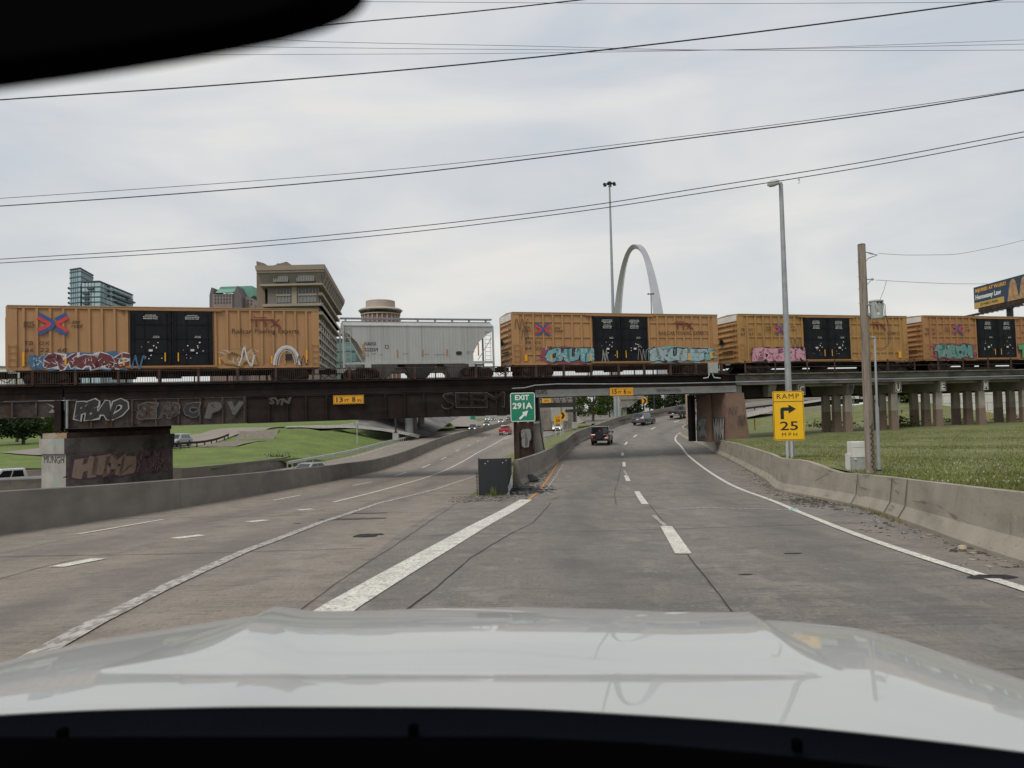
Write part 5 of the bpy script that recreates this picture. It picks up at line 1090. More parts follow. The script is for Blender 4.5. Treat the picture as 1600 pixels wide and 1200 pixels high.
# ---------------------------------------------------------------- road vehicles
def vehicle(kind, loc, head, paint, label, group=None, lights='rear', glass=None, name=None):
    K = {'jeep': dict(L=4.3, W=1.85, H=1.85, belt=1.12, hood=1.12, cab=(-2.0, .75, -1.95, .45), inset=.08, clr=.42, R=.42, wb=1.3),
         'suv': dict(L=4.6, W=1.9, H=1.72, belt=1.02, hood=.98, cab=(-2.2, 1.1, -1.75, .35), inset=.22, clr=.28, R=.36, wb=1.4),
         'sedan': dict(L=4.7, W=1.83, H=1.45, belt=.92, hood=.86, cab=(-1.75, 1.05, -1.05, .3), inset=.24, clr=.22, R=.33, wb=1.4),
         'pickup': dict(L=5.7, W=2.0, H=1.9, belt=1.25, hood=1.18, cab=(-.85, 1.35, -.65, .75), inset=.2, clr=.42, R=.41, wb=1.8)}[kind]
    L_, Wd, H, belt, hood, cab, R, wb, clr = K['L'], K['W'], K['H'], K['belt'], K['hood'], K['cab'], K['R'], K['wb'], K['clr']
    t = empty(name or {'jeep': 'off_road_car', 'suv': 'sport_utility_car', 'sedan': 'sedan_car', 'pickup': 'pickup_truck'}[kind], loc, math.pi / 2 - math.radians(head), label, {'pickup': 'pickup truck'}.get(kind, 'car'), group)
    hl = L_ / 2; hw = Wd / 2
    pr = [(-hl, clr + .12), (-hl + .03, belt - .12), (-hl + .1, belt)]
    if kind == 'pickup': pr = [(-hl, clr + .12), (-hl, belt - .02), (-hl + .05, belt)]
    pr += [(cab[0] + .05, belt), (cab[1], belt), (cab[1] + .1, hood + .04), (hl - .35, hood - .06), (hl - .05, hood - .22), (hl, clr + .3), (hl - .05, clr + .02)]
    def arch(cx): return [(cx + (R + .07) * math.cos(a), max(clr, R - .02 + (R + .07) * math.sin(a))) for a in [math.pi * k / 8 for k in range(0, 9)]]
    pr += arch(wb)[0:] + arch(-wb)[0:] + [(-hl + .06, clr)]
    mb = MB(); b = 0
    # main shell: side rings at three widths for a rounded flank
    rings = []
    n = len(pr)
    for y, f in ((-hw, .90), (-hw, .5), (hw, .5), (hw, .9)): pass
    mid = (clr + belt) / 2
    def rg(y, k):
        return [(x, y * (1 - (.05 if z > mid else .02) * k), z) for x, z in pr]
    mb.prism(pr, 'y', -hw, hw)
    body = mb.build('body', paint, t, bevel=.035, segs=2, smooth=True)
    # cabin
    x0, x1, x2, x3 = cab; ins = K['inset']; wl = hw - .06; wt = hw - ins; zt = H
    mb = MB(); mb.hexa([(x0, -wl, belt - .01), (x1, -wl, belt - .01), (x1, wl, belt - .01), (x0, wl, belt - .01), (x2, -wt, zt), (x3, -wt, zt), (x3, wt, zt), (x2, wt, zt)])
    mb.build('cabin', paint, t, bevel=.05, segs=2, smooth=True)
    def face(p, f0, f1, g0, g1, off, nm, m, par=t):
        a, b_, c, d = [Vector(q) for q in p]      # a,b bottom ; c,d top (a under d)
        P = lambda u, v: (a.lerp(b_, u)).lerp(d.lerp(c, u), v)
        nn = (b_ - a).cross(d - a).normalized()
        ce = Vector((0, 0, (belt + zt) / 2)); mid_ = P(.5, .5)
        if nn.dot(mid_ - Vector(((x0 + x1) / 2, 0, mid_.z))) < 0: nn = -nn
        q = MB(); lo = [P(f0, g0), P(f1, g0), P(f1, g1), P(f0, g1)]
        q.hexa([v - nn * .02 for v in lo] + [v + nn * off for v in lo]); return q.build(nm, m, par)
    B4 = [(x0, -wl, belt), (x1, -wl, belt), (x1, wl, belt), (x0, wl, belt)]; T4 = [(x2, -wt, zt), (x3, -wt, zt), (x3, wt, zt), (x2, wt, zt)]
    G = glass or M_glass
    face((B4[3], B4[0], T4[0], T4[3]), .08, .92, .12, .84, .012, 'rear_window', G); face((B4[1], B4[2], T4[2], T4[1]), .07, .93, .08, .88, .012, 'windscreen', G)
    for s_ in (0, 1):
        p = (B4[0], B4[1], T4[1], T4[0]) if s_ == 0 else (B4[3], B4[2], T4[2], T4[3])
        cuts = ((.10, .36), (.39, .63), (.66, .90)) if kind in ('suv', 'jeep') else ((.12, .48), (.52, .88))
        for a, c in cuts: face(p, a, c, .12, .82, .010, 'side_window', G)
    for sx_ in (-1, 1):
        for sy_ in (-1, 1):
            w = MB(); c_ = (sx_ * wb, R); w.prism([(c_[0] + R * math.cos(a * math.pi / 12), R + R * math.sin(a * math.pi / 12)) for a in range(24)], 'y', sy_ * (hw - .24), sy_ * (hw + .01))
            wh = w.build('wheel', M_rubber, t)
            w = MB(); w.prism([(c_[0] + R * .6 * math.cos(a * math.pi / 8), R + R * .6 * math.sin(a * math.pi / 8)) for a in range(16)], 'y', sy_ * (hw + .011), sy_ * (hw + .02)); w.build('rim', M_rim if kind != 'jeep' else M_dkmetal, wh)
    on = lights == 'rear'
    for sy_ in (-1, 1):
        q = MB(); 
        if kind == 'suv': q.box(-hl - .03, -hl + .05, min(sy_ * .45, sy_ * .86), max(sy_ * .45, sy_ * .86), belt - .22, belt - .1)
        else: q.box(-hl - .03, -hl + .03, min(sy_ * (hw - .24), sy_ * (hw - .05)), max(sy_ * (hw - .24), sy_ * (hw - .05)), belt - .42, belt - .12)
        q.build('tail_light', M_tail if (on and kind == 'jeep') else M_taild, t, bevel=.01)
        q = MB(); q.box(hl - .14, hl + .01, min(sy_ * (hw - .5), sy_ * (hw - .1)), max(sy_ * (hw - .5), sy_ * (hw - .1)), hood - .36, hood - .2); q.build('headlight', M_head, t, bevel=.02)
        q = MB(); q.box(x1 - .25, x1 - .08, min(sy_ * hw, sy_ * (hw + .2)), max(sy_ * hw, sy_ * (hw + .2)), belt + .02, belt + .2); q.build('wing_mirror', paint if kind != 'jeep' else M_dkmetal, t, bevel=.03)
    q = MB(); q.box(-hl - .1, -hl + .05, -hw + .05, hw - .05, clr + .02, clr + .22); q.build('rear_bumper', M_dkmetal if kind != 'pickup' else M_rim, t, bevel=.03)
    q = MB(); q.box(hl - .06, hl + .06, -hw + .05, hw - .05, clr, clr + .2); q.build('front_bumper', M_dkmetal, t, bevel=.03)
    q = MB(); q.box(hl - .02, hl + .015, -.5, .5, hood - .42, hood - .2); q.build('grille', M_dkmetal, t)
    q = MB()
    if kind == 'jeep': q.box(-hl - .05, -hl - .035, -.8, -.5, clr + .25, clr + .38)
    else: q.box(-hl - .04, -hl - .02, -.15, .15, clr + (.45 if kind != 'pickup' else .24), clr + (.58 if kind != 'pickup' else .36))
    if kind == 'pickup': q.v = [(a - .075, b_, c) for a, b_, c in q.v]
    q.build('licence_plate', M_whsign, t)
    if kind == 'jeep':
        sp = MB(); sp.prism([(.05 + .41 * math.cos(a * math.pi / 14), .98 + .41 * math.sin(a * math.pi / 14)) for a in range(28)], 'x', -hl - .27, -hl - .02); w = sp.build('spare_wheel', M_rubber, t, bevel=.04)
        sp = MB(); sp.box(-hl - .06, -hl + .02, -.08, .08, 1.42, 1.5); sp.build('brake_light', M_tail, t)
        sp = MB(); sp.box(-wb - .55, -wb + .55, -hw - .1, -hw + .0, R * 2 + .04, R * 2 + .12); sp.box(-wb - .55, -wb + .55, hw, hw + .1, R * 2 + .04, R * 2 + .12); sp.build('fender', M_dkmetal, t)
    if kind == 'pickup':
        sp = MB(); sp.box(-hl + .12, cab[0] - .05, -hw + .12, hw - .12, belt - .0, belt + .012); sp.build('bed_cover', M_dkmetal, t)
        for sy_ in (-1, 1):
            q = MB(); q.box(-wb + .6, wb - .6, min(sy_ * hw, sy_ * (hw + .12)), max(sy_ * hw, sy_ * (hw + .12)), clr - .05, clr + .03); q.build('side_step', M_rim, t)
    return t
def cm(name, c): return mat(name, c, .25, coat=.8, var=.02)
P_blk = cm('paint_black', (.012, .012, .013)); P_char = cm('paint_charcoal', (.045, .048, .055)); P_red = cm('paint_red', (.42, .012, .02)); P_wht = cm('paint_white', (.62, .63, .62)); P_sil = cm('paint_silver', (.33, .36, .38)); P_gry = cm('paint_grey', (.10, .115, .12))
def onroad(px, py, fn): p = hit(px, py, fn); return p
vehicle('jeep', onroad(941, 694, zr), 13, P_blk, 'black boxy off road car with a spare wheel on the back and lit tail lights')
vehicle('suv', onroad(1006, 663.5, zr), 33, P_char, 'charcoal sport utility car on the ramp, ahead of the boxy car', lights='off')
vehicle('pickup', onroad(1066, 653, zr), 42, P_blk, 'black pickup truck with a chrome bumper, disappearing behind the brown pier', lights='off')
vehicle('pickup', onroad(790, 679.5, zl), 6, P_red, 'red pickup truck driving away, left of the green exit sign', lights='off')
vehicle('suv', onroad(739.5, 673.5, zo), 184, P_blk, 'black oncoming car with headlights on, beside the far end of the dark barrier', 'oncoming traffic')
vehicle('pickup', onroad(761.5, 668, zo), 184, P_gry, 'grey oncoming pickup behind the black oncoming car', 'oncoming traffic')
vehicle('pickup', onroad(783.5, 662.5, zo), 184, P_sil, 'silver oncoming pickup, directly beyond the red pickup', 'oncoming traffic')
vehicle('suv', onroad(762, 657.5, zo), 184, P_wht, 'tiny white oncoming car, above the grey oncoming pickup', 'oncoming traffic')
vehicle('sedan', onroad(771.5, 657, zo), 184, P_gry, 'tiny dark oncoming car with bright lamps, right of the tiny white one', 'oncoming traffic')
vehicle('suv', onroad(795, 657.5, zl), 6, P_blk, 'tiny dark car driving away beside the edge of the exit sign', lights='off')
p = at(482, 718, 65); vehicle('sedan', (p.x, p.y, zo0(65) - .34), 205, P_sil, 'silver sedan, only its roof and windows showing over the dark barrier')
p = at(20, 731, 52.5); vehicle('pickup', (p.x, p.y, p.z - 1.93), 228, P_wht, 'white pickup with dark windows behind the low wall at the far left')
p = at(277, 697, 96); vehicle('suv', (p.x, p.y, bankz(p.x, p.y) + .14), 184, P_sil, 'pale silver car on the curving ramp, just right of the graffiti pier')
p = at(872, 674, 150); vehicle('suv', (p.x, p.y, p.z), 190, P_wht, 'white car behind the yellow exit speed sign')

# ---------------------------------------------------------------- signs and poles
def rrect(w, h, r, n=5):
    P = []
    for cx, cz, a0 in ((w - r, r, -90), (w - r, h - r, 0), (r, h - r, 90), (r, r, 180)):
        for k in range(n + 1):
            a = math.radians(a0 + 90 * k / n); P.append((cx + r * math.cos(a), cz + r * math.sin(a)))
    return P
def sign(name, px0, py0, px1, py1, Y, layers, label, rz=0.0, rr=.06, cat='road sign'):
    a = at(px0, py1, Y); w = at(px1, py1, Y).x - a.x; h = at(px0, py0, Y).z - a.z
    t = empty(name, a, rz, label, cat); prev = None
    for i, (m, mg) in enumerate(layers):
        mb = MB(); r = max(.01, rr - mg); P = rrect(w - 2 * mg, h - 2 * mg, r); P = [(x + mg, z + mg) for x, z in P]
        if i == 0: mb.prism(P, 'y', 0, .02); o = mb.build('panel', m, t)
        else: mb.q(*[(x, -.003 * i, z) for x, z in P]); mb.flat = True; mb.build('border' if i == 1 else 'panel_face', m, t)
    return t, w, h
# green exit sign
t, w, h = sign('exit_sign', 798, 614, 836.5, 659, 50.3, [(M_whsign, 0), (M_grsign, .05)], 'green EXIT 291A sign with a white arrow, on the rusty centre pier', rr=.14)
X = lambda px: (px - 798) / 38.5 * w
Z = lambda py: (659 - py) / 45 * h
mb = MB(); add_text(mb, 'EXIT', X(805.5), X(827.5), Z(625.5), Z(617.5), -.012, .03); add_text(mb, '291A', X(801.5), X(832.5), Z(639.5), Z(629.5), -.012, .03); mb.build('lettering', M_whsign, t)
mb = MB(); a = Vector((X(812), Z(655))); b = Vector((X(825.5), Z(642))); d = (b - a).normalized(); n_ = Vector((-d.y, d.x)); e = a + (b - a) * .52
P = [a - n_ * .075, e - n_ * .075, e - n_ * .21, b, e + n_ * .21, e + n_ * .075, a + n_ * .075]; mb.q(*[(p.x, -.012, p.y) for p in P]); mb.flat = True; mb.build('arrow', M_whsign, t)
for q in (.3, .7):
    mb = MB(); mb.box(w * q - .04, w * q + .04, .021, .9, h * .3, h * .3 + .08); mb.box(w * q - .04, w * q + .04, .021, .08, -.1, h * .9); mb.build('bracket', M_galv, t)
# ramp sign
t, w, h = sign('ramp_speed_sign', 1209.6, 611.5, 1257, 688.5, 29.4, [(M_ylsign, 0), (M_blsign, .022), (M_ylsign, .04)], 'large yellow RAMP 25 MPH sign with a black bent arrow, below the street lamp', rz=math.radians(-3), rr=.07)
mb = MB(); y = -.012
add_text(mb, 'RAMP', .135 * w, .855 * w, .845 * h, .945 * h, y, .0, space=1.25); add_text(mb, '25', .21 * w, .79 * w, .205 * h, .385 * h, y, .01); add_text(mb, 'MPH', .26 * w, .75 * w, .085 * h, .155 * h, y, .0, space=1.5); mb.build('lettering', M_blsign, t)
mb = MB(); mb.q((.03, y, .782 * h), (w - .03, y, .782 * h), (w - .03, y, .793 * h), (.03, y, .793 * h)); mb.flat = True; mb.build('divider', M_blsign, t)
mb = MB(); mb.q(*[(a * w, y, b * h) for a, b in ((.235, .43), (.345, .43), (.345, .60), (.50, .60), (.50, .545), (.745, .635), (.50, .725), (.50, .67), (.30, .67), (.25, .655), (.235, .625))]); mb.flat = True; mb.build('arrow', M_blsign, t)
for k in (-1, 1):
    mb = MB(); mb.box(w / 2 - .035 + k * .09 - .02, w / 2 + .035 + k * .09, .022, .08, -1.05, h * .95); mb.build('post', M_galvl, t)
# street lamp
b0 = at(1236.5, 722, 30.6); t = empty('street_lamp', (b0.x, b0.y, b0.z - .15), 0, 'tall grey street lamp rising behind the yellow ramp sign, head turned left over the road', 'street lamp')
tp = at(1213.5, 288, 30.6); H_ = tp.z - b0.z + .15
mb = MB(); mb.tube([(0, 0, 0), (0, 0, H_ * .5), (0, 0, H_)], .15, 16, r2=.085); mb.build('pole', M_galv, t, smooth=True)
mb = MB(); mb.lathe([(.2, 0), (.2, .12), (.15, .16)], n=16); mb.build('base', M_galvl, t)
mb = MB(); mb.tube([(0, 0, H_ - .05), (-.12, -.05, H_ + .02), (-.22, -.1, H_ + .02)], .045, 8); mb.box(-.05, .05, -.05, .05, H_ - .03, H_ + .08); mb.build('arm', M_galv, t)
mb = MB(); R3 = Matrix.Translation(Vector((-.38, -.16, H_ - .0))) @ Matrix.Rotation(math.radians(-18), 4, 'Y') @ Matrix.Rotation(math.radians(20), 4, 'X')
for (r0, z0) in (): pass
mb.lathe([(.02, .15), (.12, .14), (.19, .09), (.22, .0), (.21, -.05)], n=18); mb.v = [(x * 1.25, y_, z) for x, y_, z in mb.v]; hd = mb.build('lamp_head', M_galvl, t, smooth=True, M=R3)
mb = MB(); mb.lathe([(.19, -.052), (.16, -.11), (.05, -.14)], n=18); mb.v = [(x * 1.2, y_, z) for x, y_, z in mb.v]; mb.build('lens', mat('lamp_lens', (.28, .29, .28), .3), t, smooth=True, M=R3)
# utility pole
b0 = at(1361, 752, 21.2); tp = at(1346, 383, 21.2); zb_ = b0.z - .3; Hp = tp.z - zb_
UP = empty('utility_pole', (b0.x, b0.y, zb_), 0, 'weathered wooden utility pole with black tagging near its foot', 'utility pole'); lean = (tp.x - b0.x)
mb = MB(); mb.tube([(lean * t_ , .0, Hp * t_) for t_ in (0, .25, .5, .75, 1)], .142, 14, r2=.11); mb.build('shaft', M_wood, UP, smooth=True)
mb = MB(); mb.tube([(lean, 0, Hp), (lean, 0, Hp + .03)], .112, 14, r2=.1); mb.build('cap', M_bark, UP)
for z in (.93, .87, .82, .76, .70, .60): 
    mb = MB(); mb.tube([(lean * z - .10, -.02, Hp * z), (lean * z - .17, -.03, Hp * z)], .008, 5); mb.build('step_bolt', M_galv, UP)
mb = MB(); r = random.Random(4); P = []
for k in range(26): P.append((.045 * math.sin(k * 2.1) + lean * .12, .62 + k * .055 + .03 * math.cos(k * 3.3)))
M_up = Matrix.Translation(Vector((0, -.118, 0)))
strip(mb, P, .018, 0); mb.v = [(x, -.152 + .5 * (x - .0) ** 2, z) for x, y_, z in mb.v]; mb.build('graffiti_tag', G_blk, UP)
def pz(py): return at(1352, py, 21.2).z - zb_
mb = MB(); zq = pz(394); mb.tube([(lean + .09, -.02, zq), (lean + .2, -.02, zq - .03)], .012, 5)
for k in range(4): x = lean + .2 + k * .035; mb.lathe([(.012, 0), (.03, .01), (.012, .02)], n=8); mb.v[-24:] = [(x + z_, -.02 + y_, zq - .035 - (x - lean - .2) * .25 + a_) for a_, y_, z_ in mb.v[-24:]]
mb.tube([(lean + .33, -.02, zq - .07), (lean + .46, -.02, zq - .10)], .010, 5); mb.build('insulator', M_dkmetal, UP)
mb = MB(); mb.tube([(lean + .09, -.02, zq - .3), (lean + .16, -.02, zq - .2), (lean + .3, -.02, zq - .15), (lean + .42, -.02, zq - .11)], .010, 5); mb.build('jumper_wire', M_dkmetal, UP)
mb = MB(); zq2 = pz(437); mb.tube([(lean * .8 + .10, -.02, zq2), (lean * .8 + .25, -.02, zq2 + .01)], .016, 6); mb.tube([(lean * .8 + .10, -.02, zq2 - .16), (lean * .8 + .25, -.02, zq2)], .014, 6); mb.lathe([(.02, zq2 - .03), (.04, zq2), (.02, zq2 + .04)], lean * .8 + .28, -.02, 10); mb.build('bracket', M_galv, UP)
# transformer
a = at(1370, 498, 21.1); b_ = at(1370, 468, 21.1); t = empty('transformer', a, 0, 'grey can shaped transformer hanging on the right of the wooden pole', 'transformer')
hh = b_.z - a.z; mb = MB(); mb.lathe([(.165, 0), (.18, .03), (.182, hh * .86), (.185, hh * .88)], n=24); mb.build('tank', M_trafo, t, smooth=True)
mb = MB(); mb.lathe([(.205, hh * .881), (.208, hh * .91), (.19, hh * .95), (.06, hh * 1.0)], n=24); mb.build('lid', M_trafo, t, smooth=True)
mb = MB(); mb.box(-.3, -.16, -.04, .04, .12, .17); mb.box(-.3, -.16, -.04, .04, hh * .7, hh * .7 + .05); mb.build('mount', M_galv, t)
for dx in (-.06, .03): mb = MB(); mb.tube([(dx, -.175, hh * .8), (dx + .02, -.25, hh * .82)], .018, 6); mb.build('bushing', M_dkmetal, t)
mb = MB(); mb.tube([(-.12, -.17, hh * .7), (-.13, -.2, hh * .5), (-.06, -.19, hh * .42), (-.05, -.185, hh * .3)], .006, 4); mb.tube([(.05, -.2, hh * .8), (.2, -.12, hh * .7), (.26, -.02, .1), (.34, 0, -.3), (.30, 0, -.8), (.1, 0, -.95), (-.2, 0, -.85)], .008, 5); mb.tube([(.16, -.1, hh * .8), (.24, 0, .1), (.38, 0, -.2), (.36, 0, -.7), (.15, 0, -.9), (-.2, 0, -.8)], .008, 5)
mb.build('drop_wire', M_wire, t)
mb = MB(); mb.q((-.07, -.1835, .1), (-.01, -.1845, .1), (-.01, -.1845, .16), (-.07, -.1835, .16)); mb.flat = True; mb.build('sticker', M_whsign, t)
mb = MB(); q1 = at(1375, 468, 21.1) - a; q2 = at(1385, 439, 21.1) - a; mb.tube([q1, (q1 + q2) / 2 + Vector((.02, 0, 0)), q2], .006, 4); mb.build('riser_wire', M_wire, t)
# thin conduit pole and its straps
b0 = at(1374, 749, 21.0); tp = at(1366.5, 530, 21.0); t = empty('conduit_pole', (b0.x, b0.y, b0.z - .3), 0, 'thin galvanised conduit standing right of the wooden pole', 'pole')
mb = MB(); mb.tube([(0, 0, 0), ((tp.x - b0.x) * .55, 0, (tp.z - b0.z + .3) * .55)], .052, 10); mb.build('lower_tube', M_galv, t, smooth=True)
mb = MB(); mb.tube([((tp.x - b0.x) * .55, 0, (tp.z - b0.z + .3) * .55), (tp.x - b0.x, 0, tp.z - b0.z + .3), (tp.x - b0.x + .02, 0, tp.z - b0.z + .34), (tp.x - b0.x - .1, 0, tp.z - b0.z + .36)], .034, 10); mb.build('upper_tube', M_galv, t, smooth=True)
for z in (.34, .54): mb = MB(); mb.tube([(0, 0, z), (0, 0, z + .05)], .06, 10); mb.build('clamp', M_dkmetal, t)
# cabinets
a = at(1334, 745, 22.2); c_ = at(1354, 690, 22.2); t = empty('utility_cabinet', (a.x, a.y, a.z - .15), 0, 'white and grey metal utility cabinet left of the wooden pole', 'cabinet'); w = c_.x - a.x; h = c_.z - a.z + .15
mb = MB(); mb.box(0, w, 0, .35, 0, h * .60); mb.build('base', M_cabg, t, bevel=.01); mb = MB(); mb.box(-.01, w + .01, -.02, .36, h * .603, h); mb.build('hood', M_cab, t, bevel=.02)
mb = MB(); mb.box(.0, w, -.025, -.021, h * .86, h * .87); mb.build('seam', M_cabg, t); mb = MB(); mb.tube([(.06, -.05, h * .57), (.06, 0, h * .57)], .03, 10); mb.build('meter_dial', M_cab, t)
a = at(1326, 736, 22.4); c_ = at(1334.5, 709, 22.4); t = empty('meter_box', a, 0, 'small grey meter box on the left side of the white cabinet', 'electrical box'); w = c_.x - a.x; h = c_.z - a.z
mb = MB(); mb.box(0, w * .25, -.05, .2, 0, h); mb.build('frame', M_cab, t); mb = MB(); mb.box(w * .27, w, -.03, .2, 0, h); mb.build('box', M_cabg, t, bevel=.01); mb = MB(); mb.box(w * .35, w * .95, -.045, -.031, h * .35, h * .65); mb.build('panel', M_cab, t); mb = MB(); mb.tube([(w * .3, .1, 0), (w * .3, .1, -.5)], .03, 8); mb.build('leg', M_galv, t)
# crash shield
a = at(747.5, 777, 29.2); c_ = at(799, 716, 29.2); t = empty('crash_shield', a, 0, 'dark steel crash shield wrapped round the nose of the divider, weeds at its foot', 'crash barrier'); w = c_.x - a.x; h = c_.z - a.z
mb = MB(); P = [(0, .9), (0, .25), (.05, .1), (.16, .02), (.35, 0), (w - .35, 0), (w - .16, .02), (w - .05, .1), (w, .25), (w, .9)]; Q = [(x * 0.97 + w * .015, y_ + .03) for x, y_ in P[::-1]]; mb.prism(P + Q, 'z', 0, h)
mb.build('plate', mat('shield_blue_black', (.017, .020, .023), .5, scale=1.5, var=.15, col2=(.035, .03, .026), mask=(.55, .75)), t)
for x, z in ((.22, .91), (.30, .97), (.74, .92), (.84, .98)):
    mb = MB(); mb.prism([(w * x + .018 * math.cos(k * math.pi / 4), h * z - .05 + .018 * math.sin(k * math.pi / 4)) for k in range(8)], 'y', -.012, -.0005); mb.build('bolt', M_whsign, t)
for x, dx in ((-.06, 0), (w + .05, 0)):
    mb = MB()
    for k in range(7): mb.tube([(x, .15 + .05 * (k % 2), h * .62 - k * .13), (x + (.02 if x < 0 else .03) + (-.05 if (x > 0 and k > 3) else 0), .12, h * .62 - k * .13 - .06), (x, .15, h * .62 - (k + 1) * .13)], .022, 5)
    mb.build('cable_bundle', M_rust, t)
for k in range(4):
    mb = MB(); x = w + .0; mb.tube([(x + .0, .1, h * .55), (x - .1 - .05 * k + .1, -.1, h * .25), (x - .3 + .07 * k, -.15, .0)], .014, 5); mb.build('loose_cable', M_galv, t)
mb = MB(); mb.box(.05, w - .05, .95, 4.9, 0, h - .25); mb.build('concrete_nose', M_barrd, t)

# ---------------------------------------------------------------- overhead cables
def cable(pts, Y0, Y1, r, label, m=None, grp='cables strung over the road'):
    xs = [p[0] for p in pts]; P = []
    k0, k1 = xs[0], xs[-1]
    f = curve(pts); n = 40
    for i in range(n + 1):
        px = k0 + (k1 - k0) * i / n; Y = 1 / ((1 / Y0) + (1 / Y1 - 1 / Y0) * (px - k0) / (k1 - k0)); P.append(at(px, f(px), Y))
    if grp == 'cables strung over the road' and len(pts) > 3 or px == 1600: P = [P[0] + (P[0] - P[1]) * 60] + P + [P[-1] + (P[-1] - P[-2]) * 60]
    o_ = P[n // 2].copy(); mb = MB(); mb.tube([p - o_ for p in P], r, 6); o = mb.build('overhead_cable', m or M_wire); o.location = o_; WM[o.name] = Matrix.Translation(o_)
    tag(o, label, 'cable', grp); return o
cable([(-80, 162), (0, 156), (300, 136), (600, 112), (850, 88), (1100, 60), (1330, 31), (1560, 0), (1700, -18)], 20, 16, .017, 'thick black cable crossing the picture highest below the mirror')
cable([(430, 48), (530, 37), (720, 20), (905, 0), (1100, -22)], 17, 15, .013, 'short stretch of black cable leaving the top edge near the mirror')
cable([(560, 2.5), (1100, 5.5), (1600, 3)], 40, 40, .012, 'very thin cable running level along the top edge', M_wirethin)
cable([(440, 62), (500, 65), (830, 72), (1100, 78), (1350, 79), (1640, 78)], 40, 40, .012, 'thin sagging cable, lowest of three at the right edge', M_wirethin)
cable([(380, 73), (760, 77), (1060, 78.5), (1350, 74), (1640, 68)], 42, 42, .012, 'thin sagging cable, middle of three at the right edge', M_wirethin)
cable([(320, 85.5), (700, 84), (860, 82.5), (1170, 77), (1640, 61)], 44, 44, .012, 'thin sagging cable, highest of three at the right edge', M_wirethin)
cable([(-80, 315), (0, 310), (600, 266), (1100, 209), (1470, 159), (1700, 124)], 26, 21, .010, 'thin cable just above the thick middle cable', M_wirethin)
cable([(-80, 327), (0, 322), (300, 301), (600, 275), (1100, 213), (1400, 173), (1600, 141), (1700, 125)], 26, 21, .018, 'thick black middle cable over the road')
cable([(-80, 410), (0, 405), (300, 386), (600, 359), (900, 324), (1100, 293), (1350, 253), (1600, 206), (1700, 187)], 26, 20, .013, 'upper one of the lowest pair of black cables')
c9 = cable([(-80, 416), (0, 411), (300, 393), (600, 367), (900, 331), (1100, 301), (1350, 261), (1600, 214), (1700, 195)], 26, 20, .013, 'lower one of the lowest pair of black cables, touching the lamp head')
q = at(1248, 279, 21.6); mb = MB(); mb.tube([(0, 0, .02), (.02, 0, -.04), (.0, 0, -.06), (-.02, 0, -.02)], .012, 6); mb.tube([(0, 0, -.04), (.03, 0, -.08), (.02, 0, -.13), (-.03, 0, -.15)], .010, 5); o = mb.build('cable_clamp', M_galvl, c9); o.location = q - c9.location
cable([(1372, 396), (1420, 398.5), (1480, 398), (1540, 389), (1640, 365)], 21.2, 22, .006, 'thin service wire leaving the top of the wooden pole', M_wirethin, 'service wires from the wooden pole')
cable([(1368, 437.5), (1430, 441), (1500, 443.5), (1560, 443.5), (1640, 443)], 21.2, 24, .006, 'thin service wire leaving the wooden pole above the transformer', M_wirethin, 'service wires from the wooden pole')

# ---------------------------------------------------------------- high mast light, smaller lamps, posts
b0 = at(960, 560, 110); tp = at(954.3, 287, 110); t = empty('high_mast_light', (b0.x, b0.y, -3), 0, 'very tall high mast light with a ring of lamps, in front of the arch', 'street light')
H_ = tp.z + 3; mb = MB(); mb.tube([(0, 0, 0), (0, 0, H_)], .34, 12, r2=.13); mb.build('mast', M_galv, t, smooth=True)
mb = MB(); mb.lathe([(.45, H_ - .1), (.45, H_ + .1), (.2, H_ + .35)], n=12); mb.build('ring', M_dkmetal, t)
for k in range(6):
    a = k * math.pi / 3 + .3; c, s_ = math.cos(a), math.sin(a); mb = MB(); mb.tube([(c * .3, s_ * .3, H_), (c * .75, s_ * .75, H_ - .05)], .05, 5); mb.lathe([(.1, H_ + .08), (.28, H_ - .1), (.26, H_ - .2)], c * .85, s_ * .85, 10); mb.build('lamp', M_dkmetal, t)
b0 = at(1020, 560, 160); tp = at(1019, 459, 160); t = empty('high_mast_light', (b0.x, b0.y, -2), 0, 'small distant mast light seen against the right leg of the arch', 'street light')
H_ = tp.z + 2; mb = MB(); mb.tube([(0, 0, 0), (0, 0, H_)], .2, 8, r2=.08); mb.build('mast', M_dkmetal, t)
for dx in (-.55, 0, .5): mb = MB(); mb.lathe([(.08, H_ + .15), (.3, H_ - .05), (.28, H_ - .15)], dx, 0, 8); mb.build('lamp', M_dkmetal, t)
# lamp post on its concrete foot beside the guard rail
b0 = at(618.5, 684, 108); t = empty('lamp_post', (b0.x, b0.y, b0.z - .3), 0, 'black lamp post on a square concrete foot on the green bank', 'lamp post')
mb = MB(); mb.box(-.42, .42, -.42, .42, 0, 1.0); mb.build('base', M_pierlight, t); mb = MB(); mb.tube([(0, 0, 1), (0, 0, 1.25), (0, 0, 1.3), (0, 0, 6.5)], [.28, .24, .13, .10], 10); mb.build('pole', M_dkmetal, t)
mb = MB(); mb.tube([(0, 0, 6.5), (.9, -.6, 6.8)], .05, 6); mb.lathe([(.1, 6.9), (.25, 6.75)], 1.0, -.7, 8); mb.build('lamp_head', M_dkmetal, t)
# yield sign seen from behind
b0 = at(558, 692, 98); t = empty('yield_sign', (b0.x, b0.y, b0.z - .15), 0, 'back of a grey triangular yield sign on a thin post on the bank', 'road sign'); hz = at(558, 660, 98).z - b0.z + .15
mb = MB(); mb.prism([(-.53, hz), (.53, hz), (.05, hz - .9), (-.05, hz - .9)], 'y', -.02, 0); mb.build('panel', M_signback, t); mb = MB(); mb.box(-.04, .04, .0, .05, 0, hz - .1); mb.box(-.035, .035, -.05, -.021, hz - .9, hz); mb.build('post', M_galvl, t)
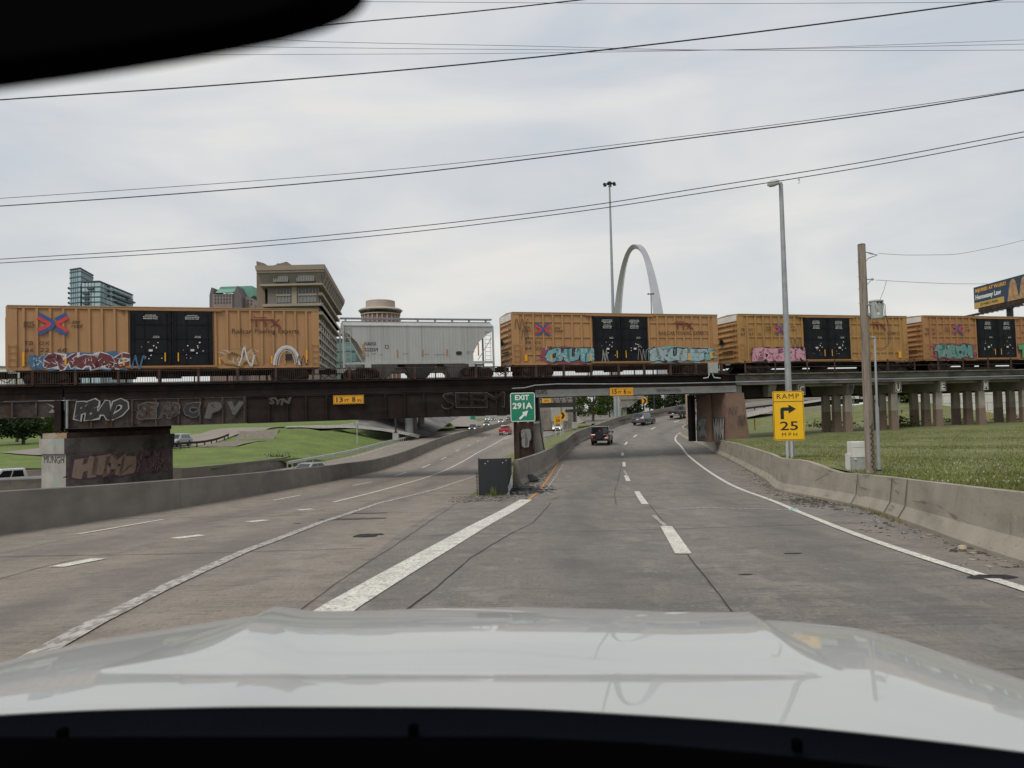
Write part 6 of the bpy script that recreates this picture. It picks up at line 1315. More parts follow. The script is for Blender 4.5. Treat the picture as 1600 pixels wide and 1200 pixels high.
# overpass seen under the left span
t = empty('overpass', at(655, 670, 150), 0, 'concrete overpass columns standing beside the opposing road under the bridge', 'bridge')
for i, (px, py, Y, r, m) in enumerate([(639.5, 678, 136, .78, M_pierlight), (647, 677, 142, .62, M_pier), (658.5, 674, 150, .72, M_pierlight)]):
    p = at(px, py, Y); mb = MB(); mb.lathe([(r, p.z - .5), (r, p.z + 1.6), (r * .93, p.z + 1.61), (r * .93, 1.5)], p.x, p.y, 16); mb.build('column', m, t, world=True)
mb = MB(); a, b_ = at(560, 640, 150), at(745, 640, 150); mb.box(a.x, b_.x, 132, 156, 1.5, 2.6); mb.build('deck', M_pier, t, world=True)
for px, py, Y in [(673, 666, 200)]:
    p = at(px, py, Y); t = empty('bridge_pier', (p.x, p.y, p.z - .5), 0, 'distant hammerhead concrete pier beside the far green patch', 'pier')
    mb = MB(); mb.box(-.55, .55, -.5, .5, 0, 2.2); mb.build('stem', M_pier, t); mb = MB(); mb.hexa([(-.7, -.7, 2.2), (.7, -.7, 2.2), (.7, .7, 2.2), (-.7, .7, 2.2), (-1.2, -.7, 3.2), (1.2, -.7, 3.2), (1.2, .7, 3.2), (-1.2, .7, 3.2)]); mb.build('cap', M_pierlight, t)
# green guide sign far along the left road
t, w, h = sign('guide_sign', 735, 648, 742.5, 655.5, 260, [(M_grsign, 0)], 'small distant green guide sign beyond the tan ramp')
for q in (.2, .8): mb = MB(); mb.box(w * q - .08, w * q + .08, .03, .15, -2.5, h); mb.build('post', M_galv, t)
# things between the roads, seen under the right span
t, w, h = sign('exit_speed_sign', 866, 650, 877.5, 663, 96, [(M_ogsign, 0)], 'yellow EXIT 35 MPH sign on two posts beside the guard rail')
mb = MB(); add_text(mb, '35', .2 * w, .8 * w, .28 * h, .62 * h, -.01, .03); add_text(mb, 'EXIT', .2 * w, .8 * w, .74 * h, .90 * h, -.01, .01); add_text(mb, 'MPH', .25 * w, .75 * w, .08 * h, .18 * h, -.01, .0); mb.build('lettering', M_blsign, t)
for q in (.15, .85): mb = MB(); mb.box(w * q - .05, w * q + .05, .021, .1, -1.6, h); mb.build('post', M_galvl, t)
def chevron(px0, py0, px1, py1, Y, label, pl_):
    t, w, h = sign('chevron_sign', px0, py0, px1, py1, Y, [(M_ogsign, 0)], label)
    mb = MB(); mb.q(*[(a * w, -.008, b * h) for a, b in ((.2, .95), (.6, .95), (.88, .5), (.6, .05), (.2, .05), (.5, .5))]); mb.flat = True; mb.build('arrow', M_blsign, t)
    mb = MB(); mb.box(w / 2 - .05, w / 2 + .05, .021, .1, -pl_, h); mb.build('post', M_galvl, t)
chevron(874, 644, 884, 655, 99, 'orange chevron sign partly behind the yellow exit speed sign', 2.0)
chevron(1003, 622, 1011.5, 631, 128, 'small orange chevron sign against the dark trees', 2.2)
t, w, h = sign('lane_sign', 847, 623, 861, 629.5, 118, [(M_ogsign, 0)], 'yellow ONLY sign panel hanging beneath a green panel')
mb = MB(); add_text(mb, 'ONLY', .2 * w, .8 * w, .25 * h, .75 * h, -.01, .02); mb.build('lettering', M_blsign, t); mb = MB(); mb.box(.1 * w, w, .0, .03, h + .01, h + 2.2); mb.build('green_panel', M_grsign, t)
p0 = at(898, 664, 120); t = empty('sign_gantry', (p0.x, p0.y, p0.z - .5), 0, 'dark steel sign gantry with a tall post on a concrete foot', 'gantry')
mb = MB(); mb.tube([(0, 0, .8), (0, 0, 8)], .22, 10); mb.build('post', M_dkmetal, t); mb = MB(); mb.box(-.45, .45, -.45, .45, 0, 1.0); mb.build('base', M_pierlight, t)
mb = MB(); mb.box(-6.6, -.2, -.25, .25, 3.5, 4.25)
for k in range(6): mb.tube([(-6.4 + k * 1.05, 0, 4.25), (-6.4 + (k + .5) * 1.05, 0, 5.9), (-6.4 + (k + 1) * 1.05, 0, 4.25)], .07, 5)
mb.box(-6.6, -.2, -.1, .1, 5.9, 6.05); mb.build('truss', M_dkmetal, t); mb = MB(); mb.hexa([(-1.5, -.4, 2.6), (.6, -.4, 2.7), (.6, .4, 2.7), (-1.5, .4, 2.6), (-1.5, -.4, 3.1), (1.2, -.4, 3.2), (1.2, .4, 3.2), (-1.5, .4, 3.1)]); mb.build('arm', M_dkmetal, t)
# white column and overpass cap
for px, py, Y, r, lb in [(967.3, 654, 132, .42, 'slim white round column in front of the street trees'), (1077, 652, 97, .45, 'tan round column standing left of the brown pier, behind the black pickup')]:
    p = at(px, py, Y); t = empty('round_column', (p.x, p.y, p.z - .8), 0, lb, 'column'); mb = MB(); mb.lathe([(r, 0), (r, 5.2)], n=14); mb.build('shaft', M_pierlight if r < .43 else mat('tan_column', (.34, .24, .19), .9, scale=2, var=.2, stretch=(3, 3, .5)), t, smooth=True); mb = MB(); mb.lathe([(r * 1.4, 5.21), (r * 1.4, 5.6)], n=14); mb.build('cap', M_pier, t)
p = at(976, 650, 150); t = empty('overpass_pier', (p.x, p.y, p.z - .8), 0, 'grey hammerhead pier with a slanted cap between the white column and chevron sign', 'pier')
mb = MB(); mb.box(-.4, .4, -.4, .4, 0, 2.6); mb.build('stem', M_pier, t); mb = MB(); mb.hexa([(-.8, -1, 2.6), (.9, -1, 2.6), (.9, 1, 2.6), (-.8, 1, 2.6), (-1, -1, 4.2), (3.0, -1, 4.2), (3.0, 1, 4.2), (-1, 1, 4.2)]); mb.build('cap', M_pier, t); mb = MB(); mb.box(-1.4, 4.0, -1.2, 1.2, 4.21, 5.2); mb.build('beam', M_pier, t)
t, w, h = sign('street_sign', 957, 641, 972, 649, 150, [(M_grsign, 0)], 'green street sign panel behind the white column')
mb = MB(); mb.box(w / 2 - .1, w / 2 + .1, .021, .15, -1.5, 0); mb.build('post', M_galv, t)
p = at(1011, 646, 126); t = empty('signal_cabinet', (p.x, p.y, p.z - .5), 0, 'small pale cabinet on the verge below the chevron sign', 'cabinet'); mb = MB(); mb.box(-.35, .35, -.3, .3, 0, 1.45); mb.build('box', M_cab, t, bevel=.03); mb = MB(); mb.box(-.38, .38, -.33, .33, 1.451, 1.52); mb.build('lid', M_cabg, t)
# concrete building behind the verge
p0 = at(838, 668, 165); p1 = at(902, 662, 165); zb_ = -4.2; t = empty('concrete_building', ((p0.x + p1.x) / 2, 165, zb_), 0, 'grey concrete building with pale panels seen under the right span', 'building'); hw_ = (p1.x - p0.x) / 2
mb = MB(); mb.box(-hw_, hw_, 0, 14, 0, 10.5); mb.build('wall', M_pier, t)
for a, b_ in ((-.15, .1), (.14, .42)):
    mb = MB(); mb.box(hw_ * a * 2, hw_ * b_ * 2, -.12, -.002, 2.0, 6.2); mb.build('wall_panel', M_pierlight, t)
for a in (-.62, .55): mb = MB(); mb.box(hw_ * a, hw_ * a + 1.6, -.25, -.003, 0, 4.6); mb.build('doorway', M_capdk, t)
mb = MB(); mb.box(-hw_ - .3, hw_ + .3, -.5, -.13, 6.3, 7.1); mb.build('ledge', M_capdk, t)
for a in (-1, .45): mb = MB(); mb.box(hw_ * a, hw_ * a + 2.0, -.4, -.26, 7.3, 9.6); mb.build('wall_panel', M_pierlight, t)
# right: retaining wall of white blocks, graffiti wall, yellow posts, fence
M_block = mat('white_wall_panel', (.52, .52, .49), .85, scale=.4, var=.12, col2=(.33, .33, .31), mask=(.55, .72), stretch=(1, 1, .4))
p0 = at(1395, 640, 118); p1 = at(1690, 640, 108); t = empty('panel_wall', p0, 0, 'long pale retaining wall of large rectangular panels behind the trestle', 'wall')
d = Vector((p1.x - p0.x, p1.y - p0.y, 0)); Ln = d.length; WMx = Matrix.Translation(Vector((p0.x, p0.y, -2.6))) @ Matrix.Rotation(math.atan2(d.y, d.x), 4, 'Z')
ti = WM[t.name].inverted()
for k in range(int(Ln / 2.4)):
    for j in range(4):
        x = k * 2.4 + (j % 2) * 1.2; mb = MB(); mb.box(x + .03, x + 2.37, 0, .3, j * 1.25 + .03, j * 1.25 + 1.22); mb.build('wall_panel', M_block, t, M=ti @ WMx)
mb = MB(); mb.box(0, Ln, .05, .28, 0, 5.0); mb.build('backing', M_pier, t, M=ti @ WMx)
p0 = at(1305, 628, 116); p1 = at(1352, 627, 114); t = empty('graffiti_wall', p0, 0, 'short white wall with black scrawl on top of the grassy slope', 'wall'); mb = MB(); mb.box(0, p1.x - p0.x, 0, .3, -.4, .9); mb.build('wall', M_block, t); tagline(t, .2, p1.x - p0.x - .4, .1, .75, -.01, G_blk, 70, 26, .12)
for i, (px, py, Y, h) in enumerate([(1179.5, 671, 66, 1.0), (1506.5, 659, 76, .95), (1545.5, 657, 80, 1.0), (1313.5, 668, 72, 1.0)]):
    p = at(px, py, Y); o = MB().lathe([(.06, -.1), (.06, h - .04), (.03, h)], n=8).build('bollard', M_yel); o.location = p; WM[o.name] = Matrix.Translation(p)
    tag(o, ['yellow post on the lawn just right of the brown pier', 'yellow post seen between trestle columns, left of the other far one', 'yellow post with dark edge between trestle columns at the far right', 'yellow post behind the first trestle columns, near the ramp sign'][i], 'post', 'yellow marker posts')
a = at(1073, 678, 80); t = empty('pier_fence', a, 0, 'small wire fence frame at the foot of the brown pier', 'fence')
for x in (0, .5, 1.1): mb = MB(); mb.tube([(x, x * -1.5, -.2), (x, x * -1.5, 1.35)], .03, 5); mb.build('post', M_galv, t)
for z in (.05, .65, 1.3): mb = MB(); mb.tube([(0, 0, z), (1.1, -1.65, z)], .018, 4); mb.build('wire', M_galv, t)

# ---------------------------------------------------------------- arch
YA = 818.0; cx = at(990, 400, YA).x; base = -3.0
def arch_h(x): return 190.5 - 20.96 * (math.cosh(.03292 * x) - 1)
ad = Vector((.15, -.989, 0)).normalized()
an = Vector((-ad.y, ad.x, 0))
mb = MB(); rows = []
for i in range(81):
    x = -91.2 + 182.4 * i / 80; x = 91.2 * math.sin(math.pi / 2 * (x / 91.2)) if False else x
    hgt = arch_h(x); sl = -20.96 * .03292 * math.sinh(.03292 * x); tn = Vector((1, sl)).normalized(); no = Vector((-tn.y, tn.x))      # outward normal in the arch plane
    side = 5.8 + (17.5 - 5.8) * (1 - max(0, hgt) / 190.5); R_ = side / math.sqrt(3)
    ring_ = []
    for k in range(3):
        a = math.pi + k * 2 * math.pi / 3       # point of the triangle towards the inside
        u = math.cos(a) * R_; w_ = math.sin(a) * R_
        ring_.append(Vector((cx, YA, base)) + ad * (x + no.x * u) + Vector((0, 0, hgt + no.y * u)) + an * w_)
    rows.append(ring_ + [ring_[0]])
mb.grid(rows); o = mb.build('monumental_arch', M_arch); tag(o, 'tall gleaming stainless steel arch on the skyline behind the train', 'arch')

# ---------------------------------------------------------------- skyline buildings
M_gl1 = mat('curtain_glass_blue', (.23, .35, .41), .12, coat=.5, var=.12, scale=.05); M_gl2 = mat('curtain_glass_pale', (.36, .50, .54), .12, coat=.5, var=.12, scale=.05); M_slab = mat('tower_slab_dark', (.05, .07, .085), .6); M_mull = mat('mullion', (.10, .15, .17), .5)
def bld(name, label, loc, cat='building'): return empty(name, loc, 0, label, cat)
# glass tower
t = bld('glass_tower', 'blue glass apartment tower with a taller slab at its left end, above the big boxcar', (at(150, 500, 500).x, 500, -5))
A1, B1, C1 = at(109, 421, 500), at(125.5, 420.5, 495), at(146, 431, 521); zt_ = B1.z
def tower(poly, z0, z1, m, nm, floors, par, mull=0):
    mb = MB(); n = len(poly); cen = sum((Vector((p[0], p[1], 0)) for p in poly), Vector()) / n
    mb.prism([(p[0], p[1]) for p in poly], 'z', z0, z1); w_ = mb.build(nm, m, par, world=True)
    for z in floors:
        q = MB(); q.prism([tuple((Vector((p[0], p[1], 0)) + (Vector((p[0], p[1], 0)) - cen).normalized() * .3).to_2d()) for p in poly], 'z', z, z + .8); q.build('floor_slab', M_slab, par, world=True)
    if mull:
        q = MB()
        for a, b in zip(poly, poly[1:] + poly[:1]):
            a = Vector((a[0], a[1])); b = Vector((b[0], b[1])); d = (b - a); L_ = d.length; d.normalize(); nn = Vector((d.y, -d.x))
            if nn.dot((a + b) / 2 - cen.to_2d()) < 0: nn = -nn
            for k in range(1, int(L_ / mull)):
                c = a + d * k * mull; q.box(c.x + nn.x * .1 - .12, c.x + nn.x * .1 + .12, c.y + nn.y * .1 - .12, c.y + nn.y * .1 + .12, z0, z1)
        q.build('mullion', M_mull, par, world=True)
    return w_
D1 = (A1.x + (C1.x - B1.x), A1.y + 26)
def fz(py, px=115, Y=498): return at(px, py, Y).z
tower([(A1.x, 500), (B1.x, 495), (C1.x, 521), D1], -5, zt_, M_gl1, 'tall_slab', [fz(y) for y in (421.2, 426, 434.5, 442.5, 451, 458.5, 466.5, 474.5)], t, 2.2)
E1, F1, G1 = at(127.5, 442, 494), at(156, 441.5, 494), at(208, 462, 551)
tower([(E1.x, 494.5), (F1.x, 494), (G1.x, 551), (G1.x - 14, 562), (E1.x, 530)], -5, F1.z, M_gl2, 'long_wing', [fz(y, 140) for y in (442.3, 451, 458.5, 466.5, 474.5)], t, 2.2)
for k, y in enumerate((451, 458.5, 466.5, 474)):
    mb = MB(); z = fz(y, 107); mb.box(A1.x - 1.4, A1.x - .1, 500, 506, z, z + .5); mb.box(A1.x - 1.4, A1.x - 1.3, 500, 506, z + .5, z + 1.6); mb.build('balcony', M_slab, t, world=True)
for k, (px, y) in enumerate([(141, 451.5), (134, 459.5), (134, 467.5), (134, 475)]):
    mb = MB(); p = at(px, y, 493); mb.box(p.x - 2, p.x + 2, 492.5, 494, p.z - .3, p.z + 1.0); mb.build('balcony', M_slab, t, world=True)
dG = (G1 - F1); dG.z = 0
for k, (f0, f1, y) in enumerate([(.35, .85, 455), (.35, .9, 463), (.4, .7, 470), (.75, 1.0, 460), (.2, .25, 449), (.2, .25, 457), (.2, .25, 465)]):
    p = F1 + dG * f0; q_ = F1 + dG * f1; z = fz(y, 165, 500) + 1.5; d = dG.normalized(); nn = Vector((d.y, -d.x, 0)); mb = MB(); mb.hexa([Vector((p.x, p.y, z)) + nn * .1, Vector((q_.x, q_.y, z)) + nn * .1, Vector((q_.x, q_.y, z)) + nn * 1.8, Vector((p.x, p.y, z)) + nn * 1.8] + [Vector((p.x, p.y, z + 1.2)) + nn * .1, Vector((q_.x, q_.y, z + 1.2)) + nn * .1, Vector((q_.x, q_.y, z + 1.2)) + nn * 1.8, Vector((p.x, p.y, z + 1.2)) + nn * 1.8]); mb.build('balcony', M_slab, t, world=True)
mb = MB(); p = at(152, 441, 505); mb.box(p.x - 3, p.x + 2.5, 503, 507, F1.z, F1.z + 1.6); mb.build('roof_plant', M_dkmetal, t, world=True)
# green gabled hotel
M_cop = mat('copper_roof', (.13, .29, .225), .6, var=.1, scale=.1); M_bk = mat('hotel_brick', (.24, .185, .165), .85, var=.1, scale=.2); M_bkd = mat('hotel_brick_dark', (.135, .115, .12), .85, var=.08); M_win = mat('window_dark', (.05, .06, .075), .2); M_winl = mat('window_grey', (.16, .19, .20), .25)
t = bld('gabled_hotel', 'brick tower with steep green copper gables, left of the brown building', (at(358, 500, 600).x, 600, -5)); Yh = 600
def hx(px): return at(px, 470, Yh).x
def hz_(py): return at(358, py, Yh).z
mb = MB(); mb.box(hx(332), hx(363), Yh, Yh + 30, -5, hz_(459)); mb.build('front_wall', M_bk, t, world=True)
mb = MB(); mb.prism([(hx(326.5), -5), (hx(332) - .01, -5), (hx(333), hz_(449)), (hx(329.5), hz_(448)), (hx(326.5), hz_(460))], 'y', Yh + 1, Yh + 22); mb.build('side_wing', M_bkd, t, world=True)
mb = MB(); mb.prism([(hx(363) + .01, -5), (hx(377), -5), (hx(377), hz_(463)), (hx(370), hz_(446.5)), (hx(363) + .01, hz_(460))], 'y', Yh + 1, Yh + 26); mb.build('gable_wall', M_bkd, t, world=True)
mb = MB(); mb.prism([(hx(377) + .01, -5), (hx(392), -5), (hx(392), hz_(474)), (hx(386), hz_(463)), (hx(377) + .01, hz_(461))], 'y', Yh + 8, Yh + 26); mb.build('rear_wing', M_bk, t, world=True)
mb = MB(); mb.hexa([(hx(337), Yh - 1, hz_(457.5)), (hx(363), Yh - 1, hz_(457.5)), (hx(370), Yh + 14, hz_(446.3)), (hx(331), Yh + 14, hz_(447)), (hx(337), Yh - .5, hz_(457)), (hx(363), Yh - .5, hz_(457)), (hx(370), Yh + 14, hz_(446)), (hx(331), Yh + 14, hz_(446.5))]); mb.build('roof', M_cop, t, world=True)
mb = MB(); mb.prism([(hx(331), hz_(449)), (hx(334), hz_(443)), (hx(384), hz_(442.5)), (hx(388), hz_(458)), (hx(378), hz_(463)), (hx(370), hz_(446.6))], 'y', Yh + 14.1, Yh + 30); mb.build('roof', M_cop, t, world=True)
for i in range(6):
    for j in range(3):
        x = hx(335.5 + i * 4.5); mb = MB(); z = hz_(464 + j * 5.2); mb.box(x, x + 1.3, Yh - .15, Yh - .002, z, z + 1.9); mb.build('window', M_win, t, world=True)
for i in range(2):
    for j in range(2):
        x = hx(381 + i * 5); z = hz_(470 + j * 5); mb = MB(); mb.box(x, x + 1.3, Yh + 7.8, Yh + 7.998, z, z + 1.8); mb.build('window', M_win, t, world=True)
# brown overhanging building
M_bb = mat('brown_concrete', (.20, .155, .125), .85, var=.08, scale=.15); M_bb2 = mat('tan_concrete', (.30, .25, .205), .85, var=.08, scale=.15); M_bg = mat('grey_brown_concrete', (.17, .155, .14), .85, var=.1, scale=.2)
Yb = 240.0; t = bld('brown_building', 'brown concrete building stepping outward at the top, between the boxcar and the hopper car', (at(460, 500, Yb).x, Yb, -5))
FR = at(497, 450, Yb); FL = at(418, 450, Yb); side_d = Vector((-.155, .988, 0)).normalized(); Ls = 70
fp = [Vector((FL.x, Yb, 0)), Vector((FR.x, Yb, 0)), Vector((FR.x, Yb, 0)) + side_d * Ls, Vector((FL.x, Yb, 0)) + side_d * Ls]
def off(o):
    return [fp[0] + Vector((-o, -o, 0)), fp[1] + Vector((o, -o, 0)), fp[2] + Vector((o, o, 0)), fp[3] + Vector((-o, o, 0))]
def bz(py, px=460, o=0): return at(px, py, Yb - o).z
def slab(o0, z0, o1, z1, m, nm):
    mb = MB(); mb.hexa([Vector((p.x, p.y, z0)) for p in off(o0)] + [Vector((p.x, p.y, z1)) for p in off(o1)]); return mb.build(nm, m, t, world=True)
slab(0, -5, 0, bz(447) - .01, M_bg, 'core_wall')
slab(2.9, bz(421.5, o=2.9), 3.1, bz(414, o=3), M_bb2, 'parapet'); slab(2.7, bz(428), 2.7, bz(421.5, o=2.9) - .01, M_bb, 'parapet')
slab(1.1, bz(445) + .01, 2.5, bz(428) - .01, M_bg, 'sloping_soffit'); slab(2.0, bz(447.5), 2.0, bz(444.5), M_bb2, 'ledge'); slab(1.3, bz(479), 1.3, bz(475), M_bb2, 'ledge')
def front_win(px0, px1, py0, py1, o, nb, m=M_win):
    z0, z1 = bz(py1, o=o), bz(py0, o=o); x0, x1 = at(px0, 450, Yb - o).x, at(px1, 450, Yb - o).x; mb = MB(); mb.box(x0, x1, Yb - o - .12, Yb - o + .6, z0, z1); wn = mb.build('window', m, t, world=True)
    q = MB()
    for k in range(nb + 1): x = x0 + (x1 - x0) * k / nb; q.box(x - .09, x + .09, Yb - o - .3, Yb - o - .121, z0, z1)
    q.build('frame', M_bb2, wn, world=True)
for a, b_, n in ((428, 450, 6), (464, 491, 7)): front_win(a, b_, 431, 440, 2.0, n, M_winl); 
for a, b_, n in ((433, 453.5, 4), (467, 494, 5)):
    front_win(a, b_, 451.5, 459, .05, n); front_win(a, b_, 463, 472.5, .05, n, M_winl)
    mb = MB(); x0, x1 = at(a - 1, 450, Yb).x, at(b_ + 1, 450, Yb).x; mb.box(x0, x1, Yb - .5, Yb - .002, bz(462.5), bz(459.5)); mb.build('spandrel', M_bb2, t, world=True)
for a, c in ((424, 431), (452, 462), (493, 500)):
    mb = MB(); x0, x1 = at(a, 450, Yb - 2.2).x, at(c, 450, Yb - 2.2).x; mb.hexa([(x0, Yb - 1.3, bz(444.4, o=1.5)), (x1, Yb - 1.3, bz(444.4, o=1.5)), (x1, Yb, bz(444.4, o=1.5)), (x0, Yb, bz(444.4, o=1.5)), (x0 - .5, Yb - 2.75, bz(429, o=2.7)), (x1 + .5, Yb - 2.75, bz(429, o=2.7)), (x1 + .5, Yb, bz(429, o=2.7)), (x0 - .5, Yb, bz(429, o=2.7))]); mb.build('buttress', M_bg, t, world=True)
mb = MB(); x0, x1 = at(456, 450, Yb).x, at(464, 450, Yb).x; mb.box(x0, x1, Yb - .35, Yb - .003, bz(479), bz(448)); mb.build('pilaster', M_bb2, t, world=True)
# side facade: bays, slabs, windows
nrs = Vector((side_d.y, -side_d.x, 0)); ZL = [bz(y) for y in (448, 462, 479, 492, 505, 518, 531, 544, 557, 570)]
for k, (z1_, z0_) in enumerate(zip(ZL, ZL[1:])):
    mb = MB(); c = fp[1] + Vector((0, 0, z0_)); o_ = 1.4 if k < 3 else .45
    mb.hexa([c + nrs * .02, c + side_d * Ls + nrs * .02, c + side_d * Ls + nrs * o_, c + nrs * o_, c + nrs * .02 + Vector((0, 0, 1.0)), c + side_d * Ls + nrs * .02 + Vector((0, 0, 1.0)), c + side_d * Ls + nrs * o_ + Vector((0, 0, 1.0)), c + nrs * o_ + Vector((0, 0, 1.0))]); mb.build('ledge', M_bb2, t, world=True)
    for j in range(9):
        c2 = c + side_d * (4 + j * 7.2) + Vector((0, 0, 1.2)); hh_ = z1_ - z0_ - 1.5
        if hh_ < .5: continue
        mb = MB(); e = nrs * .25; mb.hexa([c2, c2 + side_d * 3.4, c2 + side_d * 3.4 + e, c2 + e, c2 + Vector((0, 0, hh_)), c2 + side_d * 3.4 + Vector((0, 0, hh_)), c2 + side_d * 3.4 + e + Vector((0, 0, hh_)), c2 + e + Vector((0, 0, hh_))]); mb.build('window', M_winl if (j + k) % 3 else M_win, t, world=True)
for j in range(10):
    c = fp[1] + side_d * (1.2 + j * 7.0); mb = MB(); z0_, z1_ = bz(448) + .3, bz(428) - .1; mb.hexa([c + nrs * 1.0 + Vector((0, 0, z0_)), c + side_d * 1.4 + nrs * 1.0 + Vector((0, 0, z0_)), c + side_d * 1.4 + nrs * 1.3 + Vector((0, 0, z0_)), c + nrs * 1.3 + Vector((0, 0, z0_)), c + nrs * 1.0 + Vector((0, 0, z1_)), c + side_d * 1.4 + nrs * 1.0 + Vector((0, 0, z1_)), c + side_d * 1.4 + nrs * 2.85 + Vector((0, 0, z1_)), c + nrs * 2.85 + Vector((0, 0, z1_))]); mb.build('buttress', M_bb2, t, world=True)
mb = MB(); x0, x1, x2 = at(401, 450, Yb + 3).x, at(414, 450, Yb + 3).x, at(412.5, 450, Yb + 3).x; mb.prism([(x0, -5), (x1, -5), (x1, bz(410)), (x2, bz(407)), (x0, bz(403.5))], 'y', Yb + 3, Yb + 12); mb.build('blade_wall', M_bb, t, world=True)
mb = MB(); x0, x1, x2 = at(413, 420, Yb + 12).x, at(444.5, 420, Yb + 12).x, at(454, 420, Yb + 12).x; mb.prism([(x0, bz(416)), (x2, bz(416)), (x2, bz(405) + .8), (x1 + .8, bz(398.5) + .5), (x0, bz(408) + .5)], 'y', Yb + 12.1, Yb + 26); mb.build('penthouse', M_bb, t, world=True)
mb = MB(); x0, x1 = at(431, 420, Yb + 12).x, at(438, 420, Yb + 12).x; mb.box(x0, x1, Yb + 13, Yb + 18, bz(402), bz(398)); mb.build('roof_plant', M_bb2, t, world=True)
# round tower
c = at(594.5, 480, 350); t = bld('round_tower', 'round pinkish tower with a dark ring of windows, above the grey hopper car', (c.x, 350, -5))
Zr = lambda py: at(594.5, py, 343).z + 5
M_pk = mat('pink_concrete', (.40, .335, .285), .85, var=.06, scale=.3); M_rd = mat('tower_red_panel', (.25, .13, .10), .8, var=.1)
mb = MB(); mb.lathe([(7.1, Zr(478.5)), (7.1, Zr(467.8)), (6.9, Zr(467.3))], n=40); mb.build('drum', M_pk, t, smooth=True)
mb = MB(); mb.lathe([(10.4, Zr(484.2)), (10.75, Zr(482.4)), (9.8, Zr(480)), (7.1, Zr(478.4))], n=40); mb.build('roof', M_pk, t, smooth=True)
mb = MB(); mb.lathe([(9.5, Zr(488.5)), (10.3, Zr(484.3))], n=40); mb.build('window_ring', M_glass, t, smooth=True)
mb = MB(); mb.lathe([(9.3, Zr(490.3)), (9.7, Zr(489.8)), (9.6, Zr(488.4))], n=40); mb.build('ledge', M_pk, t, smooth=True)
mb = MB(); mb.lathe([(8.9, 0), (8.9, Zr(490.4))], n=40); mb.build('shaft', M_rd, t, smooth=True)
for k in range(24):
    a = math.pi * 2 * k / 24; x, y_ = 9.05 * math.cos(a), 9.05 * math.sin(a); mb = MB(); mb.box(x - .3, x + .3, y_ - .3, y_ + .3, 0, Zr(490.5)); mb.build('fin', M_pk, t)
# pale teal building behind the hopper
a, b_ = at(497, 540, 330), at(556, 540, 330); t = bld('teal_building', 'pale teal glass building low behind the left end of the hopper car', ((a.x + b_.x) / 2, 330, -5)); hw_ = (b_.x - a.x) / 2; hh_ = at(530, 533, 330).z + 5
mb = MB(); mb.box(-hw_, hw_, 0, 30, 0, hh_); mb.build('wall', mat('teal_glass', (.20, .34, .33), .25, coat=.3, var=.08, scale=.1), t)
for k in range(1, 8): z = hh_ * k / 8; mb = MB(); mb.box(-hw_ - .1, hw_ + .1, -.3, -.002, z, z + .5); mb.build('floor_band', M_mull, t)
mb = MB(); mb.box(-hw_ * .2, hw_, -.6, 29, hh_ + .01, hh_ + 1.2); mb.build('parapet', M_slab, t)
# low pale buildings behind the far left trees and beyond the left road
for i, (px0, px1, py, Y, hh_, lb, m) in enumerate([(14, 34, 688, 150, 4.2, 'small pale house behind the trees at the far left', M_cab), (66, 84, 686, 150, 3.6, 'low pale shed left of the graffiti pier cap', M_pierlight), (-40, 10, 574, 150, 16, 'low grey building behind the coupling at the left edge', M_cab), (700, 800, 655, 520, 5, 'long low pale warehouse far beyond the left road', M_pierlight)]):
    a, b_ = at(px0, py, Y), at(px1, py, Y); zz = a.z if i < 2 else -4; H2 = hh_ if i != 2 else at(0, 574, Y).z + 4
    t = bld('low_building', lb, ((a.x + b_.x) / 2, Y, zz)); w2 = (b_.x - a.x) / 2; mb = MB(); mb.box(-w2, w2, 0, 10, 0, H2); mb.build('wall', m, t)
    mb = MB(); mb.prism([(-w2 - .3, H2 + .002), (w2 + .3, H2 + .002), (w2 + .3, H2 + .2), (0, H2 + .2 + (1.4 if i < 2 else .3)), (-w2 - .3, H2 + .2)], 'y', -.3, 10.3); mb.build('roof', M_capdk if i < 2 else M_pier, t)
    for k in range(3): mb = MB(); x = -w2 + 2 * w2 * (k + .3) / 3; mb.box(x, x + w2 * .3, -.05, -.002, H2 * .4, H2 * .7); mb.build('window', M_win, t)

# ---------------------------------------------------------------- billboard
bl = at(1521, 449, 141); bt = empty('billboard', (0, 0, 0), 0, 'navy billboard reading INJURED AT WORK? with two blond women, at the right edge', 'billboard', M=Matrix(((0, 1, 0, bl.x), (-1, 0, 0, 141), (0, 0, 1, at(1524, 483, 141).z), (0, 0, 0, 1))))
BH = 4.25; BW = 14.6; M_navy = mat('billboard_navy', (.018, .045, .085), .5, var=.15, scale=.3); M_gold = mat('billboard_gold', (.55, .35, .08), .5, var=.1); M_skin = mat('poster_skin', (.42, .22, .14), .6); M_blond = mat('poster_blond', (.50, .33, .15), .6, col2=(.2, .1, .04), mask=(.5, .6), scale=3, stretch=(3, 1, .5))
mb = MB(); mb.box(0, BW, .0, .35, 0, BH); mb.build('panel', M_navy, bt)
mb = MB(); mb.q((.15, -.02, .05), (8.6, -.02, .05), (8.6, -.02, 1.15), (.15, -.02, 1.15)); mb.flat = True; gp = mb.build('gold_band', M_gold, bt)
mb = MB(); add_text(mb, 'INJURED AT WORK?', .5, 9.3, 2.95, 3.85, -.02, .05); mb.build('headline', mat('poster_amber', (.75, .36, .04), .5), bt)
mb = MB(); add_text(mb, 'Hennessey Law', .5, 7.9, 1.45, 2.65, -.02, .05); mb.build('lettering', M_whsign, bt)
mb = MB(); add_text(mb, '(314)821-9696', 1.9, 6.9, .25, .9, -.035, .02); mb.build('phone_number', M_blsign, gp)
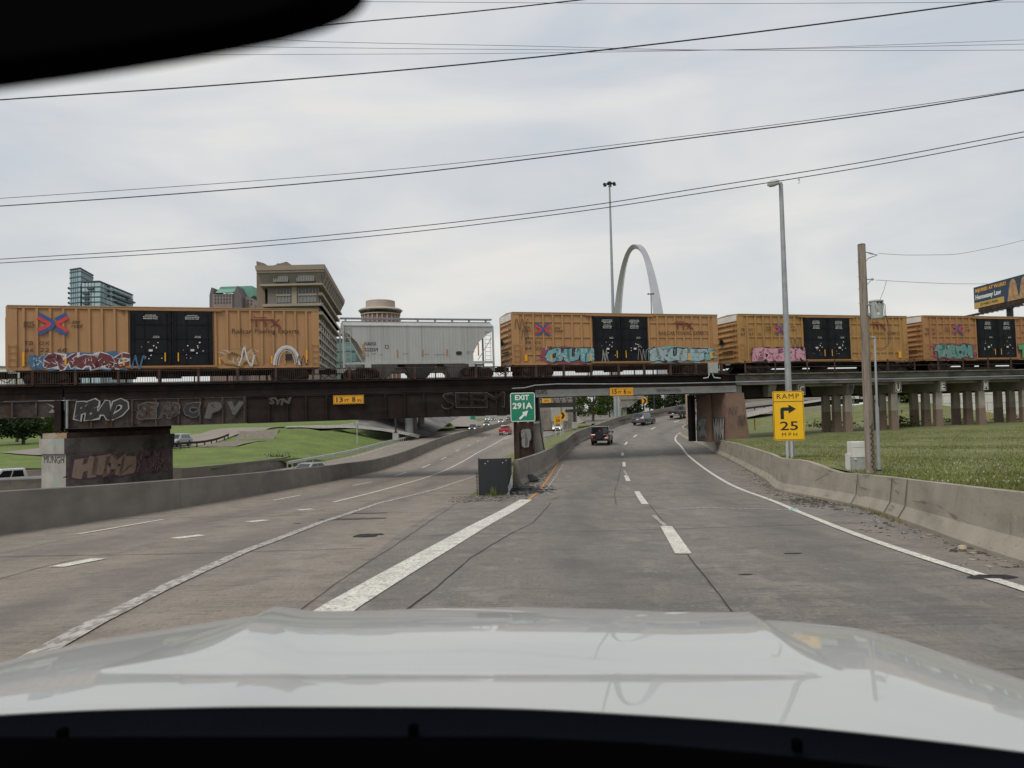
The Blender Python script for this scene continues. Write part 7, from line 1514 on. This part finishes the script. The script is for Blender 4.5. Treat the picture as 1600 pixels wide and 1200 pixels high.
for cx_ in (11.0, 14.0):
    hr = MB(); hr.q(*[(min(14.59, cx_ + a), -.015, b) for a, b in ((-1.5, .03), (-1.2, 1.3), (-.9, 2.8), (-.5, 3.7), (.1, 4.0), (.7, 3.6), (1.0, 2.6), (1.3, 1.2), (1.6, .03))]); hr.flat = True; ho = hr.build('portrait', M_blond, bt)
    fc = MB(); fc.q(*[(min(14.58, cx_ - .05 + .5 * math.cos(k * math.pi / 8)), -.022, 2.6 + .8 * math.sin(k * math.pi / 8)) for k in range(16)]); fc.q((cx_ - .3, -.022, .6), (min(14.58, cx_ + .25), -.022, .6), (min(14.58, cx_ + .2), -.022, 1.8), (cx_ - .25, -.022, 1.8)); fc.flat = True; fc.build('face', M_skin, ho)
mb = MB(); mb.box(1.6, BW, -.3, .6, -.85, -.12); mb.build('apron', M_rust, bt)
mb = MB(); mb.box(-2.2, BW, -1.2, -.9, -1.25, -1.1); mb.box(-2.2, BW, -.32, -.31, -1.25, -1.1)
for k in range(12): x = -2 + k * 1.4; mb.box(x, x + .12, -1.2, .3, -1.4, -1.25)
mb.build('catwalk', M_dkmetal, bt)
mb = MB(); mb.lathe([(.55, -25), (.55, -1.0)], 8.8, .8, 14); mb.build('column', M_dkmetal, bt)

# ---------------------------------------------------------------- trees
def tree(px, py, Y, top_py, wpx, m, label, seed, group=None, name='broadleaf_tree', trunk=.35, leaf=.34, nl=1500, th=.22):
    r = random.Random(seed); b0 = at(px, py, Y); topz = at(px, top_py, Y).z; Ht = topz - b0.z; R_ = wpx * Y / 1120 / 2
    t = empty(name, (b0.x, b0.y, b0.z - .3), 0, label, 'tree', group); Ht += .3
    tr = MB(); tr.tube([(0, 0, 0), (.05 * Ht * (r.random() - .5), 0, Ht * trunk), (.1 * (r.random() - .5) * Ht, 0, Ht * .8)], [th, th * .75, th * .25], 8)
    cl = []
    for k in range(26):
        a = r.random() * 6.28; q = R_ * (.25 + .65 * math.sqrt(r.random())); z = Ht * (trunk + (.92 - trunk) * r.random()); f = math.sin(math.pi * min(1, max(.15, (z / Ht - trunk * .7) / (1.05 - trunk * .7)))) ** .6
        c = Vector((q * f * math.cos(a), q * f * math.sin(a), z)); cl.append(c)
        if k < 8: tr.tube([(0, 0, Ht * trunk * (.7 + .4 * r.random())), c * .5 + Vector((0, 0, Ht * trunk * .5)), c], [th * .4, th * .25, .03], 5)
    tr.build('trunk', M_bark, t)
    cr_ = MB()
    for k in range(nl):
        c = cl[r.randrange(len(cl))]; d = Vector((r.gauss(0, 1), r.gauss(0, 1), r.gauss(0, .8))); d = d.normalized() * (R_ * .27) * (r.random() ** .45); p = c + d
        if p.z > Ht: continue
        s_ = leaf * (.6 + .8 * r.random()); u = Vector((r.gauss(0, 1), r.gauss(0, 1), r.gauss(0, 1))).normalized(); v = u.cross(Vector((r.gauss(0, 1), r.gauss(0, 1), r.gauss(0, 1)))).normalized()
        cr_.q(p - u * s_ * .5, p + v * s_ * .35, p + u * s_ * .5, p - v * s_ * .35)
    cr_.flat = True; cr_.build('crown', m, t)
tree(37, 694, 92, 640, 62, M_leafd, 'dark spreading tree with a visible trunk on the far left lawn', 1, nl=3000, trunk=.3)
tree(26, 693, 98, 636, 40, M_leafd, 'dark tree left of the one with the visible trunk', 2, nl=2400)
tree(-14, 698, 90, 640, 60, M_leafd, 'dark tree cut by the left edge of the picture', 3, nl=2600)
tree(66, 690, 110, 645, 46, M_leaf, 'thin green tree close to the graffiti pier cap', 4, nl=2200)
tree(88, 688, 120, 642, 44, M_leafd, 'dark green tree half hidden by the bearing post of the bridge', 5, nl=1800)
tree(926.5, 664, 138, 598, 60, M_leaf, 'leafy street tree with a straight trunk behind the ramp divider', 6, nl=4200, trunk=.32, leaf=.3, th=.3)
tree(953, 657, 160, 608, 42, M_leaf, 'smaller street tree right of the leafy one, left of the white column', 7, nl=2600, trunk=.3, leaf=.3)
for i, (px, Y, w_, tp_) in enumerate([(897, 190, 40, 606), (935, 200, 46, 602), (968, 185, 44, 604), (992, 175, 44, 600), (1014, 182, 46, 596), (1038, 172, 48, 598), (1060, 178, 46, 596), (1084, 170, 46, 598), (1108, 176, 44, 600)]):
    tree(px, 650 if px < 1000 else 642, Y, tp_, w_, M_leafd if i > 2 else M_leafl if i == 0 else M_leaf, ['pale green tree behind the concrete building', 'tree directly behind the leafy street tree', 'dark tree behind the white column', 'dark tree left of the small chevron sign', 'dark tree right behind the small chevron sign', 'dark tree above the roof of the charcoal car', 'dark tree between the charcoal car and the black pickup', 'dark tree just left of the tan round column', 'dark tree hidden mostly by the brown pier'][i], 20 + i, 'trees along the far side of the ramp', nl=2300, trunk=.05, leaf=.5)
tree(1408, 668, 100, 556, 52, M_leaf, 'green tree behind the train and trestle right of the wooden pole', 40, nl=3000, leaf=.4, trunk=.35)
def bush(px, py, Y, w, h, m, label, seed, nl=500, leaf=.2, name='shrub', cat='shrub', group=None):
    r = random.Random(seed); b0 = at(px, py, Y); t = empty(name, b0, 0, label, cat, group); st = MB(); cr_ = MB()
    for k in range(9): a = r.random() * 6.28; st.tube([(0, 0, -.1), (w * .3 * math.cos(a), w * .3 * math.sin(a), h * .7)], .02, 4, r2=.006)
    st.build('stem', M_bark, t)
    for k in range(nl):
        p = Vector((r.gauss(0, .28) * w, r.gauss(0, .28) * w, abs(r.gauss(.35, .28)) * h)); s_ = leaf * (.5 + r.random()); u = Vector((r.gauss(0, 1), r.gauss(0, 1), r.gauss(0, 1))).normalized(); v = u.cross(Vector((r.gauss(0, 1), r.gauss(0, 1), r.gauss(0, 1)))).normalized(); cr_.q(p - u * s_ * .5, p + v * s_ * .3, p + u * s_ * .5, p - v * s_ * .3)
    cr_.flat = True; cr_.build('leaves', m, t); return t
bush(1408, 668, 68, 2.6, 1.3, M_leaf, 'weedy green shrub between the second and third trestle bents', 50)
bush(1490, 664, 76, 4.0, .8, M_leafl, 'low weeds behind the trestle at the far right', 51)
bush(1580, 661, 80, 4.5, .9, M_leafl, 'low weeds at the foot of the panel wall by the right edge', 52)
bush(1300, 668, 70, 3.5, .7, M_leafl, 'low weeds behind the first trestle columns', 53)
bush(434, 720, 80, 2.6, .9, M_leafd, 'grey brown shrub on the near edge of the green bank', 54, leaf=.15)
bush(700, 667, 185, 2.2, 1.2, M_leafd, 'dark shrub in front of the far green patch', 55)

# ---------------------------------------------------------------- grass, clover, weeds, litter
def blades(name, pts, hmin, hmax, w, m, label=None, seed=0):
    rg = np.random.RandomState(seed); n = len(pts); P = np.array(pts, dtype=np.float32); a = rg.rand(n) * 6.28; h = hmin + (hmax - hmin) * rg.rand(n) ** 2; lean_ = (rg.rand(n, 2) - .5) * h[:, None] * 1.2
    V = np.zeros((n, 3, 3), np.float32); dx = np.cos(a) * w * .5; dy = np.sin(a) * w * .5
    V[:, 0] = P + np.stack([-dx, -dy, -.01 + 0 * dx], 1); V[:, 1] = P + np.stack([dx, dy, -.01 + 0 * dx], 1); V[:, 2] = P + np.stack([lean_[:, 0], lean_[:, 1], h], 1)
    me = bpy.data.meshes.new(name); me.from_pydata(V.reshape(-1, 3).tolist(), [], np.arange(n * 3).reshape(-1, 3).tolist()); me.materials.append(m)
    o = bpy.data.objects.new(name, me); COL.objects.link(o); o['kind'] = 'stuff'; WM[o.name] = Matrix.Identity(4)
    if label: o['label'] = label
    return o
r = random.Random(99); pts = []; cl_ = []
from mathutils.bvhtree import BVHTree
lo_ = bpy.data.objects['lawn']; bv = BVHTree.FromPolygons([v.co[:] for v in lo_.data.vertices], [p.vertices[:] for p in lo_.data.polygons])
def lawn_at(x, y):
    h = bv.ray_cast(Vector((x, y, 20)), Vector((0, 0, -1))); return h[0].z if h[0] else None
while len(pts) < 60000:
    y = 8.5 + 50 * r.random() ** 1.5; xm = XR(y) + .45; xM = .75 * y + 3
    if xM <= xm: continue
    x = xm + (xM - xm) * r.random(); q = math.sin(x * 1.3) * math.cos(y * .9) + .8 * math.sin(x * .37 + y * .51)
    if r.random() > .55 + .3 * q: continue
    z = lawn_at(x, y)
    if z is None: continue
    pts.append((x, y, z))
M_bl = mat('grass_blade', (.14, .17, .048), .9, scale=.9, var=.45, spec=.1)
add_layer(M_bl, (.20, .19, .08), .6, .52, .7, fac=.7)
blades('grass', pts[:30000], .04, .13, .035, M_bl, 'short green grass on the right lawn', 1); blades('grass', pts[30000:], .03, .10, .03, mat('grass_blade_dry', (.19, .185, .08), .9, scale=1, var=.4, spec=.1), 'paler dry grass on the right lawn', 2)
mb = MB()
for k in range(420):
    y = 10 + 45 * r.random() ** 1.3; x = XR(y) + .6 + (.75 * y - XR(y)) * r.random()
    if math.sin(x * .8 + 1) * math.sin(y * .55) + .5 * math.sin(y * .21 + x * .3) < .1: continue
    z = lawn_at(x, y)
    if z is None: continue
    s_ = .012 + .012 * r.random(); z += .06; mb.q((x - s_, y, z - s_), (x + s_, y, z - s_), (x + s_, y, z + s_), (x - s_, y, z + s_))
mb.flat = True; o = mb.build('clover_flowers', mat('clover_white', (.42, .42, .34), .8)); tag(o, 'white clover flowers sprinkled over the right lawn', kind='stuff')
# weeds at the barrier foot and the crash shield
pts = []
for k in range(420):
    y = 15.2 + 5.5 * r.random(); x = XR(y) - .12 * r.random(); pts.append((x, y, zr0(y)))
for k in range(160): pts.append((-1.2 + .9 * r.random(), 28.95 + .3 * r.random(), zr0(29) + .0))
blades('weeds', pts, .02, .13, .02, MATS['grass_blade_dry'], 'weeds along the foot of the right barrier and the crash shield', 3)
pts = [(-.95 + .2 * r.random(), 28.95 + .1 * r.random(), zr0(29)) for k in range(40)]
blades('weeds', pts, .15, .5, .035, M_bl, 'taller weeds in front of the crash shield', 4)
# litter: grit and scraps by the barriers (uncountable) and single things
def scraps(name, spots, n, m, label, seed, smax=.06):
    r = random.Random(seed); mb = MB()
    for k in range(n):
        x, y, fn = spots(r); z = fn(x, y) + .005; s_ = smax * (.2 + .8 * r.random() ** 3); a = r.random() * 3.14; c, s2 = math.cos(a) * s_, math.sin(a) * s_; e = s_ * (.3 + .5 * r.random()); hgt = s_ * .3 * r.random() + .003
        b = [(x - c, y - s2), (x + s2 * e / s_, y - c * e / s_), (x + c, y + s2), (x - s2 * e / s_, y + c * e / s_)]
        mb.hexa([(p[0], p[1], z) for p in b] + [(p[0] * .6 + x * .4, p[1] * .6 + y * .4, z + hgt) for p in b])
    mb.flat = True; o = mb.build(name, m); tag(o, label, kind='stuff'); return o
M_deb = mat('debris_dark', (.07, .06, .05), .9, scale=8, var=.5, col2=(.28, .26, .22), mask=(.55, .6)); M_debl = mat('debris_pale', (.34, .32, .28), .9, scale=8, var=.4)
def spotR(r): y = 9 + 33 * r.random(); return XR(y) - .05 - .75 * r.random() ** 2 * (1 + .5 * math.sin(y)), y, zr
def spotS(r): y = 22.6 + 2.0 * r.gauss(0, .5); return XR(min(y, 60)) - .1 - 1.1 * abs(r.gauss(0, .5)), y, zr
def spotG(r): return -2.2 + 2.3 * r.random() + r.gauss(0, .3), 25.5 + 3.4 * r.random() ** .6, zr
def spotD(r): y = 29.5 + 14 * r.random() ** 1.5; return max(XGl(y), .18 if y < 35 else -9) + .15 + .9 * r.random() ** 1.6, y, zr
def spotAny(r): y = 6 + 35 * r.random(); return XLB(y) + (XR(y) - XLB(y)) * r.random(), y, zr if r.random() < 2 else zl
scraps('road_debris', spotR, 700, M_deb, 'dirt and scraps gathered along the foot of the right barrier', 1, .09); scraps('road_debris', spotR, 260, M_debl, 'pale litter flecks along the right barrier', 2, .06)
scraps('road_debris', spotS, 380, M_deb, 'pile of twigs and dirt at the step in the right barrier', 3, .15); scraps('road_debris', spotG, 900, M_deb, 'grit and fragments in front of the crash shield', 4, .07)
scraps('road_debris', spotD, 500, M_deb, 'dark debris along the ramp side of the divider', 5, .12)
for i in range(3):
    pass
def spotH(r): return .75 + .45 * r.gauss(0, 1) ** 1, 31.8 + 1.2 * r.gauss(0, 1), zr
def lump(name, px, py, fn, w, d, h, m, label, cat, seed, n=14):
    r = random.Random(seed); c = hit(px, py, fn); mb = MB(); rows = []
    for j, (f, zz) in enumerate(((1, 0), (1.02, .3), (.8, .75), (.45, 1.0), (.12, .8))):
        rows.append([(w / 2 * f * (1 + .35 * (r.random() - .5)) * math.cos(k * 6.2832 / n), d / 2 * f * (1 + .35 * (r.random() - .5)) * math.sin(k * 6.2832 / n), h * zz * (1 + .5 * (r.random() - .5))) for k in range(n)])
    for rw in rows: rw.append(rw[0])
    mb.grid(rows); o = mb.build(name, m, smooth=False); o.location = c; WM[o.name] = Matrix.Translation(c); return tag(o, label, cat)
M_scrap = mat('rubber_scrap', (.022, .022, .024), .8)
scraps('rubber_debris', spotH, 160, M_scrap, 'torn black rubber scattered right of the crash shield', 8, .28)
lump('tyre_scrap', 571, 838.5, zl, .50, .30, .05, M_scrap, 'flat black tyre scrap lying on the left lanes', 'debris', 1); lump('tyre_scrap', 588, 836, zl, .32, .09, .03, M_scrap, 'thin black strip beside the flat tyre scrap', 'debris', 2)
lump('tyre_scrap', 826, 753, zr, 1.0, .8, .34, M_scrap, 'black tyre piece leaning by the divider, beyond the crash shield', 'debris', 3); lump('tyre_scrap', 812, 766, zr, 1.0, 1.0, .18, M_scrap, 'heap of torn black rubber right of the crash shield', 'debris', 4, n=18)
lump('plastic_bag', 1240, 797, zr, .26, .2, .05, mat('pale_blue_plastic', (.25, .38, .42), .5), 'pale blue plastic scrap beside the edge line', 'litter', 5)
lump('wire_mat', 1550, 903, zr, .55, .22, .03, M_scrap, 'flattened black mesh scrap on the edge line at the right', 'debris', 6, n=22)
c = hit(1504, 861, zr); mb = MB(); mb.lathe([(.01, 0), (.045, .008), (.062, .04), (.05, .078), (.02, .09)], n=16); o = mb.build('ball', mat('dirty_cream_plastic', (.45, .39, .26), .6), smooth=True); o.location = c; WM[o.name] = Matrix.Translation(c); tag(o, 'small cream coloured ball by the foot of the right barrier', 'ball')
for i, (px, py) in enumerate([(641, 707.5), (650, 704.5)]):
    c = hit(px + 1, py + 3, zl); lump('red_scrap', px + 2, py + 4, zl, .7, .3, .55, mat('red_plastic', (.25, .015, .02), .6), ['left red plastic scrap at the foot of the dark barrier', 'right red plastic scrap at the foot of the dark barrier'][i], 'debris', 10 + i)
lump('pale_scrap', 514, 748, zl, .25, .2, .12, M_cab, 'white scrap at the foot of the dark barrier', 'litter', 14)

# ---------------------------------------------------------------- the white car the picture is taken from
car = empty('white_car', (0, 1.2, -1.5), 0, 'white car in front, its glossy hood, cowl and mirror seen from the driver seat', 'car')
fy = curve([(-400, 1165), (-200, 1095), (0, 1035), (75, 1016), (150, 1000), (250, 984), (330, 972), (400, 962), (435, 964), (500, 971), (570, 970), (650, 967), (800, 964), (950, 967), (1080, 972), (1150, 972), (1200, 969), (1280, 975), (1350, 984), (1400, 997), (1500, 1029), (1600, 1062), (1800, 1130), (2000, 1200)])
ry = curve([(-400, 1150), (0, 1116), (200, 1107), (430, 1103), (700, 1104), (800, 1106), (1000, 1116), (1200, 1130), (1400, 1150), (1600, 1174), (2000, 1235)])
fY = curve([(-400, 1.05), (-200, 1.25), (0, 1.5), (200, 1.75), (400, 1.95), (800, 2.05), (1200, 1.95), (1400, 1.72), (1600, 1.45), (1800, 1.2), (2000, 1.0)])
rY = curve([(-400, .86), (0, .97), (400, 1.03), (800, 1.05), (1200, 1.02), (1600, .93), (2000, .80)])
rows = []; NV = 90; pxs = [-380 + 2360 * i / 420 for i in range(421)]
Lo = curve([(940, 500), (962, 415), (985, 330), (1000, 285), (1025, 215), (1048, 150), (1100, 120)]); Li = curve([(940, 510), (958, 440), (985, 403), (1005, 375), (1025, 322), (1037, 240), (1048, 150), (1100, 120)])
Ro = curve([(940, 1120), (962, 1178), (985, 1215), (1010, 1262), (1035, 1298), (1058, 1325), (1100, 1340)]); Ri = curve([(940, 1100), (960, 1150), (985, 1185), (1005, 1208), (1025, 1238), (1042, 1280), (1058, 1325), (1100, 1340)])
for j in range(NV + 1):
    v = j / NV; row = []
    for px in pxs:
        a = at(px, ry(px), rY(px)); b_ = at(px, fy(px), fY(px))
        p = a.lerp(b_, v); p.z += .020 * 4 * v * (1 - v)
        py_ = ry(px) + (fy(px) - ry(px)) * (1 - (1 - v) ** 1.0)
        # power bulge with two slanted flanks, starting at a cross crease
        vv = p - Vector((0, 0, 0)); d_ = CR.transposed() @ p; qx = 800 + d_.x / -d_.z * F; qy = 600 - d_.y / -d_.z * F
        t_ = (qy - 958) / (1050 - 958); xl = 430 + (150 - 430) * t_; xr_ = 1158 + (1325 - 1158) * t_
        wd = 10 + 26 * math.sin(math.pi * max(0, min(1, t_))); lw_ = max(1, Li(qy) - Lo(qy)); rw_ = max(1, Ro(qy) - Ri(qy)); ins_ = max(0, min(1, (qx - Lo(qy)) / lw_)) * max(0, min(1, (Ro(qy) - qx) / rw_)) * ss(-qy, -1056, -985); cr2 = 1 if (qx < Li(qy) + 1 or qx > Ri(qy) - 1) else 1
        p.z += .030 * ins_ * ss(1 - v, 0, .06); p.z -= .0025 * math.exp(-((qy - 1050) / 8) ** 2) * ss(qx, 150, 330) * ss(-qx, -1330, -1200)
        row.append(tuple(p))
    rows.append(row)
for dy, dz in ((.03, -.012), (.06, -.035), (.085, -.08), (.10, -.2), (.10, -.5)):
    rows.append([tuple(at(px, fy(px), fY(px)) + Vector((0, dy, dz))) for px in pxs])
mb = MB(); mb.grid([[tuple(at(px, ry(px), rY(px)) + Vector((0, .002, -.003))) for px in pxs], [tuple(at(px, ry(px), rY(px)) + Vector((0, 0, -.0015))) for px in pxs]] + rows)
mb.build('hood', M_hood, car, world=True, smooth=True)
mb = MB(); R0 = [at(px, ry(px), rY(px)) + Vector((0, .002, -.004)) for px in pxs]
mb.grid([[tuple(p) for p in R0], [tuple(p + Vector((0, -.03, -.012))) for p in R0], [tuple(p + Vector((0, -.11, -.005))) for p in R0], [tuple(p + Vector((0, -.125, -.03))) for p in R0], [tuple(p + Vector((0, -.3, -.06))) for p in R0]]); mb.build('cowl_panel', M_cowl, car, world=True, smooth=True)
for px, py in ((98, 1139), (646, 1133), (1245, 1156)):
    p = at(px, py, rY(px) - .065); mb = MB(); mb.lathe([(.007, -.01), (.007, .003), (.004, .005)], n=12); mb.v = [(x + p.x, y_ + p.y, z + p.z - .004) for x, y_, z in mb.v]; mb.build('cowl_clip', M_dash, car, world=True)
dy_ = curve([(-600, 1160), (0, 1152), (800, 1151), (1200, 1178), (1600, 1226), (2200, 1300)]); mb = MB(); E_ = [at(px, dy_(px), .70) for px in range(-600, 2201, 200)]
mb.grid([[(p.x * 1.0, .12, p.z - .02) for p in E_], [(p.x, .4, p.z - .012) for p in E_], [(p.x, .66, p.z - .002) for p in E_], [tuple(p) for p in E_], [(p.x, .715, p.z - .02) for p in E_], [(p.x, .72, p.z - .4) for p in E_]]); mb.build('dashboard', M_dash, car, world=True)
for sx_ in (-1, 1):
    mb = MB(); mb.prism([(-.9, -1.05), (-.9, -.62), (.2, -.60), (.65, -.66), (.72, -1.05)], 'x', sx_ * .86, sx_ * .9); mb.v = [(a, b_ + 1.2 if b_ > -.5 else b_ + 1.0, c) for a, b_, c in mb.v]; mb.build('fender', M_hood, car, world=True)
    w = MB(); w.prism([(1.35 + .38 * math.cos(a * math.pi / 12), -1.12 + .38 * math.sin(a * math.pi / 12)) for a in range(24)], 'x', sx_ * .62, sx_ * .85); w.build('wheel', M_rubber, car, world=True)
# rear-view mirror, close to the lens and out of focus
mp_ = [(-260, 158), (-100, 145), (0, 131), (100, 117), (200, 101), (300, 84), (400, 64), (460, 48), (500, 34), (530, 18), (548, 0), (556, -25), (545, -60), (500, -85), (300, -110), (0, -120), (-260, -115), (-420, -60), (-430, 60), (-380, 140)]
Ym = .235; mb = MB(); mp_ = [(a * 1.02 + 10, b_ + 9) for a, b_ in mp_]
_P = [Vector(p) for p in mp_]; _Q = []
for i in range(len(_P)):
    p0, p1, p2, p3 = _P[i - 1], _P[i], _P[(i + 1) % len(_P)], _P[(i + 2) % len(_P)]
    for k in range(6):
        t_ = k / 6; _Q.append(.5 * ((2*p1) + (p2-p0)*t_ + (2*p0-5*p1+4*p2-p3)*t_*t_ + (3*p1-p0-3*p2+p3)*t_**3))
A3 = [at(p.x, p.y, Ym) for p in _Q]; c3 = sum(A3, Vector()) / len(A3)
nq = len(A3); mb.v = [tuple(p) for p in A3] + [(c3.x + (p.x - c3.x) * .9, Ym - .015, c3.z + (p.z - c3.z) * .9) for p in A3]; mb.f = [tuple(range(nq)), tuple(range(2 * nq - 1, nq - 1, -1))] + [(i, (i + 1) % nq, nq + (i + 1) % nq, nq + i) for i in range(nq)]; mb.m = [0] * len(mb.f); mb.build('rear_view_mirror', M_mirror, car, world=True)
